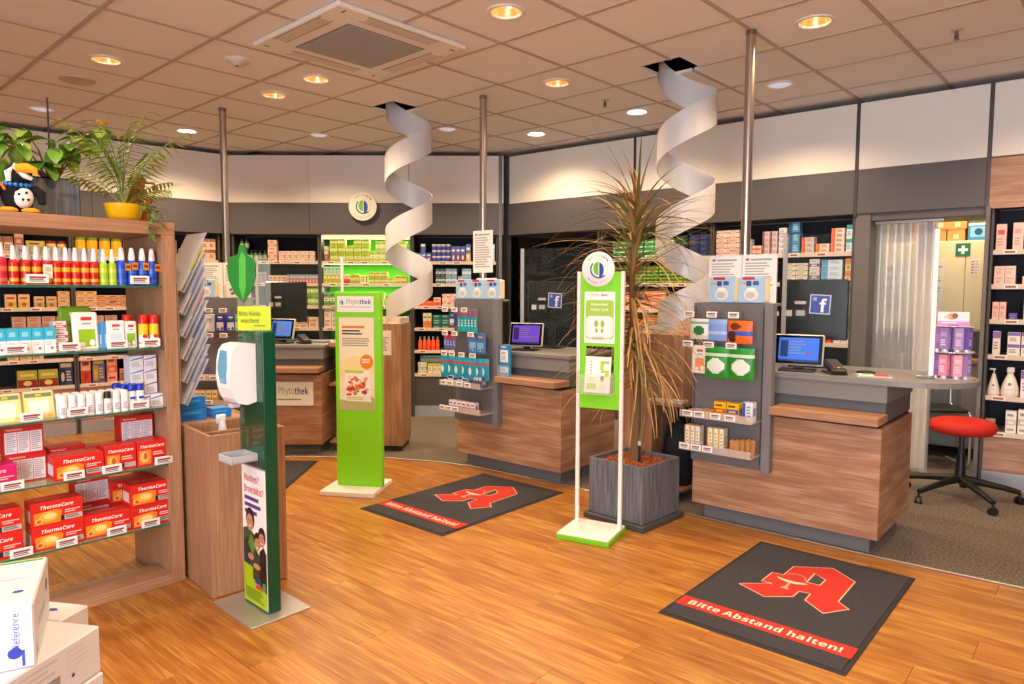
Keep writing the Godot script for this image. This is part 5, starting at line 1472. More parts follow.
	for e in [
		[1.78, [1.40, 1.75, 0.11, 0.045, 0.07, 4, 3, "2a8a4a", "dfe6d2", "1a5a34", "carton", "flat green and white carton on the top shelf " + a]],
		[1.78, [1.76, 2.08, 0.10, 0.045, 0.07, 4, 3, "3fae58", "eaf0dc", "1d6a3a", "carton", "bright green flat carton on the top shelf " + a]],
		[1.78, [2.10, 2.22, 0.11, 0.05, 0.07, 4, 0, "1c4034", "2a5a48", "3f6a5a", "carton", "very dark green carton on the top shelf " + a]],
		[1.78, [2.23, 2.44, 0.10, 0.052, 0.07, 4, 0, "23305c", "34457c", "55608f", "carton", "dark navy carton on the top shelf " + a]],
		[1.78, [2.50, 2.72, 0.105, 0.046, 0.08, 5, 3, "eadbd2", "c25a5c", "b88a8c", "carton", "white and red carton in a tall stack " + a]],
		[1.78, [2.745, 2.83, 0.08, 0.035, 0.08, 4, 3, "ece6e0", "6a86b8", "b0b4c0", "carton", "white carton with blue line in a stack " + a]],
		[1.78, [2.84, 2.92, 0.075, 0.04, 0.08, 2, 2, "eee2d6", "e87a3a", "cc4a2c", "carton", "white and orange carton right of the steel pole"]],
		[1.78, [2.925, 3.06, 0.06, 0.05, 0.08, 4, 6, "cfc8ce", "b0463e", "8d8a94", "carton", "grey carton with red edge in a stack " + a]],
		[1.78, [3.07, 3.14, 0.065, 0.045, 0.08, 5, 0, "e6e2e4", "b0a8b4", "8a8494", "carton", "off-white carton in a tall stack " + a]],
		[1.78, [3.15, 3.25, 0.09, 0.09, 0.08, 3, 6, "4a8ab8", "2a5a8a", "a8d0e0", "carton", "blue and teal carton in a tall stack " + a]],
		[1.78, [3.26, 3.37, 0.10, 0.045, 0.08, 3, 6, "d8cac4", "ec5a24", "8a8288", "carton", "grey carton with orange end in a stack " + a]],
		[1.78, [3.375, 3.49, 0.105, 0.038, 0.08, 2, 6, "f0ddc8", "f2722a", "c0564a", "carton", "cream carton with orange end in a low stack " + a]],
		[1.78, [3.495, 3.61, 0.10, 0.04, 0.08, 5, 6, "ecd8cc", "f06a2c", "b04a3c", "carton", "cream and orange carton in the tallest stack " + a]],
		[1.78, [3.615, 3.665, 0.045, 0.11, 0.06, 2, 1, "dfeeee", "2fa0a8", "8fb0b4", "carton", "white and teal carton beside the door post"]],
		[1.53, [1.40, 2.44, 0.12, 0.034, 0.07, 5, 3, "2f8a3c", "e0c62a", "14542c", "carton", "flat green and yellow carton stacked on the second shelf " + a]],
		[1.53, [2.55, 2.95, 0.12, 0.05, 0.07, 2, 3, "e6cc3a", "4a5ab0", "c8a82a", "carton", "yellow and blue carton on the second shelf " + a]],
		[1.53, [3.12, 3.32, 0.095, 0.042, 0.08, 4, 3, "e4ded2", "6a9a6a", "8a7ab0", "carton", "white and sage carton stacked on the second shelf " + a]],
		[1.53, [3.33, 3.42, 0.08, 0.10, 0.07, 2, 3, "dcd8e2", "4a4aa8", "8fb86a", "carton", "white and violet carton on the second shelf " + a]],
		[1.53, [3.43, 3.60, 0.16, 0.048, 0.08, 4, 6, "cfe2f2", "5aa0dc", "a0c0dc", "carton", "light blue carton stacked on the second shelf " + a]],
		[1.53, [3.615, 3.665, 0.045, 0.10, 0.06, 2, 2, "e88a4a", "d8d0b0", "7a9a4a", "carton", "small orange carton beside the door post on the second shelf"]],
		[1.275, [1.40, 2.0, 0.12, 0.045, 0.07, 4, 3, "f2a47c", "f0dccb", "ea5a1c", "carton", "salmon and white carton stacked on the third shelf " + a]],
		[1.275, [2.02, 2.44, 0.12, 0.05, 0.07, 3, 0, "f4601c", "f8a070", "d8460e", "carton", "vivid orange carton stacked on the third shelf " + a]],
		[1.275, [3.48, 3.665, 0.085, 0.055, 0.07, 3, 3, "e4e0da", "2f9aa4", "ee6a3a", "carton", "white and teal carton stacked behind the monitor"]],
		[1.025, [1.40, 2.05, 0.12, 0.05, 0.07, 4, 3, "ee7a3c", "5a9a44", "e9cab4", "carton", "orange and green carton on the fourth shelf " + a]],
		[1.025, [2.08, 2.44, 0.115, 0.045, 0.07, 4, 3, "d8c0b4", "b0746a", "9a8078", "carton", "dusty pink carton on the fourth shelf " + a]],
		[1.025, [3.42, 3.53, 0.10, 0.05, 0.07, 1, 0, "d9341e", "e86a50", "a82414", "carton", "red carton on the fourth shelf behind the tablet"]],
		[1.025, [3.54, 3.665, 0.055, 0.11, 0.06, 1, 0, "dfe0e4", "8ca0b8", "a0a8b4", "carton", "pale carton on the fourth shelf beside the door post"]],
		[0.77, [1.40, 2.44, 0.13, 0.06, 0.07, 2, 0, "8a6a58", "a87a5c", "6a5a50", "carton", "brown carton on the fifth shelf " + a]],
	]: run(W3, e[0], e[1])
	cosmetics()

func cosmetics() -> void:
	var a := "on the cosmetics shelf"
	for e in [
		[1.76, [4.635, 4.70, 0.062, 0.19, 0.06, 1, 0, "edc4b4", "d84a4a", "cf9a90", "carton", "tall blush pink carton with red dot at the left " + a]],
		[1.76, [4.735, 4.80, 0.062, 0.195, 0.06, 1, 0, "efc6b8", "d8a090", "cf9a90", "carton", "tall blush pink carton second from left " + a]],
		[1.76, [4.825, 4.99, 0.062, 0.145, 0.06, 1, 0, "f1cdbf", "d8a090", "cf9a90", "carton", "shorter blush pink carton at the edge of the top shelf " + a]],
		[1.51, [4.635, 4.765, 0.063, 0.068, 0.06, 2, 0, "efc9bb", "d8a898", "d0a090", "carton", "small blush pink cube carton stacked on the second shelf " + a]],
		[1.51, [4.81, 5.0, 0.07, 0.06, 0.06, 1, 0, "f0cdbe", "d8a898", "d0a090", "carton", "single small blush carton at the edge of the second shelf " + a]],
		[1.255, [4.635, 4.72, 0.04, 0.13, 0.05, 1, 0, "eebfae", "d89a8a", "d0a090", "carton", "slim rose carton on the third shelf " + a]],
		[1.255, [4.735, 4.79, 0.05, 0.05, 0.05, 1, 0, "4a3a8c", "6a5aac", "8a7acc", "carton", "tiny violet carton on the third shelf " + a]],
		[1.255, [4.82, 4.98, 0.075, 0.155, 0.05, 1, 1, "f0a818", "e08a08", "fae0a0", "carton", "golden yellow carton on the third shelf " + a]],
		[0.995, [4.645, 4.70, 0.046, 0.175, 0.05, 1, 1, "efe0d4", "8a6ab8", "9a8a90", "carton", "slim white carton with violet top on the fourth shelf " + a]],
		[0.995, [4.735, 4.90, 0.075, 0.085, 0.05, 2, 1, "f0e2d6", "7a66b4", "9a8a90", "carton", "square white carton with violet top on the fourth shelf " + a]],
		[0.692, [4.83, 4.99, 0.08, 0.20, 0.05, 1, 1, "eedfd8", "7a56b0", "a88ab8", "carton", "white and violet carton right of the pump bottles"]],
		[0.425, [4.62, 4.70, 0.06, 0.09, 0.05, 1, 1, "dcc6b0", "a88a70", "9a7a64", "carton", "small beige carton on the lowest shelf " + a]],
		[0.425, [4.75, 4.82, 0.065, 0.165, 0.05, 1, 3, "ece6de", "d6c4b4", "a09080", "carton", "white carton with beige stripe on the lowest shelf " + a]],
		[0.425, [4.825, 4.99, 0.08, 0.18, 0.05, 1, 3, "e8e4dc", "c8b8a8", "9a8c80", "carton", "larger white carton at the edge of the lowest shelf " + a]],
	]: run(W3, e[0], e[1])
	# pump bottle and spray bottle
	var y := 0.692
	var p := thing("pump_bottle", "white pear-shaped pump bottle on the cosmetics shelf", "bottle", W3 * at(4.665, y, -0.085))
	var b := MB.new(); b.lathe(Vector3.ZERO, [Vector2(0, 0), Vector2(0.038, 0.0), Vector2(0.042, 0.015), Vector2(0.036, 0.06), Vector2(0.02, 0.12), Vector2(0.014, 0.14)], 18, "efe4da", Vector2(1, 0.7))
	b.oval(0, 0.075, 0.008, 0.01, 0.0235, "9a8a86"); b.fr(-0.014, 0.045, 0.014, 0.05, 0.0265, "c8b8b0")
	part(p, "body", b.mesh(), vm(0.35))
	b = MB.new(); b.cyl(Vector3(0, 0.14, 0), 0.013, 0.02, 12, "f2ece6"); b.cyl(Vector3(0, 0.16, 0), 0.004, 0.03, 8, "e8e2dc"); b.bx(-0.028, 0.188, -0.006, 0.01, 0.2, 0.006, "f2ece6", 0.003)
	part(p, "pump", b.mesh(), vm(0.35))
	p = thing("spray_bottle", "white wide spray bottle beside the pump bottle on the cosmetics shelf", "bottle", W3 * at(4.765, y, -0.085))
	b = MB.new(); b.lathe(Vector3.ZERO, [Vector2(0, 0), Vector2(0.052, 0.0), Vector2(0.058, 0.02), Vector2(0.052, 0.07), Vector2(0.034, 0.13), Vector2(0.02, 0.16), Vector2(0.018, 0.175)], 20, "f0e6dc", Vector2(1, 0.6))
	b.oval(0, 0.09, 0.011, 0.014, 0.029, "8f807c"); b.fr(-0.02, 0.05, 0.02, 0.056, 0.033, "c8b8b0")
	part(p, "body", b.mesh(), vm(0.35))
	b = MB.new(); b.bx(-0.022, 0.175, -0.012, 0.024, 0.215, 0.012, "f4eee8", 0.006)
	part(p, "trigger_head", b.mesh(), vm(0.35))

# ---------------------------------------------------------------- wooden shelf unit at the left
func heat_box(c1: String) -> Mesh:
	var key := "heat" + c1
	if meshes.has(key): return meshes[key]
	var b := MB.new()
	var w := 0.2; var h := 0.105; var d := 0.11; var z := 0.0006
	b.bx(-w / 2, 0, -d, w / 2, h, 0, c1, 0.0015)
	b.poly([Vector2(-0.09, 0.008), Vector2(0.01, 0.008), Vector2(0.018, 0.06), Vector2(-0.005, 0.068), Vector2(-0.09, 0.06)], z, "ee8a2a")
	b.oval(-0.035, 0.04, 0.036, 0.022, z * 1.7, "f6b448", 16); b.oval(-0.03, 0.042, 0.024, 0.013, z * 2.4, "fbdc8a", 14)
	b.oval(-0.072, 0.024, 0.015, 0.013, z * 3.0, "f4c06a", 12); b.oval(-0.072, 0.024, 0.009, 0.008, z * 3.6, "d8542a", 10)
	b.fr(0.012, 0.012, 0.097, 0.034, z, "b9b4b2"); b.fr(0.012, 0.012, 0.026, 0.034, z * 1.7, "2a2a33")
	b.lines(0.032, 0.015, 0.09, 0.031, z * 1.7, 2, "6f6a6c", 3)
	b.lines(0.028, 0.04, 0.092, 0.058, z, 2, "f0c0b4", 9)
	var keep := b.t
	b.t = Transform3D(Basis(Vector3(1, 0, 0), Vector3(0.22, 1, 0), Vector3(0, 0, 1)), Vector3.ZERO)
	b.text("ThermaCare", font_bold, -0.02, 0.083, z, 0.0165, "faf2ee", 0.135)
	b.t = Transform3D(Basis(Vector3.RIGHT, -PI / 2), Vector3(0, h, -d / 2))
	b.text("ThermaCare", font_bold, -0.01, 0.01, z, 0.015, "f4c8bc", 0.12)
	b.t = Transform3D(Basis(Vector3.UP, -PI / 2), Vector3(-w / 2, 0, -d / 2))
	b.fr(-0.04, 0.02, 0.04, 0.07, z, "e9d8d4")
	b.t = keep
	meshes[key] = b.mesh()
	return meshes[key]

# the same kind of pack seen from its back: three white text columns under a red head
func heat_back() -> Mesh:
	if meshes.has("heatback"): return meshes["heatback"]
	var b := MB.new()
	var w := 0.15; var h := 0.125; var d := 0.09; var z := 0.0006
	b.bx(-w / 2, 0, -d, w / 2, h, 0, "cf2a22", 0.0015)
	for i in 3:
		var x := -w * 0.47 + i * w * 0.315
		b.fr(x, 0.006, x + w * 0.3, 0.1, z, "ece6ea"); b.lines(x + 0.004, 0.012, x + w * 0.28, 0.094, z * 1.7, 9, "b9b0ba", 5 + i)
	b.text("ThermaCare", font_bold, -0.035, 0.112, z, 0.009, "f4d4cc", 0.06)
	meshes["heatback"] = b.mesh()
	return meshes["heatback"]

func spray(body: String, label_c: String, big: bool) -> Array:
	var key := "spray" + body + str(big)
	if not meshes.has(key):
		var r := 0.0175 if not big else 0.022
		var h := 0.105 if not big else 0.115
		var b := MB.new()
		b.lathe(Vector3.ZERO, [Vector2(0, 0), Vector2(r, 0), Vector2(r, 0.012)], 16, body)
		b.lathe(Vector3.ZERO, [Vector2(r * 1.005, 0.012), Vector2(r * 1.005, 0.026)], 16, label_c)
		b.lathe(Vector3.ZERO, [Vector2(r, 0.026), Vector2(r, 0.055)], 16, body)
		b.lathe(Vector3.ZERO, [Vector2(r * 1.005, 0.055), Vector2(r * 1.005, 0.075)], 16, label_c)
		b.lathe(Vector3.ZERO, [Vector2(r, 0.075), Vector2(r, h * 0.86), Vector2(r * 0.86, h * 0.95), Vector2(r * 0.6, h)], 16, body)
		var c := MB.new()
		c.lathe(Vector3.ZERO, [Vector2(r * 0.62, h - 0.002), Vector2(r * 0.66, h + 0.012), Vector2(r * 0.5, h + 0.04), Vector2(r * 0.36, h + 0.058), Vector2(0, h + 0.06)], 14, "eeecf0")
		meshes[key] = [b.mesh(), c.mesh()]
	return meshes[key]

func put_spray(x: float, z: float, body: String, lc: String, big: bool, label: String, group: String) -> void:
	var m: Array = spray(body, lc, big)
	var t := thing("spray_bottle", label, "bottle", GOND * at(x, 1.479, z), group)
	part(t, "body", m[0], vm(0.3)); part(t, "spray_cap", m[1], vm(0.35))

func g_item(called: String, label: String, cat: String, m: Mesh, x: float, y: float, z: float, deg := 0.0, group := "", lean := 0.0, rough := 0.42) -> void:
	solo(called, label, cat, m, vm(rough), GOND * Transform3D(Basis(Vector3.UP, deg_to_rad(deg)) * Basis(Vector3.RIGHT, lean), Vector3(x, y, z)), group)

func make_gondola() -> void:
	var g := thing("shelf_unit", "open wooden shelf unit with glass shelves at the left", "shelf", GOND)
	var wu := wood("oak", true); var wh := wood("oak")
	part(g, "side_panel", one_box(-0.062, 0.0, -0.5, 0.0, 1.72, 0.0, "ffffff", 0.002), wu)
	part(g, "side_panel", one_box(-1.36, 0.0, -0.5, -1.298, 1.72, 0.0, "ffffff", 0.002), wu)
	part(g, "top_board", one_box(-1.36, 1.7205, -0.5, 0.0, 1.78, 0.0, "ffffff", 0.002), wh)
	part(g, "bottom_rail", one_box(-1.297, 0.0, -0.2, -0.063, 0.052, 0.0, "ffffff", 0.002), wh)
	for y in [1.475, 1.18, 0.888, 0.606, 0.31]:
		part(g, "glass_shelf", one_box(-1.296, y - 0.009, -0.46, -0.064, y, -0.008, "ffffff", 0.001), glass(Color(0.62, 0.80, 0.72, 0.30), 0.02))
		part(g, "glass_edge", one_box(-1.296, y - 0.0085, -0.0075, -0.064, y - 0.0005, -0.006, "2f6a58"), vm(0.15))
	var tb := MB.new()
	tb.box(Vector3.ZERO, Vector3(0.084, 0.038, 0.006), "f3f1f0", 0.002); tb.fr(-0.03, 0.002, 0.03, 0.010, 0.0034, "9c3a3c"); tb.fr(-0.03, -0.005, 0.022, 0.0, 0.0034, "5a5558"); tb.fr(-0.03, -0.012, 0.028, -0.008, 0.0034, "77727a")
	var tm := tb.mesh()
	for e in [[-0.575, 1.503], [-0.165, 1.503], [-0.665, 1.205], [-0.465, 1.205], [-0.27, 1.205], [-0.125, 1.205], [-0.62, 0.912], [-0.445, 0.912], [-0.185, 0.912],
		[-0.70, 0.628], [-0.47, 0.628], [-0.315, 0.628], [-0.085, 0.628], [-0.68, 0.332], [-0.51, 0.332], [-0.305, 0.332], [-0.155, 0.332]]:
		part(g, "price_tag", tm, vm(0.4), at(e[0], e[1], -0.003))
	# top glass shelf: sun sprays
	var reds := [-1.05, -1.0, -0.95, -0.9, -0.86, -0.815, -0.77, -0.735, -0.65, -0.607, -0.567, -0.53, -0.493, -0.456, -0.419, -0.382, -0.345, ]
	for x in reds: put_spray(x, -0.045, "cf1f1c", "e8b02a", false, "red sun spray bottle with white cap in the front row", "red spray bottles on the top glass shelf")
	put_spray(-0.693, -0.05, "c92a3e", "d86a4a", true, "bigger crimson spray bottle among the red ones", "")
	for x in [-0.305, -0.268]: put_spray(x, -0.045, "a6cf2a", "c8d84a", false, "lime green spray bottle between red and blue ones", "lime spray bottles on the top glass shelf")
	for x in [-0.228, -0.183, -0.136, -0.093]: put_spray(x, -0.048, "1d4fc8", "3a66cf", true, "blue sun spray bottle with orange label at the right", "blue spray bottles on the top glass shelf")
	for i in 9: put_spray(-0.62 + i * 0.04, -0.11, "cf1f1c", "e8b02a", false, "red sun spray bottle in the row behind", "rear red spray bottles")
	for i in 3: put_spray(-0.205 + i * 0.045, -0.115, "1d4fc8", "3a66cf", true, "blue sun spray bottle in the row behind", "rear blue spray bottles")
	for e in [[-0.207, 1.545], [-0.176, 1.55], [-0.128, 1.55], [-0.075, 1.545]]:
		var b := MB.new(); b.bx(-0.014, 0.0, 0.0, 0.014, 0.034, 0.001, "e08a1c"); b.fr(-0.01, 0.012, 0.01, 0.024, 0.0014, "7a3a14")
		solo("neck_label", "small orange neck label on a blue spray bottle", "label", b.mesh(), vm(0.5), GOND * at(e[0], e[1], -0.0235, 12.0), "orange neck labels")
	var lb := MB.new(); lb.bx(-0.017, 0, 0, 0.017, 0.06, 0.001, "f0ebe6"); lb.fr(-0.01, 0.03, 0.012, 0.05, 0.0014, "e8b890"); lb.lines(-0.011, 0.008, 0.01, 0.024, 0.0014, 2, "e0a888")
	solo("neck_label", "white neck label on a red spray bottle", "label", lb.mesh(), vm(0.5), GOND * at(-0.53, 1.505, -0.0245), "")
	# second shelf
	for i in 8:
		for k in 2:
			var hb := MB.new()
			if not meshes.has("heart"):
				hb.bx(-0.022, 0, -0.04, 0.022, 0.11, 0, "eef1f4", 0.001); hb.bx(-0.0222, 0.058, -0.0402, 0.0222, 0.1102, 0.0002, "35b6dc", 0.001)
				hb.oval(0.006, 0.022, 0.006, 0.006, 0.0006, "e04a4a", 10); hb.lines(-0.016, 0.032, 0.014, 0.05, 0.0006, 2, "c8ccd4"); hb.fr(-0.013, 0.075, 0.01, 0.095, 0.0008, "8fd6ea")
				meshes["heart"] = hb.mesh()
			g_item("carton", "cyan topped white carton on the second glass shelf" if k == 0 else "cyan topped white carton in the row behind on the second glass shelf", "carton", meshes["heart"], -0.85 + i * 0.0455, 1.1805, -0.03 - k * 0.045, 0.0, "cyan cartons, front row" if k == 0 else "cyan cartons, rear row")
	for i in 3:
		g_item("carton", "low pale pink carton right of the cyan cartons", "carton", carton(0.05, 0.045, 0.06, 3, "e6dcdc", "cc4a4a", "b07a78"), -0.485 + (i % 2) * 0.005, 1.1805 + 0.0 if i == 0 else 1.1805 + i * 0.0455, -0.06, 0.0, "pink low cartons")
	g_item("refill_pouch", "white pouch with green picture standing on the second glass shelf", "pouch", flat_pack(0.105, 0.175, 0.03, "f2f2f0", "97c42a", "d43a34"), -0.385, 1.1815, -0.035, 4.0, "", -0.10)
	g_item("refill_pouch", "dark green pouch behind the white pouch on the second glass shelf", "pouch", flat_pack(0.13, 0.20, 0.03, "6f9a1e", "8aa82e", "c8d0a0"), -0.41, 1.1815, -0.09, 0.0, "", -0.08)
	for i in 3: g_item("sachet", "blue and white sachet leaning in the row on the second glass shelf", "sachet", flat_pack(0.075, 0.125 + 0.004 * i, 0.012, "4a94d0" if i < 2 else "eef1f5", "cfe2f2", "d0444a"), -0.305 + i * 0.018, 1.181, -0.05 + i * 0.013, 0.0, "blue sachets", -0.06)
	for i in 3: g_item("tube_pack", "slim white pack with green foot on the second glass shelf", "pack", flat_pack(0.055, 0.128, 0.02, "f0f1ef", "8ac03a", "cf3a3c"), -0.225 + i * 0.012, 1.181, -0.075 + i * 0.02, 0.0, "slim white packs", -0.03)
	for e in [[-0.145, -0.04], [-0.098, -0.035], [-0.195, -0.10], [-0.12, -0.09]]:
		var t := thing("aerosol_can", "yellow and white aerosol can with red cap on the second glass shelf", "can", GOND * at(e[0], 1.181, e[1]), "red capped aerosol cans")
		var b := MB.new()
		b.lathe(Vector3.ZERO, [Vector2(0, 0), Vector2(0.021, 0), Vector2(0.021, 0.06)], 18, "efeae2"); b.lathe(Vector3.ZERO, [Vector2(0.021, 0.06), Vector2(0.021, 0.11), Vector2(0.018, 0.115)], 18, "e9c81e")
		b.oval(0, 0.055, 0.012, 0.009, 0.0215, "d83a34", 12); b.lathe(Vector3.ZERO, [Vector2(0.0212, 0.02), Vector2(0.0212, 0.026)], 18, "e8702a")
		part(t, "body", b.mesh(), vm(0.3))
		b = MB.new(); b.lathe(Vector3.ZERO, [Vector2(0.0205, 0.114), Vector2(0.0205, 0.152), Vector2(0.018, 0.156), Vector2(0, 0.156)], 18, "d41f16")
		part(t, "cap", b.mesh(), vm(0.3))
	# third shelf
	for e in [[-0.575, 0.0], [-0.70, 0.05], [-0.83, 0.05]]:
		g_item("pad_pack", "cream pad pack in clear wrapping leaning on the third glass shelf" if e[1] == 0.0 else "flat cream pad pack at the left of the third glass shelf", "pack", pad_pack(), e[0], 0.8885, -0.06 + e[1] * 0.2, -4.0, "cream pad packs", -0.34)
	var n := 0
	for r in 3:
		for i in 8:
			var cap := "f0eff1"
			var lbl: String = "white lotion bottle in the " + ["front", "middle", "rear"][r] + " row on the third glass shelf"
			if r == 0 and i == 5: cap = "17171a"; lbl = "white lotion bottle with black cap on the third glass shelf"
			var x := -0.495 + i * 0.036
			var t := thing("lotion_bottle", lbl, "bottle", GOND * at(x, 0.8885, -0.03 - r * 0.042), "white lotion bottles")
			if not meshes.has("lot"):
				var b := MB.new(); b.lathe(Vector3.ZERO, [Vector2(0, 0), Vector2(0.0165, 0), Vector2(0.017, 0.06), Vector2(0.013, 0.07)], 14, "eceaee")
				b.lines(-0.012, 0.012, 0.012, 0.045, 0.0175, 4, "b4aebc", 2)
				meshes["lot"] = b.mesh()
			part(t, "body", meshes["lot"], vm(0.35))
			if not meshes.has("cap" + cap):
				var b := MB.new(); b.lathe(Vector3.ZERO, [Vector2(0.0155, 0.068), Vector2(0.0155, 0.095), Vector2(0.013, 0.099), Vector2(0, 0.1)], 14, cap)
				meshes["cap" + cap] = b.mesh()
			part(t, "cap", meshes["cap" + cap], vm(0.35))
	for i in 5:
		var t := thing("lotion_bottle", "white bottle with bright blue cap on the third glass shelf", "bottle", GOND * at(-0.205 + (i % 2) * 0.038 - (i / 2) * 0.02, 0.8885, -0.05 - (i / 2) * 0.042), "blue capped bottles")
		if not meshes.has("lotb"):
			var b := MB.new(); b.lathe(Vector3.ZERO, [Vector2(0, 0), Vector2(0.018, 0), Vector2(0.018, 0.085), Vector2(0.015, 0.09)], 16, "f1f0f4"); b.fr(-0.011, 0.05, 0.011, 0.062, 0.0185, "2a52cc")
			var c := MB.new(); c.lathe(Vector3.ZERO, [Vector2(0.017, 0.088), Vector2(0.017, 0.116), Vector2(0.015, 0.119), Vector2(0, 0.119)], 16, "1c35bf")
			meshes["lotb"] = b.mesh(); meshes["lotbc"] = c.mesh()
		part(t, "body", meshes["lotb"], vm(0.3)); part(t, "cap", meshes["lotbc"], vm(0.3))
	for i in 2:
		for k in 4:
			g_item("carton", "white carton with blue sash, " + ["left", "right"][i] + " column, " + ["bottom", "second", "third", "top"][k] + " one on the third shelf", "carton", carton(0.058, 0.062, 0.09, 5, "eceaf1", "3448b4", "b9b6c6"), -0.162 + i * 0.062 + (0.012 if k == 0 else 0.0), 0.8885 + k * 0.0625, -0.09 if k > 0 else -0.05, 0.0, "blue sash cartons")
	# fourth shelf: heat packs
	var hl := "red heat pack carton with picture, "
	g_item("heat_pack", "pink heat pack carton at the left end of the fourth glass shelf", "carton", heat_box("d8186e"), -0.775, 0.6065, -0.04)
	for k in 2: g_item("heat_pack", "heat pack carton showing its white printed back, " + ("lower" if k == 0 else "upper") + " of the left stack", "carton", heat_back(), -0.625 + 0.008 * (1 - k), 0.6065 + k * 0.1255, -0.13)
	g_item("heat_pack", "heat pack carton with white back behind the wide one on the fourth glass shelf", "carton", heat_back(), -0.45, 0.6065, -0.17)
	g_item("heat_pack", hl + "at the left on the fourth glass shelf", "carton", heat_box("d8261e"), -0.44, 0.6065, -0.03, 0.0)
	g_item("heat_pack", hl + "in the middle of the fourth glass shelf", "carton", heat_box("d8261e"), -0.275, 0.6065, -0.145, 0.0)
	g_item("heat_pack", hl + "turned slightly beside the middle tag", "carton", narrow_heat(), -0.268, 0.6065, -0.03)
	g_item("heat_pack", hl + "at the right end of the fourth glass shelf", "carton", narrow_heat(), -0.128, 0.6065, -0.03)
	g_item("heat_pack", hl + "in the second row at the right", "carton", narrow_heat(), -0.136, 0.6065, -0.145)
	g_item("heat_pack", "heat pack carton with white back on top at the right end", "carton", heat_back(), -0.15, 0.712, -0.15)
	# fifth shelf
	for e in [[-0.765, 2, "left"], [-0.533, 2, "middle"], [-0.132, 2, "right"]]:
		for k in e[1]:
			g_item("heat_pack", hl + ("lower" if k == 0 else "upper") + " of the " + e[2] + " stack on the lowest shelf", "carton", heat_box("d8261e"), e[0], 0.3105 + k * 0.1055, -0.03 - k * 0.004, 0.0)
	g_item("heat_pack", hl + "standing singly on the lowest glass shelf", "carton", heat_box("d8261e"), -0.333, 0.3105, -0.035, -2.0)
	g_item("heat_pack", "heat pack carton with white back behind the single one on the lowest shelf", "carton", heat_back(), -0.345, 0.4165 - 0.106 + 0.0, -0.20)
	g_item("heat_pack", "heat pack carton with white back stacked second at the rear of the lowest shelf", "carton", heat_back(), -0.345, 0.3105 + 0.1255, -0.20)
	for k in 2: g_item("heat_pack", hl + "in the rear row of the right stack, " + ("lower" if k == 0 else "upper"), "carton", heat_box("d8261e"), -0.175, 0.3105 + k * 0.1055, -0.17)
	brochure_rack()

func narrow_heat() -> Mesh:
	if not meshes.has("heatn"):
		var b := MB.new(); var w := 0.135; var h := 0.12; var d := 0.1; var z := 0.0006
		b.bx(-w / 2, 0, -d, w / 2, h, 0, "d8261e", 0.0015)
		b.fr(-0.06, 0.01, -0.005, 0.078, z, "e8842a"); b.oval(-0.035, 0.045, 0.02, 0.028, z * 1.7, "f2c070", 14); b.oval(-0.03, 0.05, 0.01, 0.018, z * 2.4, "c8682c", 10)
		b.fr(0.004, 0.012, 0.064, 0.034, z, "b9b4b2"); b.fr(0.004, 0.012, 0.014, 0.034, z * 1.7, "2a2a33"); b.lines(0.004, 0.045, 0.06, 0.066, z, 2, "f0c0b4", 8)
		var keep := b.t
		b.t = Transform3D(Basis(Vector3(1, 0, 0), Vector3(0.22, 1, 0), Vector3(0, 0, 1)), Vector3(-0.02, 0, 0))
		b.text("ThermaCare", font_bold, 0.0, 0.096, z, 0.015, "faf2ee", 0.11)
		b.t = keep
		meshes["heatn"] = b.mesh()
	return meshes["heatn"]

func flat_pack(w: float, h: float, d: float, base: String, pic: String, mark: String) -> Mesh:
	var key := "fp%.3f%.3f%s%s%s" % [w, h, base, pic, mark]
	if not meshes.has(key):
		var b := MB.new()
		b.bx(-w / 2, 0, -d, w / 2, h, 0, base, d * 0.3)
		var z := 0.0007
		b.fr(-w * 0.32, h * 0.1, w * 0.34, h * 0.55, z, pic); b.oval(-w * 0.18, h * 0.17, w * 0.12, h * 0.06, z * 1.6, base, 10); b.oval(w * 0.2, h * 0.2, w * 0.12, h * 0.09, z * 1.6, base, 10)
		b.fr(-w * 0.2, h * 0.78, w * 0.24, h * 0.87, z, mark); b.fr(-w * 0.16, h * 0.68, w * 0.2, h * 0.71, z, "8a8890")
		meshes[key] = b.mesh()
	return meshes[key]

func pad_pack() -> Mesh:
	if not meshes.has("pads"):
		var b := MB.new()
		b.bx(-0.06, 0, -0.03, 0.06, 0.13, 0, "eadf9c", 0.006); b.fr(-0.036, 0.022, 0.036, 0.085, 0.0008, "f6f2e2"); b.fr(-0.05, 0.1, 0.05, 0.118, 0.0008, "7a8a62"); b.fr(-0.01, 0.104, 0.012, 0.114, 0.0012, "e0c02c"); b.fr(0.03, 0.01, 0.05, 0.02, 0.0008, "e4c23a")
		meshes["pads"] = b.mesh()
	return meshes["pads"]

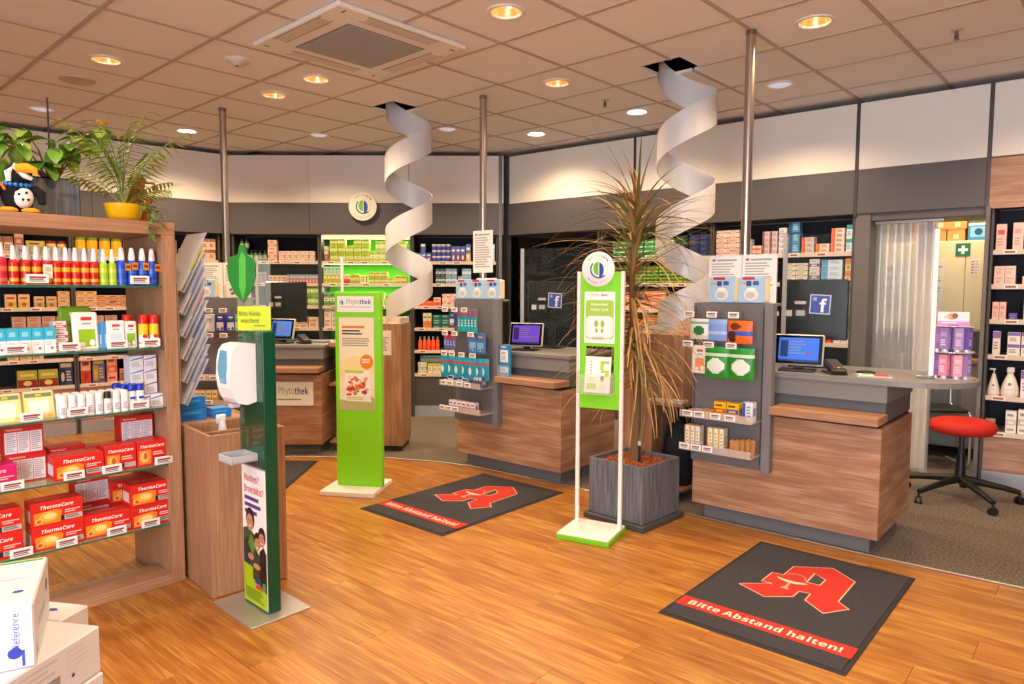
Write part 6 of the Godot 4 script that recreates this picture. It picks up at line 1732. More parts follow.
# slanting clear pockets with brochures on the right side of the unit
func brochure_rack() -> void:
	var rf := GOND * at(0.03, 0, -0.2)
	var r := thing("brochure_rack", "clear slanted brochure rack on the right side of the wooden shelf unit", "rack", rf)
	part(r, "spine", one_box(0.0, 0.88, -0.13, 0.006, 1.70, 0.13, "c9c4c0", 0.001), glass(Color(0.9, 0.9, 0.92, 0.35)))
	var cols := [["eceaee", "8fa0d0"], ["e6e9ee", "b8c0cc"], ["eceae6", "4f5fac"], ["e4e7ee", "d0a08a"], ["eeecea", "8a9cd0"], ["ecece8", "dedc52"]]
	for i in 6:
		var tilt := Transform3D(Basis(Vector3.BACK, -0.46), Vector3(0.014, 0.88 + i * 0.115, 0))
		var m := MB.new()
		m.bx(0.027, 0.0, -0.12, 0.030, 0.26, 0.12, "ffffff"); m.bx(0.0, 0.0, -0.12, 0.03, 0.003, 0.12, "ffffff"); m.bx(0.0, 0.0, -0.12, 0.003, 0.33, 0.12, "ffffff")
		part(r, "clear_pocket", m.mesh(), glass(Color(0.90, 0.91, 0.94, 0.42), 0.08), tilt)
		for k in 2:
			var b := MB.new()
			b.bx(0.004 + k * 0.008, 0.004, -0.105, 0.010 + k * 0.008, 0.30 - k * 0.015, 0.105, cols[i][0], 0.0005)
			b.t = Transform3D(Basis(Vector3.UP, PI / 2), Vector3(0.010 + k * 0.008, 0, 0)); b.fr(-0.1, 0.16, 0.1, 0.28 - k * 0.015, 0.0006, cols[i][1]); b.lines(-0.08, 0.03, 0.08, 0.11, 0.0006, 4, "9a98a4", i)
			b.t = Transform3D(Basis(), Vector3(0, 0, 0.1055)); b.fr(0.004 + k * 0.008, 0.12, 0.010 + k * 0.008, 0.27, 0.0004, cols[i][1])
			solo("brochure", ["pale blue brochure in the lowest clear pocket", "grey brochure in the second clear pocket from below", "white and navy brochure in the third clear pocket from below", "brochure with tan cover in the fourth clear pocket", "light blue brochure in the fifth clear pocket", "brochure with yellow cover in the topmost clear pocket"][i], "brochure", b.mesh(), vm(0.4), rf * tilt, "brochures in the clear rack")

func make_near_boxes() -> void:
	var table := thing("low_table", "low white table under the glove cartons, below the picture edge", "table", at(-1.0, 0, -1.2))
	part(table, "table_top", one_box(-0.35, 0.57, -0.22, 0.14, 0.60, 0.35, "e4e0dc", 0.004), vm(0.5))
	for e in [[-0.32, -0.19], [0.11, -0.19], [0.11, 0.32], [-0.32, 0.32]]:
		part(table, "leg", one_box(e[0] - 0.02, 0.0, e[1] - 0.02, e[0] + 0.02, 0.57, e[1] + 0.02, "d0ccc8", 0.003), vm(0.5))
	# lower cartons lie flat, seen on their long right side
	var lf := frame(-0.823, -1.353, -10.7)
	for e in [[0.0, 0.60, 0.005, "white glove carton at the bottom of the near left stack"], [0.0, 0.695, 0.0, "white glove carton with barcode in the near left stack"]]:
		var b := MB.new(); var w := 0.25; var h := 0.094; var d := 0.25
		b.bx(-w, 0, 0, 0, h, d, "d6d5dc", 0.003)
		b.t = Transform3D(Basis(Vector3.UP, PI / 2), Vector3(0.0004, 0, 0))
		# on this face local x runs toward -z: from the near end (-d) to the far end (0)
		b.lines(-0.19, 0.05, -0.10, 0.082, 0.0, 3, "c4c2cc", 4); b.fr(-0.155, 0.03, -0.10, 0.046, 0.0003, "8f8d98"); b.lines(-0.085, 0.04, -0.03, 0.082, 0.0, 4, "cfcdd6", 7); b.oval(-0.07, 0.03, 0.004, 0.004, 0.0003, "3a3f8c", 8)
		b.fr(-d, 0.034, 0.0, 0.0348, 0.0001, "c9c7d0")
		b.t = Transform3D(Basis(Vector3.RIGHT, -PI / 2), Vector3(0, h + 0.0004, 0)); b.oval(-0.09, -0.07, 0.012, 0.006, 0.0003, "3a45a8", 12); b.fr(-0.11, -0.075, -0.095, -0.068, 0.0004, "3a45a8")
		b.t = Transform3D()
		solo("glove_carton", e[3], "carton", b.mesh(), vm(0.45), lf * at(e[2], e[1], 0), "white glove cartons")
	var c := MB.new(); c.bx(-0.16, 0, -0.075, 0, 0.185, 0.0, "d8d7de", 0.003)
	c.t = Transform3D(Basis(Vector3.RIGHT, -PI / 2), Vector3(0, 0.1854, 0)); c.oval(-0.055, 0.04, 0.011, 0.006, 0.0003, "3a45a8", 12)
	solo("glove_carton", "white glove carton standing behind the near left stack", "carton", c.mesh(), vm(0.45), lf * at(-0.10, 0.60, -0.008), "white glove cartons")
	# upright carton on top with the big blue print
	var bf := frame(-0.846, -1.2, 28.7)
	var u := MB.new(); var w := 0.085; var h := 0.115; var d := 0.25
	u.bx(-w, 0, -d, 0, h, 0, "d9d8e0", 0.003)
	u.fr(-w + 0.002, 0.0, -w + 0.016, 0.05, 0.0005, "3fae4a"); u.fr(-0.082, 0.085, -0.074, 0.1, 0.0005, "30343f")
	u.t = Transform3D(Basis(Vector3.BACK, PI / 2), Vector3(-0.028, 0.07, 0.0006)); u.text("Reference", font, 0.0, 0.0, 0.0, 0.011, "4a62c8", 0.07)
	u.t = Transform3D(Basis(Vector3.BACK, PI / 2), Vector3(-0.016, 0.025, 0.0006)); u.lines(-0.02, -0.004, 0.02, 0.004, 0.0, 1, "3f4db4")
	u.t = Transform3D(); u.oval(-0.03, 0.03, 0.011, 0.01, 0.0006, "2f3ea8", 14); u.poly([Vector2(-0.04, 0.036), Vector2(-0.026, 0.044), Vector2(-0.022, 0.03)], 0.0009, "2f3ea8")
	u.t = Transform3D(Basis(Vector3.RIGHT, -PI / 2), Vector3(0, h + 0.0005, 0)); u.fr(-w + 0.006, d - 0.018, -0.006, d - 0.008, 0, "3fae4a"); u.oval(-0.03, 0.07, 0.009, 0.006, 0, "2f3ea8", 12); u.text("Reference", font, -0.045, 0.14, 0, 0.01, "a8b0d0", 0.05)
	u.t = Transform3D(Basis(Vector3.UP, PI / 2), Vector3(0.0005, 0, 0)); u.text("Reference", font, 0.11, 0.055, 0, 0.02, "a8b2d8", 0.1); u.fr(0.02, 0.012, 0.03, 0.03, 0, "58b85c"); u.oval(0.2, 0.075, 0.012, 0.012, 0, "3a45a8", 12)
	u.t = Transform3D()
	solo("glove_carton", "upright white glove carton with blue print on top of the near left stack", "carton", u.mesh(), vm(0.45), bf * at(0, 0.79, 0), "white glove cartons")

# ---------------------------------------------------------------- things on counters and boards
func tablet(f: Transform3D, x: float, y: float, z: float, deg: float, label: String, screen: Color, group: String) -> void:
	var t := thing("customer_display", label, "display", f * at(x, y, z, deg), group)
	var b := MB.new(); b.bx(-0.1, 0.0, -0.08, 0.1, 0.012, 0.05, "1a1a1c", 0.003); b.bx(-0.03, 0.012, -0.06, 0.03, 0.09, -0.045, "1a1a1c", 0.003)
	part(t, "foot", b.mesh(), vm(0.4))
	var tilt := Transform3D(Basis(Vector3.RIGHT, -0.22), Vector3(0, 0.035, -0.01))
	b = MB.new(); b.bx(-0.142, 0.0, -0.022, 0.142, 0.19, 0.0, "c9c6c2", 0.006)
	part(t, "casing", b.mesh(), vm(0.3, 0.2), tilt)
	b = MB.new(); b.bx(-0.135, 0.007, 0.0, 0.135, 0.183, 0.002, "0b0b0d", 0.001)
	part(t, "bezel", b.mesh(), vm(0.12), tilt)
	b = MB.new(); b.fr(-0.115, 0.022, 0.115, 0.168, 0.0026, "ffffff")
	part(t, "screen", b.mesh(), glow(screen, 0.42), tilt)
	b = MB.new(); b.lines(-0.1, 0.06, 0.06, 0.15, 0.0032, 5, screen.lightened(0.25), 3); b.fr(-0.105, 0.05, -0.06, 0.15, 0.0036, screen.darkened(0.35)); b.fr(0.04, 0.07, 0.08, 0.082, 0.0036, "8a5a96"); b.fr(-0.115, 0.022, 0.115, 0.034, 0.0034, screen.darkened(0.3))
	part(t, "screen_picture", b.mesh(), vm(0.3), tilt)

func monitor(f: Transform3D, x: float, y: float, z: float, deg: float, label: String, sticker: bool) -> void:
	var t := thing("monitor", label, "monitor", f * at(x, y, z, deg), "cash desk monitors seen from behind")
	part(t, "back_shell", one_box(-0.21, 0.175, -0.04, 0.21, 0.56, 0.0, "0d0d0f", 0.008), vm(0.25))
	var b := MB.new(); b.bx(-0.03, 0.012, -0.06, 0.03, 0.3, -0.041, "141416", 0.004); b.bx(-0.12, 0.0, -0.09, 0.12, 0.013, 0.09, "141416", 0.004)
	part(t, "stand", b.mesh(), vm(0.35))
	b = MB.new(); b.bx(-0.17, 0.30, 0.0, -0.03, 0.37, 0.004, "121214", 0.001); b.fr(-0.11, 0.40, -0.04, 0.42, 0.0006, "b9b6b4"); b.fr(-0.17, 0.32, -0.125, 0.36, 0.0046, "c9c6c4"); b.fr(-0.10, 0.325, -0.045, 0.36, 0.0046, "b4b0ae")
	part(t, "socket_plate", b.mesh(), vm(0.35))
	if sticker:
		b = MB.new(); b.bx(-0.062, -0.062, 0.0, 0.062, 0.062, 0.001, "d8dce6"); b.fr(-0.056, -0.056, 0.056, 0.056, 0.0014, "2f49a6")
		b.text("f", font_bold, 0.018, -0.006, 0.0018, 0.085, "eef0f6"); b.fr(-0.044, 0.022, -0.022, 0.044, 0.0018, "9fb0dc")
		part(t, "sticker", b.mesh(), vm(0.4), Transform3D(Basis(Vector3.BACK, -0.05), Vector3(0.045, 0.40, 0.001)))

func guard_glass() -> StandardMaterial3D:
	var m := glass(Color(0.6, 0.68, 0.7, 0.022), 0.01)
	m.metallic_specular = 0.22
	return m

func screen_guard(f: Transform3D, x0: float, x1: float, z: float, top: float, label: String, white_edge := true) -> void:
	var t := thing("glass_guard", label, "screen", f, "clear guards on the counters")
	part(t, "pane", one_box(x0, 0.99, z - 0.003, x1, top, z + 0.003, "ffffff"), guard_glass())
	part(t, "post", one_box(x0 - 0.016, 0.976, z - 0.012, x0 + 0.006, top + 0.005, z + 0.012, "c9c9d0", 0.002), vm(0.3, 0.4))
	if white_edge: part(t, "edge", one_box(x1 - 0.004, 0.99, z - 0.0035, x1 + 0.02, top, z + 0.0035, "eeeef4"), vm(0.25))
	part(t, "foot", one_box(x1 - 0.06, 0.976, z - 0.03, x1 + 0.02, 0.99, z + 0.03, "8f8d90", 0.002), vm(0.3, 0.6))

func board_item(f: Transform3D, called: String, label: String, cat: String, m: Mesh, x: float, y: float, z: float, group: String, deg := 0.0) -> void:
	solo(called, label, cat, m, vm(0.38), f * at(x, y, z, deg), group)

# hook with price tag, a part of the board
func hooks(f: Transform3D, board_node: Node, xs: Array, y: float) -> void:
	for x in xs:
		var b := MB.new(); b.tube([Vector3(x, y, 0.03), Vector3(x, y, 0.19)], 0.003, 6, "b9b4b0"); b.tube([Vector3(x, y + 0.022, 0.03), Vector3(x, y + 0.022, 0.185)], 0.002, 6, "b9b4b0")
		part(board_node, "hook", b.mesh(), vm(0.3, 0.8))
		part(board_node, "price_tag", tag_mesh(), vm(0.4), at(x, y + 0.014, 0.193))

func foot_pack(i: int) -> Mesh:
	if not meshes.has("foot"):
		var b := MB.new(); var z := 0.0006
		b.bx(-0.08, 0, -0.03, 0.08, 0.155, 0, "a9cbec", 0.004); b.bx(0.05, 0.004, -0.034, 0.105, 0.15, -0.006, "e6cf9e", 0.006)
		b.fr(-0.055, 0.138, 0.02, 0.154, z, "c9303a"); b.fr(-0.07, 0.11, -0.02, 0.12, z, "d8b23a"); b.fr(-0.03, 0.1, 0.0, 0.13, z * 1.6, "3a4a8c"); b.fr(0.01, 0.105, 0.045, 0.13, z * 1.6, "4a5a9c")
		b.oval(0.0, 0.05, 0.045, 0.036, z, "e6e2dc", 14); b.oval(-0.005, 0.045, 0.03, 0.02, z * 1.7, "c9c4bc", 12); b.oval(0.0, 0.08, 0.03, 0.012, z * 2.2, "f4f4f6", 12)
		meshes["foot"] = b.mesh()
	return meshes["foot"]

func paper_sheet(f: Transform3D, x: float, y: float, z: float, w: float, h: float, label: String, group: String) -> void:
	var b := MB.new(); b.bx(-w / 2, 0, -0.0008, w / 2, h, 0.0008, "eceae9")
	b.fr(-w * 0.4, h * 0.88, -w * 0.3, h * 0.93, 0.0012, "c24a4a"); b.fr(-w * 0.25, h * 0.88, w * 0.35, h * 0.92, 0.0012, "86b0b4")
	b.lines(-w * 0.42, h * 0.1, w * 0.42, h * 0.84, 0.0012, 13, "b0aeb2", 8)
	solo("notice_sheet", label, "notice", b.mesh(), vm(0.5), f * at(x, y, z), group)

func make_counter_goods() -> void:
	var bds: Array = []
	for c in get_children():
		if String(c.name).begins_with("display_board"): bds.append(c)
	# --- right counter board
	var f := C3
	hooks(f, bds[2], [-1.04, -0.895, -0.76], 1.305)
	hooks(f, bds[2], [-1.045, -0.91, -0.77], 1.125)
	board_item(f, "bag", "white and green bag hanging at the left of the right display board", "bag", pouch(0.12, 0.125, 0.03, "e4e8e2", [[0.0, 0.18, "cfd6cc"], [0.75, 0.86, "8a9a8c"]], [[0.5, 0.42, 0.3, 0.22, "2f7a3c"]]), -1.0, 1.165, 0.13, "")
	board_item(f, "bag", "light blue bag hanging in the middle of the right display board", "bag", pouch(0.12, 0.13, 0.03, "7fa0e0", [[0.3, 0.45, "b0c4ee"], [0.8, 1.0, "8fb0e8"]], []), -0.885, 1.16, 0.13, "")
	board_item(f, "bag", "orange bag with blue stripe hanging at the right of the board", "bag", pouch(0.15, 0.135, 0.03, "e06a1c", [[0.35, 0.55, "2f5ac0"]], [[0.2, 0.3, 0.18, 0.25, "4a2418"], [0.35, 0.75, 0.2, 0.15, "6a3418"]]), -0.745, 1.15, 0.13, "")
	for i in 3: board_item(f, "hanging_pack", "white pack with orange print hanging on the right display board", "pack", flat_pack(0.09, 0.17, 0.012, "ece4de", "f0905a", "d0603a"), -1.02 + i * 0.012, 0.955, 0.1 + i * 0.016, "white orange packs")
	for i in 2: board_item(f, "bag", "green foil bag with white oval, " + ("left" if i == 0 else "right") + " one on the right display board", "bag", pouch(0.155, 0.19, 0.045, "1f8a2c", [[0.84, 1.0, "2a9a3a"], [0.70, 0.78, "c8e0c0"]], [[0.5, 0.4, 0.34, 0.24, "e4ece0"]]), -0.885 + i * 0.155, 0.935, 0.13, "green foil bags")
	# trays of the right board
	for e in [[-1.02, "e8dcd6", "c24a3a", 0.03, "flat white carton with red print lying on the upper tray"], [-0.945, "e6d9a8", "d0402c", 0.035, "flat cream carton lying on the upper tray"]]:
		board_item(f, "carton", e[4], "carton", carton(0.075, e[3], 0.12, 0, e[1], e[2], "8a8480"), e[0], 0.6965, 0.185, "")
	for i in 2: board_item(f, "carton", "yellow carton, " + ("left" if i == 0 else "right") + " one on the upper tray of the right board", "carton", carton(0.075, 0.10, 0.06, 3, "e8b61c", "c8442c" if i == 0 else "3a52b0", "6a4a14"), -0.845 + i * 0.08, 0.6965, 0.16, "yellow cartons on the tray")
	board_item(f, "carton", "blue and white carton at the right end of the upper tray", "carton", carton(0.06, 0.115, 0.06, 6, "e6e6ee", "3a56c0", "8a90b0"), -0.675, 0.6965, 0.16, "")
	for i in 3: board_item(f, "carton", "slim white and yellow carton at the left of the lower tray", "carton", carton(0.03, 0.14, 0.06, 6, "eeeae4", "e4b42a", "a8a4b8"), -1.055 + i * 0.034, 0.4915, 0.16, "slim cartons on the lower tray")
	for i in 3: board_item(f, "carton", "yellow and white upright carton in the middle of the lower tray", "carton", carton(0.032, 0.14, 0.06, 6, "f0e8d0", "eab41e", "b0a8a0"), -0.91 + i * 0.036, 0.4915, 0.15, "yellow cartons on the lower tray")
	board_item(f, "carton", "flat light blue carton lying on the lower tray", "carton", carton(0.09, 0.028, 0.06, 3, "5a9ad8", "d8e6f4", "2a5a98"), -0.835, 0.4915, 0.192, "")
	board_item(f, "carton", "flat red oval pack lying on the lower tray", "carton", carton(0.075, 0.03, 0.06, 0, "c9302a", "e06a5c", "f0c0b0"), -0.775, 0.4915, 0.15, "")
	for i in 4:
		var b := MB.new(); b.prism([Vector2(-0.025, 0), Vector2(0.025, 0), Vector2(0.028, 0.085), Vector2(0.014, 0.095), Vector2(0.0, 0.085), Vector2(-0.014, 0.097), Vector2(-0.028, 0.088)], -0.02, 0.0, "b98450"); b.lines(-0.016, 0.02, 0.016, 0.06, 0.0006, 3, "9a6a3c", i)
		board_item(f, "paper_bag", "small brown paper bag at the right of the lower tray", "bag", b.mesh(), -0.735 + i * 0.022, 0.4915, 0.195 - i * 0.025, "brown paper bags")
	for e in [[C3, 2], [C2, 1], [C1, 0]]:
		for x in [-1.05, -0.975, -0.87, -0.78]: part(bds[e[1]], "price_tag", tag_mesh(), vm(0.4), at(x + 0.02, 0.715, 0.2085))
		for x in [-1.06, -0.985, -0.91]: part(bds[e[1]], "price_tag", tag_mesh(), vm(0.4), at(x + 0.015, 0.51, 0.2085))
	# packs and notices on the top edge of the boards
	for i in 2: board_item(C3, "foot_care_pack", "light blue foot care pack, " + ("left" if i == 0 else "right") + " one on the right display board", "pack", foot_pack(0), -0.915 + i * 0.185, 1.3885, 0.02, "light blue packs on the right board")
	var hb := MB.new(); hb.bx(-1.02, 1.389, -0.006, -0.585, 1.68, -0.003, "ffffff")
	part(bds[2], "clear_holder", hb.mesh(), glass(Color(0.92, 0.93, 0.95, 0.15)))
	for i in 2: paper_sheet(C3, -0.905 + i * 0.212, 1.389, -0.0015, 0.208, 0.285, "white printed notice, " + ("left" if i == 0 else "right") + " sheet above the right display board", "notices above the right board")
	for i in 3: board_item(C2, "foot_care_pack", "light blue foot care pack, " + ["left", "middle", "right"][i] + " one on the middle display board", "pack", foot_pack(0), -1.0 + i * 0.165, 1.3885, 0.02, "light blue packs on the middle board")
	paper_sheet(C2, -0.80, 1.60, -0.01, 0.215, 0.335, "tall paper notice on the steel pole of the middle counter", "")
	paper_sheet(C2, -0.76, 1.395, -0.012, 0.22, 0.16, "pale sheet behind the light blue packs of the middle counter", "")
	board_item(C1, "foot_care_pack", "light blue foot care pack on the back left display board", "pack", foot_pack(0), -0.97, 1.3885, 0.02, "")
	var cb := MB.new(); cb.bx(-0.1, 0, -0.03, 0.1, 0.135, 0, "ece6de", 0.002)
	var rr := RandomNumberGenerator.new(); rr.seed = 3
	for i in 24: cb.oval(rr.randf_range(-0.075, 0.075), rr.randf_range(0.03, 0.115), rr.randf_range(0.008, 0.016), rr.randf_range(0.008, 0.014), 0.0006 + i * 0.00004, ["d9502c", "3f62b8", "e8b82c", "7a4a3c", "e88a4a"][i % 5], 8)
	board_item(C1, "carton", "white carton with colourful picture on the back left display board", "carton", cb.mesh(), -0.70, 1.3885, 0.02, "")
	for i in 2: paper_sheet(C1, -0.95 + i * 0.24, 1.389, -0.0015, 0.235, 0.30, "white printed notice, " + ("left" if i == 0 else "right") + " sheet above the back left board", "notices above the back left board")
	# --- middle counter board: toothbrushes, plasters
	f = C2
	hooks(f, bds[1], [-1.03, -0.92, -0.81], 1.29); hooks(f, bds[1], [-1.03, -0.92, -0.74], 1.10); hooks(f, bds[1], [-1.04, -0.95, -0.84, -0.72], 0.935)
	for i in 2: board_item(f, "hanging_pack", "navy and white blister pack at the left of the middle board", "pack", flat_pack(0.07, 0.11, 0.012, "3a3f6e", "d8d8e2", "b0b4cc"), -1.03 + i * 0.006, 1.165, 0.1 + i * 0.02, "navy blister packs")
	for i in 6: board_item(f, "toothbrush_pack", "teal and purple toothbrush pack on the middle board", "pack", carton(0.028, 0.175, 0.01, 1, "1fa6b4", "b23a78", "d0ecf0"), -0.9 + i * 0.036, 1.13, 0.16, "toothbrush packs")
	for i in 4: board_item(f, "hanging_pack", "red and blue blister pack on the middle board", "pack", carton(0.03, 0.12, 0.012, 1, "5a6ab0", "c83038", "d8d8ea"), -1.06 + i * 0.034, 0.985, 0.16, "red and blue packs")
	for i in 2: board_item(f, "hanging_pack", "blue card with round peach motif on the middle board", "pack", flat_pack(0.10, 0.16, 0.012, "3f78b8", "8ab0d8", "e0a070"), -0.78 + i * 0.085, 0.96, 0.13, "blue cards")
	for i in 9: board_item(f, "plaster_pack", "teal pack with red stripe hanging low on the middle board", "pack", pouch(0.075, 0.17, 0.02, "1f93b0", [[0.72, 0.82, "c83a34"], [0.82, 1.0, "2aa0c0"]], [[0.3, 0.4, 0.2, 0.18, "d8e8e8"]]), -1.06 + i * 0.052, 0.755, 0.17 - (i % 3) * 0.02, "teal packs", 10.0)
	for i in 5: board_item(f, "carton", "white carton with navy print on the upper tray of the middle board", "carton", carton(0.05, 0.06 + 0.012 * (i % 2), 0.06, 1, "e2e0ea", "2c3472", "8a8aa8"), -1.045 + i * 0.055, 0.6965, 0.17, "white navy cartons")
	for i in 4: board_item(f, "carton", "slim slate carton at the right of the upper tray on the middle board", "carton", carton(0.028, 0.085, 0.06, 1, "5a5878", "c8c8d8", "3a3a5a"), -0.755 + i * 0.032, 0.6965, 0.17, "slate cartons")
	for i in 6: board_item(f, "carton", "white and crimson carton on the lower tray of the middle board", "carton", carton(0.042, 0.08, 0.05, 2, "e6dfe4", "b02a34", "4a4f80"), -0.99 + i * 0.05, 0.4915, 0.17, "white crimson cartons")
	# --- back left board
	f = C1
	hooks(f, bds[0], [-1.0, -0.88, -0.76], 1.27); hooks(f, bds[0], [-1.0, -0.88, -0.76], 1.06)
	for e in [[-1.0, "e0604a", "coral"], [-0.9, "c9c4cc", "pale grey"], [-0.81, "27348c", "navy"], [-0.72, "3a4aa0", "blue"], [-0.65, "6ab04a", "green"]]:
		board_item(f, "hanging_pack", e[2] + " pack hanging on the back left display board", "pack", flat_pack(0.085, 0.15, 0.02, e[1], "d8d0cc", "e8e0e0"), e[0], 1.10, 0.14, "")
	for i in 3: board_item(f, "carton", "flat striped carton on the upper tray of the back left board", "carton", carton(0.12, 0.035, 0.08, 3, "d8d2d4", ["d84a3c", "3f6ab8", "e8a03c"][i], "7a7884"), -1.0 + i * 0.13, 0.6965, 0.17, "striped cartons")
	for i in 5: board_item(f, "carton", "yellow and white carton on the lower tray of the back left board", "carton", carton(0.045, 0.115, 0.05, 2, "f0dcae", "e2a818", "a88a4a"), -1.06 + i * 0.05, 0.4915, 0.17, "yellow cartons, back left")
	board_item(f, "carton", "white and blue carton at the right of the lower tray on the back left board", "carton", carton(0.07, 0.08, 0.05, 1, "dfe0ea", "5a6ac0", "8a90b0"), -0.75, 0.4915, 0.17, "")
	# --- worktops
	screen_guard(C3, -0.67, 0.144, -0.373, 1.805, "clear glass guard with white edge on the right counter")
	screen_guard(C2, -0.71, 0.02, -0.40, 1.80, "clear glass guard on the middle counter before the dark window", false)
	screen_guard(C1, -0.68, 0.09, -0.40, 1.76, "clear glass guard on the back left counter")
	tablet(C3, -0.53, 0.9755, -0.22, 8.0, "customer display with blue screen on the right counter", Color(0.22, 0.40, 0.78), "customer displays")
	tablet(C2, -0.535, 0.9755, -0.22, 20.0, "customer display with purple screen on the middle counter", Color(0.34, 0.22, 0.66), "customer displays")
	tablet(C1, -0.44, 0.9755, -0.25, -25.0, "customer display with blue screen on the back left counter", Color(0.25, 0.42, 0.75), "customer displays")
	monitor(C3, -0.56, 0.9755, -0.56, 6.0, "black monitor back with blue sticker on the right counter", true)
	monitor(C2, -0.56, 0.9755, -0.58, 14.0, "black monitor back with blue sticker on the middle counter", true)
	monitor(C1, -0.50, 0.9755, -0.62, -12.0, "black monitor back on the back left counter", false)
	for e in [[C3, -0.32, -0.24, "black card terminal on the right counter"], [C1, -0.22, -0.25, "black card terminal on the back left counter"]]:
		var t := thing("card_terminal", e[3], "card terminal", e[0] * at(e[1], 0.9755, e[2], 35.0), "card terminals")
		var tl := Transform3D(Basis(Vector3.RIGHT, 0.28), Vector3(0, 0.014, 0))
		part(t, "casing", one_box(-0.042, 0.0, -0.09, 0.042, 0.045, 0.09, "17171a", 0.01), vm(0.35), tl)
		part(t, "display", one_box(-0.03, 0.045, -0.075, 0.03, 0.047, -0.02, "4a5464", 0.001), vm(0.15), tl)
		for r in 4:
			for c in 3:
				var k := MB.new(); k.bx(-0.008, 0, -0.006, 0.008, 0.004, 0.006, ["55555c", "55555c", "55555c"][c] if r < 3 else ["c8322c", "d8b62a", "3f9a3c"][c], 0.001)
				part(t, "key", k.mesh(), vm(0.5), tl * at(-0.022 + c * 0.022, 0.045, 0.0 + r * 0.02))
		part(t, "cradle", one_box(-0.05, 0.0, -0.08, 0.05, 0.012, 0.08, "3a3a3e", 0.003), vm(0.4))
	var cord := MB.new(); cord.tube([Vector3(0, 0.01, 0), Vector3(0.05, 0.006, -0.05), Vector3(0.12, 0.005, -0.02), Vector3(0.16, 0.005, -0.09)], 0.005, 6, "141416")
	solo("cable", "black cable beside the card terminal on the back left counter", "cable", cord.mesh(), vm(0.5), C1 * at(-0.18, 0.9755, -0.3))
	var pouch2 := MB.new(); pouch2.ell(Vector3(0, 0.012, 0), Vector3(0.055, 0.012, 0.035), "1a1a1d", 6, 14)
	solo("computer_mouse", "flat black mouse behind the card terminal on the right counter", "mouse", pouch2.mesh(), vm(0.4), C3 * at(-0.17, 0.976, -0.32))
	var tr := thing("coin_tray", "clear coin tray with red print on the right counter", "tray", C3 * at(-0.10, 0.9755, -0.20, 20.0))
	part(tr, "dish", one_box(-0.09, 0.0, -0.07, 0.09, 0.012, 0.07, "cfd2cc", 0.004), glass(Color(0.9, 0.92, 0.9, 0.5)))
	var tp := MB.new(); tp.bx(-0.075, 0.0125, -0.05, 0.0, 0.0135, 0.05, "e6e6dc"); tp.bx(0.005, 0.0125, -0.05, 0.08, 0.0135, 0.05, "c9382c"); tp.bx(-0.06, 0.0136, -0.03, -0.01, 0.014, 0.02, "8fb86a")
	part(tr, "printed_insert", tp.mesh(), vm(0.5))
	# leaflet holder on the ledge of the middle counter
	var lh := thing("leaflet_holder", "blue leaflet holder on the wooden ledge of the middle counter", "leaflet holder", C2 * at(-0.525, 0.7905, 0.045))
	var lm := MB.new(); lm.bx(-0.06, 0.0, -0.02, 0.06, 0.245, -0.005, "2f86b8", 0.001); lm.fr(-0.04, 0.11, 0.04, 0.205, -0.0044, "e8eef2"); lm.lines(-0.03, 0.17, 0.03, 0.19, -0.004, 2, "d86a5a"); lm.lines(-0.032, 0.12, 0.032, 0.16, -0.004, 4, "b0b8c0"); lm.fr(-0.04, 0.03, 0.04, 0.07, -0.0044, "dfe8ee"); lm.lines(-0.03, 0.04, 0.03, 0.06, -0.004, 2, "d0846a"); lm.fr(-0.03, 0.222, 0.02, 0.236, -0.0044, "c8dce8")
	part(lh, "printed_card", lm.mesh(), vm(0.35))
	lm = MB.new(); lm.bx(-0.064, 0.0, 0.012, 0.064, 0.085, 0.014, "ffffff"); lm.bx(-0.064, 0.0, -0.022, 0.064, 0.002, 0.012, "ffffff")
	part(lh, "clear_pocket", lm.mesh(), glass(Color(0.85, 0.93, 0.98, 0.2)))
	for i in 3: board_item(at(1.10, 0, -5.02, WOOD_ROT), "flyer", "flyer lying on the small wooden shelf right of the dracaena", "flyer", carton(0.09, 0.012 + 0.004 * i, 0.07, 0, ["d8cfc4", "c8b8a8", "e0dcd8"][i], "8a9a6a", "8a8a98"), 0.06 + i * 0.085, 0.6995, 0.235, "flyers on the small shelf")
	perfume_tower()
	store_room_goods()

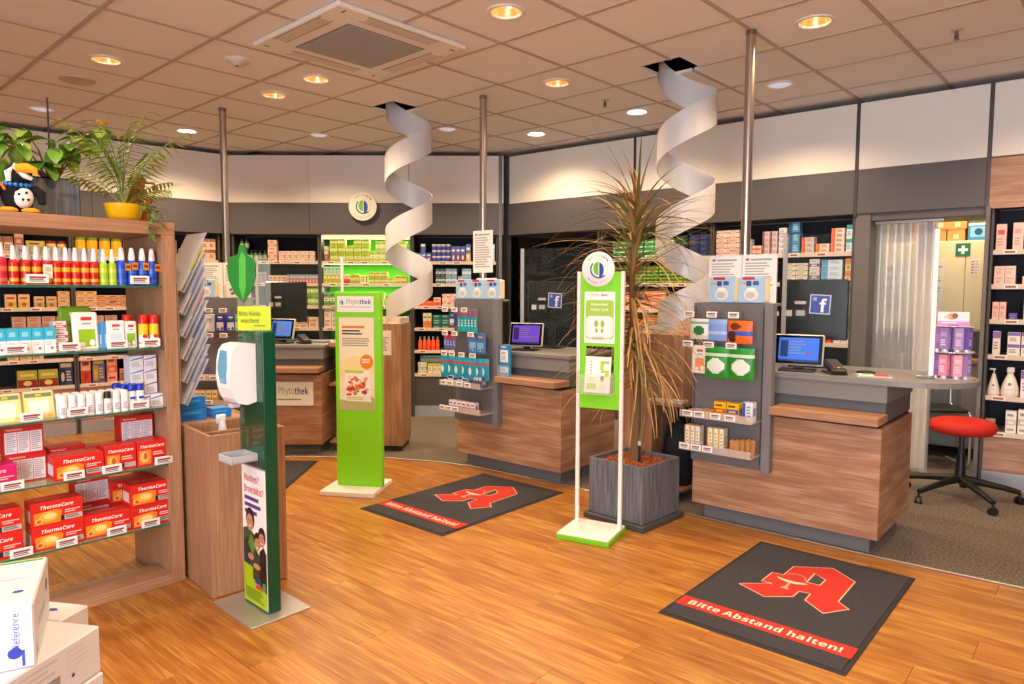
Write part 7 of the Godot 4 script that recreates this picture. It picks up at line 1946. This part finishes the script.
func perfume_tower() -> void:
	var tf := C3 * at(0.235, 0.9755, -0.45, 17.0).scaled_local(Vector3.ONE * 0.72)
	var t := thing("display_tower", "round clear display tower for purple and pink cartons", "display stand", tf)
	for y in [0.0, 0.205]:
		var b := MB.new(); b.cyl(Vector3(0, y, 0), 0.15, 0.008, 32, "d8d0d8"); part(t, "round_tier", b.mesh(), glass(Color(0.93, 0.9, 0.95, 0.5)))
	var c := MB.new(); c.cyl(Vector3(0, 0.008, 0), 0.03, 0.197, 14, "8a6ab0"); c.cyl(Vector3(0, 0.213, 0), 0.03, 0.2, 14, "5a3f96"); part(t, "core", c.mesh(), vm(0.3))
	c = MB.new(); c.cyl(Vector3(0, 0.405, 0), 0.148, 0.006, 32, "c9c2cc"); part(t, "round_tier", c.mesh(), glass(Color(0.93, 0.9, 0.95, 0.5)))
	c = MB.new(); c.bx(-0.105, 0.412, -0.004, 0.105, 0.515, 0.0, "f4dfe2", 0.001); c.fr(-0.104, 0.413, 0.104, 0.443, 0.0006, "d48ad0"); c.oval(-0.01, 0.48, 0.035, 0.024, 0.0006, "cf8a62", 14); c.oval(0.01, 0.485, 0.02, 0.022, 0.001, "8a4a30", 12); c.oval(-0.045, 0.475, 0.02, 0.012, 0.001, "e6b8a0", 10); c.lines(-0.08, 0.42, 0.06, 0.436, 0.001, 1, "f2d8f0")
	part(t, "header_card", c.mesh(), vm(0.35))
	var cols := [["9a82c2", "b4a0d6", "violet"], ["ac94cc", "c8b6e0", "lilac"], ["7a5cb4", "9a84cc", "deep violet"], ["a884bc", "c8a8d6", "mauve"]]
	var cols2 := [["dc8ca8", "eeb8c8", "rose"], ["e6a4b6", "f2c8d2", "pink"], ["a486c4", "c0a8d8", "lilac"], ["9272b8", "b094cc", "violet"]]
	for tier in 2:
		for i in 8:
			var a := TAU * i / 8.0 + 0.2
			var q: Array = (cols2 if tier == 0 else cols)[(i + 1) % 4]
			var lbl := "%s perfume carton on the %s tier of the display tower" % [q[2], "lower" if tier == 0 else "upper"]
			solo("perfume_carton", lbl, "carton", carton(0.062, 0.165, 0.05, 0, q[0], q[1], "e0d0ea"), vm(0.25), tf * Transform3D(Basis(Vector3.UP, a), Vector3(sin(a) * 0.13, 0.0082 + tier * 0.205 + 0.018, cos(a) * 0.13)), "perfume cartons")
			var d := MB.new(); d.cyl(Vector3.ZERO, 0.024, 0.0175, 16, "dcd6e2")
			part(t, "carton_foot", d.mesh(), vm(0.2, 0.3), Transform3D(Basis(), Vector3(sin(a) * 0.105, 0.0082 + tier * 0.205, cos(a) * 0.105)))

func store_room_goods() -> void:
	var f := W3
	# wall cupboard with two doors
	var c := thing("wall_cupboard", "cream wall cupboard with paper lists in the store room", "cupboard", f * at(0, 0, -1.0))
	part(c, "carcass", one_box(3.60, 1.13, -0.35, 4.72, 1.9, -0.02, "d8c69c", 0.002), vm(0.5))
	for e in [[3.602, 3.975], [3.98, 4.345], [4.35, 4.718]]:
		var d := part(c, "door", one_box(e[0], 1.135, -0.019, e[1], 1.895, 0.0, "e6d5ab", 0.002), vm(0.45))
		part(d, "handle", one_box(e[1] - 0.14, 1.15, 0.001, e[1] - 0.04, 1.16, 0.014, "a8503c", 0.002), vm(0.4))
	for e in [[4.10, 1.20, 0.19, 0.55, "pinned paper list on the cream store room cupboard"], [3.82, 1.25, 0.2, 0.5, "pinned paper list at the left on the cream cupboard"], [4.42, 1.6, 0.07, 0.14, "small card on the right door of the cream cupboard"]]:
		var b := MB.new(); b.bx(-e[2] / 2, 0, 0, e[2] / 2, e[3], 0.001, "e9e2d4")
		for i in 5:
			b.fr(-e[2] * 0.42, e[3] * (0.1 + i * 0.17), -e[2] * 0.15, e[3] * (0.2 + i * 0.17), 0.0014, "c07a6a"); b.lines(-e[2] * 0.1, e[3] * (0.1 + i * 0.17), e[2] * 0.42, e[3] * (0.2 + i * 0.17), 0.0014, 2, "b0a8a0", i)
		solo("paper_list", e[4], "paper", b.mesh(), vm(0.6), f * at(e[0], e[1], -0.999), "")
	var s := MB.new(); s.bx(-0.055, -0.055, 0, 0.055, 0.055, 0.003, "0f6a44", 0.001); s.fr(-0.036, -0.012, 0.036, 0.012, 0.0036, "eef4ee"); s.fr(-0.012, -0.036, 0.012, 0.036, 0.0036, "eef4ee")
	solo("first_aid_sign", "green first aid sign with white cross on the cream cupboard", "sign", s.mesh(), vm(0.35), f * at(4.325, 1.82, -0.999))
	for e in [[3.98, 0, "lower left"], [4.12, 0, "lower middle"], [4.26, 0, "lower right"], [4.0, 1, "upper left"], [4.14, 1, "upper middle"], [4.27, 1, "upper right"]]:
		var b := MB.new(); b.bx(-0.066, 0, -0.2, 0.066, 0.105, 0, "b98a4a", 0.002); b.fr(-0.02, 0.02, 0.02, 0.06, 0.0006, "d9c49a"); b.fr(-0.066, 0.088, 0.066, 0.104, 0.0006, "a87838")
		solo("storage_carton", e[2] + " brown carton on the store room cupboard", "carton", b.mesh(), vm(0.6), f * at(e[0], 1.9 + e[1] * 0.106, -1.06), "brown cartons on the cupboard")
	var bl := MB.new(); bl.bx(-0.075, 0, -0.15, 0.075, 0.15, 0, "2f7fb0", 0.002); bl.fr(-0.06, 0.03, 0.06, 0.12, 0.0006, "7ab0d0"); bl.oval(0, 0.075, 0.03, 0.03, 0.001, "1a4a78", 12); bl.fr(-0.075, 0.13, 0.075, 0.15, 0.0006, "e8e0d0")
	solo("blue_carton", "blue carton at the right on the store room cupboard", "carton", bl.mesh(), vm(0.5), f * at(4.425, 1.9, -1.06))
	# worktop and grey base cupboards beneath
	var w := thing("base_cupboard", "grey base cupboard with wooden worktop in the store room", "cupboard", f * at(0, 0, -1.0))
	part(w, "body", one_box(3.3, 0.1, -0.6, 5.4, 0.84, 0.05, "86827e", 0.003), vm(0.5))
	part(w, "worktop", one_box(3.3, 0.84, -0.6, 5.4, 0.88, 0.08, "ffffff", 0.003), wood("oak"))
	for x in [3.3, 3.83, 4.36, 4.89]: part(w, "door", one_box(x + 0.01, 0.12, 0.05, x + 0.51, 0.82, 0.066, "8f8b87", 0.002), vm(0.5))
	part(w, "wall_panel", one_box(3.3, 0.881, -0.4, 5.4, 1.10, -0.38, "8a8480"), vm(0.6))
	# white wire chair frame seen below the worktop
	var ch := thing("tubular_chair", "white tubular chair frame under the rounded worktop", "chair", f * at(4.22, 0.004, -0.62, 30.0))
	for s2 in [-1, 1]:
		var b := MB.new(); var x: float = 0.2 * s2
		b.tube([Vector3(x, 0.92, -0.2), Vector3(x, 0.5, -0.18), Vector3(x, 0.46, -0.14), Vector3(x, 0.46, 0.16), Vector3(x, 0.42, 0.2), Vector3(x, 0.06, 0.2), Vector3(x, 0.012, 0.15), Vector3(x, 0.012, -0.2)], 0.011, 8, "e6e4e4")
		part(ch, "frame", b.mesh(), vm(0.25, 0.5))
	part(ch, "seat", one_box(-0.19, 0.46, -0.16, 0.19, 0.49, 0.18, "2c2b2e", 0.01), vm(0.6))
	part(ch, "backrest", one_box(-0.19, 0.66, -0.205, 0.19, 0.9, -0.185, "2c2b2e", 0.008), vm(0.6))
	# strip curtain in the doorway
	var cu := thing("strip_curtain", "clear hanging strip curtain in the store room doorway", "curtain", f * at(0, 0, -0.12))
	part(cu, "rail", one_box(3.82, 2.0, -0.03, 4.30, 2.02, 0.03, "b4b0ae", 0.002), vm(0.3, 0.6))
	for i in 8:
		var b := MB.new(); var x0 := 3.825 + i * 0.053; var n := 6
		for k in n:
			var u0 := float(k) / n; var u1 := float(k + 1) / n
			var z0 := sin(u0 * PI) * 0.014; var z1 := sin(u1 * PI) * 0.014
			b.quad(Vector3(x0 + u0 * 0.062, 0.03, z0), Vector3(x0 + u1 * 0.062, 0.03, z1), Vector3(x0 + u1 * 0.062, 2.0, z1), Vector3(x0 + u0 * 0.062, 2.0, z0), Vector3(-(z1 - z0), 0, 0.062 / n).normalized(), Color.WHITE)
		part(cu, "strip", b.mesh(), glass(Color(0.86, 0.87, 0.90, 0.38), 0.12), at(0, 0, (i % 2) * 0.008))

# ---------------------------------------------------------------- plants
# arching blade from the origin along +x: length, width, start slope, droop, fold
func blade(ln: float, w: float, e0: float, droop: float, seg: int, c0: String, c1: String, ovate := false) -> Mesh:
	var b := MB.new()
	var p := Vector3.ZERO; var e := e0
	var rows: Array = []
	for i in seg + 1:
		var u := float(i) / seg
		var hw := w * 0.5 * (pow(sin(PI * clampf(u * 0.92 + 0.04, 0, 1)), 0.8) if ovate else clampf(1.15 - u, 0.02, 1.0) * clampf(0.5 + u * 4.0, 0, 1))
		var n := Vector3(-sin(e), cos(e), 0)
		rows.append([p + n * hw * 0.28 + Vector3(0, 0, hw), p, p + n * hw * 0.28 - Vector3(0, 0, hw), n])
		p += Vector3(cos(e), sin(e), 0) * ln / seg
		e -= droop / seg
	var ka := b.lin(c0); var kb := b.lin(c1)
	for i in seg:
		var r = rows[i]; var s = rows[i + 1]; var n: Vector3 = (r[3] + s[3]).normalized()
		var k := ka if i < seg * 0.7 else kb
		b.quad(r[0], r[1], s[1], s[0], (n + Vector3(0, 0, -0.28)).normalized(), k)
		b.quad(r[1], r[2], s[2], s[1], (n + Vector3(0, 0, 0.28)).normalized(), k)
	return b.mesh()

func leaf_mat(rough := 0.5) -> StandardMaterial3D:
	var key := "leaf" + str(rough)
	if not mats.has(key):
		var m := StandardMaterial3D.new(); m.vertex_color_use_as_albedo = true; m.roughness = rough
		m.cull_mode = BaseMaterial3D.CULL_DISABLED
		m.backlight_enabled = true; m.backlight = Color(0.12, 0.12, 0.05)
		mats[key] = m
	return mats[key]

func make_plants() -> void:
	var rng := RandomNumberGenerator.new(); rng.seed = 77
	# slate planter with a tall dracaena
	var pf := at(0.79, 0, -4.43, -45.0)
	var t := thing("planter", "square slate grey planter filled with clay pebbles", "planter", pf)
	var sb := MB.new(); sb.bx(-0.232, 0, -0.232, 0.232, 0.04, 0.232, "45454a", 0.006)
	part(t, "saucer", sb.mesh(), vm(0.5))
	var slate := slate_mat()
	var o := 0.206; var h := 0.395; var th := 0.016
	part(t, "wall", one_box(-o, 0.04, o - th, o, h, o, "ffffff", 0.003), slate); part(t, "wall", one_box(-o, 0.04, -o, o, h, -o + th, "ffffff", 0.003), slate)
	part(t, "wall", one_box(-o, 0.04, -o + th, -o + th, h, o - th, "ffffff", 0.003), slate); part(t, "wall", one_box(o - th, 0.04, -o + th, o, h, o - th, "ffffff", 0.003), slate)
	part(t, "soil", one_box(-o + th, 0.3, -o + th, o - th, 0.368, o - th, "7a4228"), vm(0.95))
	var pb := MB.new()
	for i in 520:
		pb.ell(Vector3(rng.randf_range(-0.185, 0.185), 0.369, rng.randf_range(-0.185, 0.185)), Vector3.ONE * rng.randf_range(0.006, 0.010), ["a65a34", "8e4a2c", "b86c42", "984f30"][i % 4], 4, 6)
	part(t, "clay_pebbles", pb.mesh(), vm(0.95)).set_meta("kind", "stuff")
	var ind := MB.new(); ind.cyl(Vector3(0.05, 0.36, 0.02), 0.008, 0.12, 10, "1c1c1e"); ind.cyl(Vector3(0.05, 0.48, 0.02), 0.011, 0.025, 10, "d8d4d0")
	solo("water_gauge", "thin black water gauge stuck in the clay pebbles", "gauge", ind.mesh(), vm(0.4), pf)
	var d := thing("dracaena", "tall dracaena with long thin tan and olive leaves in the slate planter", "plant", at(0.79, 0.37, -4.43))
	var stem: Array = []
	for i in 12:
		var u := i / 11.0
		stem.append(Vector3(-0.02 * u + 0.018 * sin(u * 7.0), u * 1.62, -0.01 * sin(u * 5.0)))
	var tr := MB.new(); var rad: Array = []
	for i in 12: rad.append(0.028 - 0.001 * i)
	tr.tube(stem, rad, 10, "7f6345")
	part(d, "trunk", tr.mesh(), vm(0.85))
	var side_stem := MB.new(); side_stem.tube([Vector3(0.02, 0.0, 0.02), Vector3(0.05, 0.3, 0.05), Vector3(0.06, 0.62, 0.06)], [0.018, 0.015, 0.011], 8, "8a6a48")
	part(d, "side_stem", side_stem.mesh(), vm(0.85))
	var vars: Array = []
	var cs := [["8f7a3e", "a9834f"], ["a37b48", "b98d5a"], ["6c7236", "8c7440"], ["b0885a", "c09a68"], ["7d7a3c", "a08048"], ["94683c", "ab7c4c"]]
	for i in 24:
		var c: Array = cs[i % 6]
		vars.append([blade(0.46 + 0.05 * (i % 5), 0.019 + 0.002 * (i % 3), 0.0, 0.5 + 0.3 * (i % 4), 9, c[0], c[1]), 0.46 + 0.05 * (i % 5), 0.5 + 0.3 * (i % 4)])
	var made := 0; var tries := 0
	while made < 285 and tries < 1500:
		tries += 1
		var u := rng.randf()
		var y := 0.5 + u * 1.12
		var si := clampf(y / 1.62, 0.0, 1.0) * 11.0
		var p: Vector3 = stem[int(si)].lerp(stem[mini(int(si) + 1, 11)], si - floorf(si))
		var elev := lerpf(0.0, 1.05, clampf((u - 0.25) / 0.75, 0, 1)) + rng.randf_range(-0.5, 0.45)
		if u > 0.5 and rng.randf() < 0.35: elev = rng.randf_range(0.2, 0.75)
		var tf := Transform3D(Basis(Vector3.UP, rng.randf_range(0, TAU)) * Basis(Vector3.BACK, elev) * Basis(Vector3.RIGHT, rng.randf_range(-0.3, 0.3)), p)
		var v: Array = vars[rng.randi() % 24]
		if not leaf_clear(d.transform * tf, v[1], v[2]): continue
		part(d, "leaf", v[0], leaf_mat(0.6), tf)
		made += 1
	# on the wooden shelf unit
	var top := GOND * at(0, 1.78, 0)
	var px := thing("plant_box", "dark slate plant box on top of the wooden shelf unit", "planter", top * at(-0.42, 0, -0.33, -12.0))
	part(px, "box", one_box(-0.105, 0.0, -0.095, 0.105, 0.185, 0.095, "ffffff", 0.006), slate)
	part(px, "soil", one_box(-0.09, 0.185, -0.08, 0.09, 0.192, 0.08, "3a2a20"), vm(0.95))
	var hb := thing("leafy_plant", "leafy green hibiscus in the dark slate box", "plant", top * at(-0.42, 0.192, -0.33))
	var stake := MB.new(); stake.tube([Vector3(-0.0, -0.02, -0.02), Vector3(-0.0, 0.38, -0.02)], 0.004, 6, "3a3430"); part(hb, "stake", stake.mesh(), vm(0.7))
	var leaves: Array = []
	for c in [["6ea032", "7cae3e"], ["8cb848", "9cc458"], ["4f8228", "5c9032"], ["a8c458", "b6ce68"]]: leaves.append(blade(0.105, 0.066, 0.25, 0.9, 6, c[0], c[1], true))
	var tips := [[-0.24, 0.19, 0.05], [-0.16, 0.14, 0.07], [-0.1, 0.22, 0.0], [0.0, 0.16, 0.06], [0.08, 0.12, 0.06], [0.16, 0.25, 0.02], [0.21, 0.27, 0.04], [0.1, 0.2, -0.04], [-0.06, 0.06, 0.08], [-0.2, 0.05, 0.06], [-0.3, 0.2, 0.02]]
	for e in tips:
		var tip := Vector3(e[0], e[1], e[2])
		var b := MB.new(); b.tube([Vector3(e[0] * 0.08, -0.005, 0), tip * 0.5 + Vector3(0, 0.02, 0), tip], [0.006, 0.004, 0.002], 6, "9a6a44")
		part(hb, "branch", b.mesh(), vm(0.8))
		for k in 7:
			var yaw := rng.randf_range(0, TAU)
			part(hb, "leaf", leaves[rng.randi() % 4], leaf_mat(0.35), Transform3D(Basis(Vector3.UP, yaw) * Basis(Vector3.BACK, rng.randf_range(-0.9, 0.3)) * Basis.from_scale(Vector3.ONE * rng.randf_range(0.7, 1.1)), tip * rng.randf_range(0.72, 1.0)))
	for e in [[0.21, 0.276, 0.045, "e0a02a"], [-0.31, 0.225, 0.04, "d8402c"]]:
		var b := MB.new()
		for k in 5:
			b.t = Transform3D(Basis(Vector3.UP, TAU * k / 5.0) * Basis(Vector3.BACK, 0.6), Vector3(e[0], e[1], e[2])); b.ell(Vector3(0.018, 0, 0), Vector3(0.02, 0.003, 0.012), e[3], 5, 8)
		part(hb, "flower", b.mesh(), leaf_mat(0.5))
	plush_bird((top * at(-0.605, 0, -0.12, -8.0)).scaled_local(Vector3.ONE * 1.08))
	# yellow bowl with palm and trailing ivy
	var bowl := thing("yellow_bowl", "yellow flower-shaped bowl on top of the wooden shelf unit", "bowl", top * at(-0.17, 0, -0.16))
	var bm := MB.new(); bm.lathe(Vector3.ZERO, [Vector2(0, 0), Vector2(0.05, 0.0), Vector2(0.072, 0.025), Vector2(0.085, 0.085), Vector2(0.08, 0.085), Vector2(0.066, 0.03), Vector2(0, 0.02)], 26, "e6b40e")
	part(bowl, "body", bm.mesh(), vm(0.3))
	bm = MB.new(); bm.cyl(Vector3(0, 0.06, 0), 0.074, 0.008, 20, "3a2c20"); part(bowl, "soil", bm.mesh(), vm(0.95))
	var palm := thing("small_palm", "feathery light green palm in the yellow bowl", "plant", top * at(-0.17, 0.068, -0.16))
	for i in 19:
		var yaw := i * 2.399 + 0.4; var el := rng.randf_range(1.25, 1.65) if i > 5 else rng.randf_range(0.8, 1.15)
		var ln := rng.randf_range(0.3, 0.52) if el > 1.1 else rng.randf_range(0.2, 0.3)
		var b := MB.new(); var p := Vector3.ZERO; var e := el; var dir := Vector3(cos(yaw), 0, sin(yaw)); var sidev := Vector3(-sin(yaw), 0, cos(yaw))
		var pts: Array = [p]
		var colr: String = ["a3c046", "bccf58", "8fb040", "ccd66a"][i % 4]
		var kk := b.lin(colr)
		for k in 14:
			p += (dir * cos(e) + Vector3.UP * sin(e)) * ln / 14.0; e -= 0.055
			pts.append(p)
			if k > 3:
				var ll := 0.105 * sin(PI * clampf((k - 2.0) / 13.0, 0.05, 1.0)) + 0.02
				for s in [-1.0, 1.0]:
					var q: Vector3 = p + sidev * s * ll * 0.8 + dir * ll * 0.55 + Vector3.DOWN * ll * 0.25
					var m: Vector3 = (p + q) * 0.5 + Vector3.UP * 0.006
					var wv: Vector3 = (dir * 0.008)
					b.quad(p - wv, p + wv, m + wv, m - wv, Vector3.UP, kk); b.ftri(m - wv, m + wv, q, Vector3.UP, kk)
		b.tube(pts, 0.0022, 5, "8a9a3a")
		part(palm, "frond", b.mesh(), leaf_mat(0.5))
	var ivy := thing("trailing_ivy", "small-leaved ivy trailing over the shelf front from the yellow bowl", "plant", top * at(-0.13, 0.0, 0.0))
	var iv := blade(0.032, 0.026, 0.1, 0.7, 4, "5f9a30", "74ac40", true)
	var strands := [[Vector3(-0.01, 0.09, -0.12), Vector3(0.0, 0.075, -0.05), Vector3(0.005, 0.035, 0.012), Vector3(0.01, -0.04, 0.016), Vector3(0.004, -0.115, 0.014)], [Vector3(0.02, 0.09, -0.12), Vector3(0.03, 0.06, -0.04), Vector3(0.03, 0.02, 0.012), Vector3(0.028, -0.09, 0.014)], [Vector3(0.0, 0.09, -0.1), Vector3(0.05, 0.07, -0.05), Vector3(0.055, 0.03, 0.012), Vector3(0.052, -0.03, 0.014)]]
	for s in strands:
		var b := MB.new(); b.tube(s, 0.0015, 5, "6f7a3a"); part(ivy, "stem", b.mesh(), vm(0.7))
		for k in 11:
			var u: float = k / 11.0 * (s.size() - 1); var q: Vector3 = s[int(u)].lerp(s[mini(int(u) + 1, s.size() - 1)], u - floorf(u))
			part(ivy, "leaf", iv, leaf_mat(0.35), Transform3D(Basis(Vector3.UP, rng.randf_range(-1.2, 3.0) - 1.6) * Basis(Vector3.BACK, rng.randf_range(-0.8, 0.3)), q + Vector3(0, 0, 0.004)))
	var jug := thing("copper_jug", "copper jug half hidden behind the palm", "jug", top * at(-0.03, 0, -0.38))
	var jm := MB.new(); jm.lathe(Vector3.ZERO, [Vector2(0, 0), Vector2(0.045, 0.0), Vector2(0.065, 0.06), Vector2(0.06, 0.13), Vector2(0.035, 0.19), Vector2(0.042, 0.25), Vector2(0.038, 0.25), Vector2(0.03, 0.19)], 22, "b0703c")
	part(jug, "body", jm.mesh(), vm(0.3, 0.6))
	jm = MB.new(); jm.tube([Vector3(0.038, 0.23, 0), Vector3(0.085, 0.235, 0), Vector3(0.095, 0.19, 0), Vector3(0.06, 0.12, 0)], 0.006, 8, "b0703c"); part(jug, "handle", jm.mesh(), vm(0.3, 0.6))

# does a leaf stay clear of the leaflet stand, the display board and the chute next to the plant?
func leaf_clear(tf: Transform3D, ln: float, droop: float) -> bool:
	var stand := at(0.5265, 0, -4.162, -27.5).affine_inverse()
	var brd := C3.affine_inverse()
	var cab := at(1.10, 0, -5.02, WOOD_ROT).affine_inverse()
	var p := Vector3.ZERO; var e := 0.0
	for k in 10:
		var w := tf * p
		var q := stand * w
		if absf(q.x) < 0.17 and q.z > -0.03 and w.y < 1.71: return false
		q = cab * w
		if absf(q.x) < 0.3 and q.z < 0.26 and w.y < 1.24: return false
		q = brd * w
		if q.x > -1.11 and q.z < 0.22 and w.y < 1.7: return false
		q = C2.affine_inverse() * w
		if q.x < 0.01 and q.z < 0.11 and w.y < 1.0: return false
		var ax := Vector2(w.x - CHUTES[1][0], w.z - CHUTES[1][1]).length()
		if ax < 0.21: return false
		p += Vector3(cos(e), sin(e), 0) * ln / 9.0; e -= droop / 9.0
	return true

func slate_mat() -> StandardMaterial3D:
	if not mats.has("slate"):
		var m := StandardMaterial3D.new()
		var tx := grain_image(256, 256, hx("54565e"), hx("7e8089"), hx("484a52"), 2.0, 30.0, 31)
		var im: Image = tx.get_image().duplicate(); im.clear_mipmaps(); im.rotate_90(CLOCKWISE); im.generate_mipmaps()
		m.albedo_texture = ImageTexture.create_from_image(im)
		m.uv1_triplanar = true; m.uv1_scale = Vector3(1.6, 1.2, 1.6); m.roughness = 0.6
		mats["slate"] = m
	return mats["slate"]

func plush_bird(tf: Transform3D) -> void:
	var t := thing("plush_bird", "black plush bird with orange beak and blue beads on the shelf unit", "plush toy", tf)
	var b := MB.new()
	b.ell(Vector3(0, 0.075, 0), Vector3(0.058, 0.07, 0.05), "141416", 10, 16); b.ell(Vector3(0.005, 0.155, 0.005), Vector3(0.048, 0.046, 0.044), "141416", 10, 16); b.cyl(Vector3(0, 0.11, 0), 0.04, 0.03, 14, "141416", 0.036)
	part(t, "body", b.mesh(), vm(0.95))
	b = MB.new(); b.ell(Vector3(0.012, 0.066, 0.022), Vector3(0.04, 0.045, 0.036), "eeecea", 8, 14)
	for e in [[0.0, 0.075], [0.024, 0.082], [0.012, 0.055], [0.03, 0.055]]: b.ell(Vector3(e[0], e[1], 0.054), Vector3(0.005, 0.006, 0.006), "141416", 5, 8)
	part(t, "belly", b.mesh(), vm(0.95))
	b = MB.new(); b.tube([Vector3(-0.03, 0.125, 0.035), Vector3(-0.032, 0.16, 0.036), Vector3(-0.012, 0.186, 0.036), Vector3(0.02, 0.15, 0.052), Vector3(0.045, 0.14, 0.045)], [0.008, 0.013, 0.013, 0.012, 0.008], 8, "f0eeec"); part(t, "face_stripe", b.mesh(), vm(0.95))
	b = MB.new(); b.tube([Vector3(0.0, 0.175, 0.04), Vector3(0.03, 0.178, 0.062), Vector3(0.052, 0.17, 0.07), Vector3(0.06, 0.15, 0.066)], [0.02, 0.02, 0.015, 0.006], 10, "eda01c"); part(t, "beak", b.mesh(), vm(0.8))
	for s in [-1.0, 1.0]:
		b = MB.new(); b.tube([Vector3(0.05 * s, 0.105, 0.01), Vector3(0.075 * s, 0.085, 0.015), Vector3(0.078 * s, 0.045, 0.025)], [0.018, 0.02, 0.014], 8, "18181a"); part(t, "wing", b.mesh(), vm(0.95))
		b = MB.new(); b.ell(Vector3(0.036 * s, 0.012, 0.055), Vector3(0.032, 0.012, 0.022), "eca41e", 6, 12); part(t, "foot", b.mesh(), vm(0.85))
	b = MB.new(); b.tube([Vector3(-0.07, 0.098, 0.03), Vector3(-0.055, 0.112, 0.038), Vector3(-0.045, 0.09, 0.05)], 0.006, 6, "e8682a"); part(t, "wing_band", b.mesh(), vm(0.6))
	for i in 8:
		var a := PI * (0.05 + 0.9 * i / 7.0)
		b = MB.new(); b.ell(Vector3(cos(a) * 0.045, 0.118 - 0.006 * sin(a), sin(a) * 0.042 + 0.006), Vector3.ONE * 0.0085, "2a78d8", 6, 8); part(t, "bead", b.mesh(), vm(0.25))
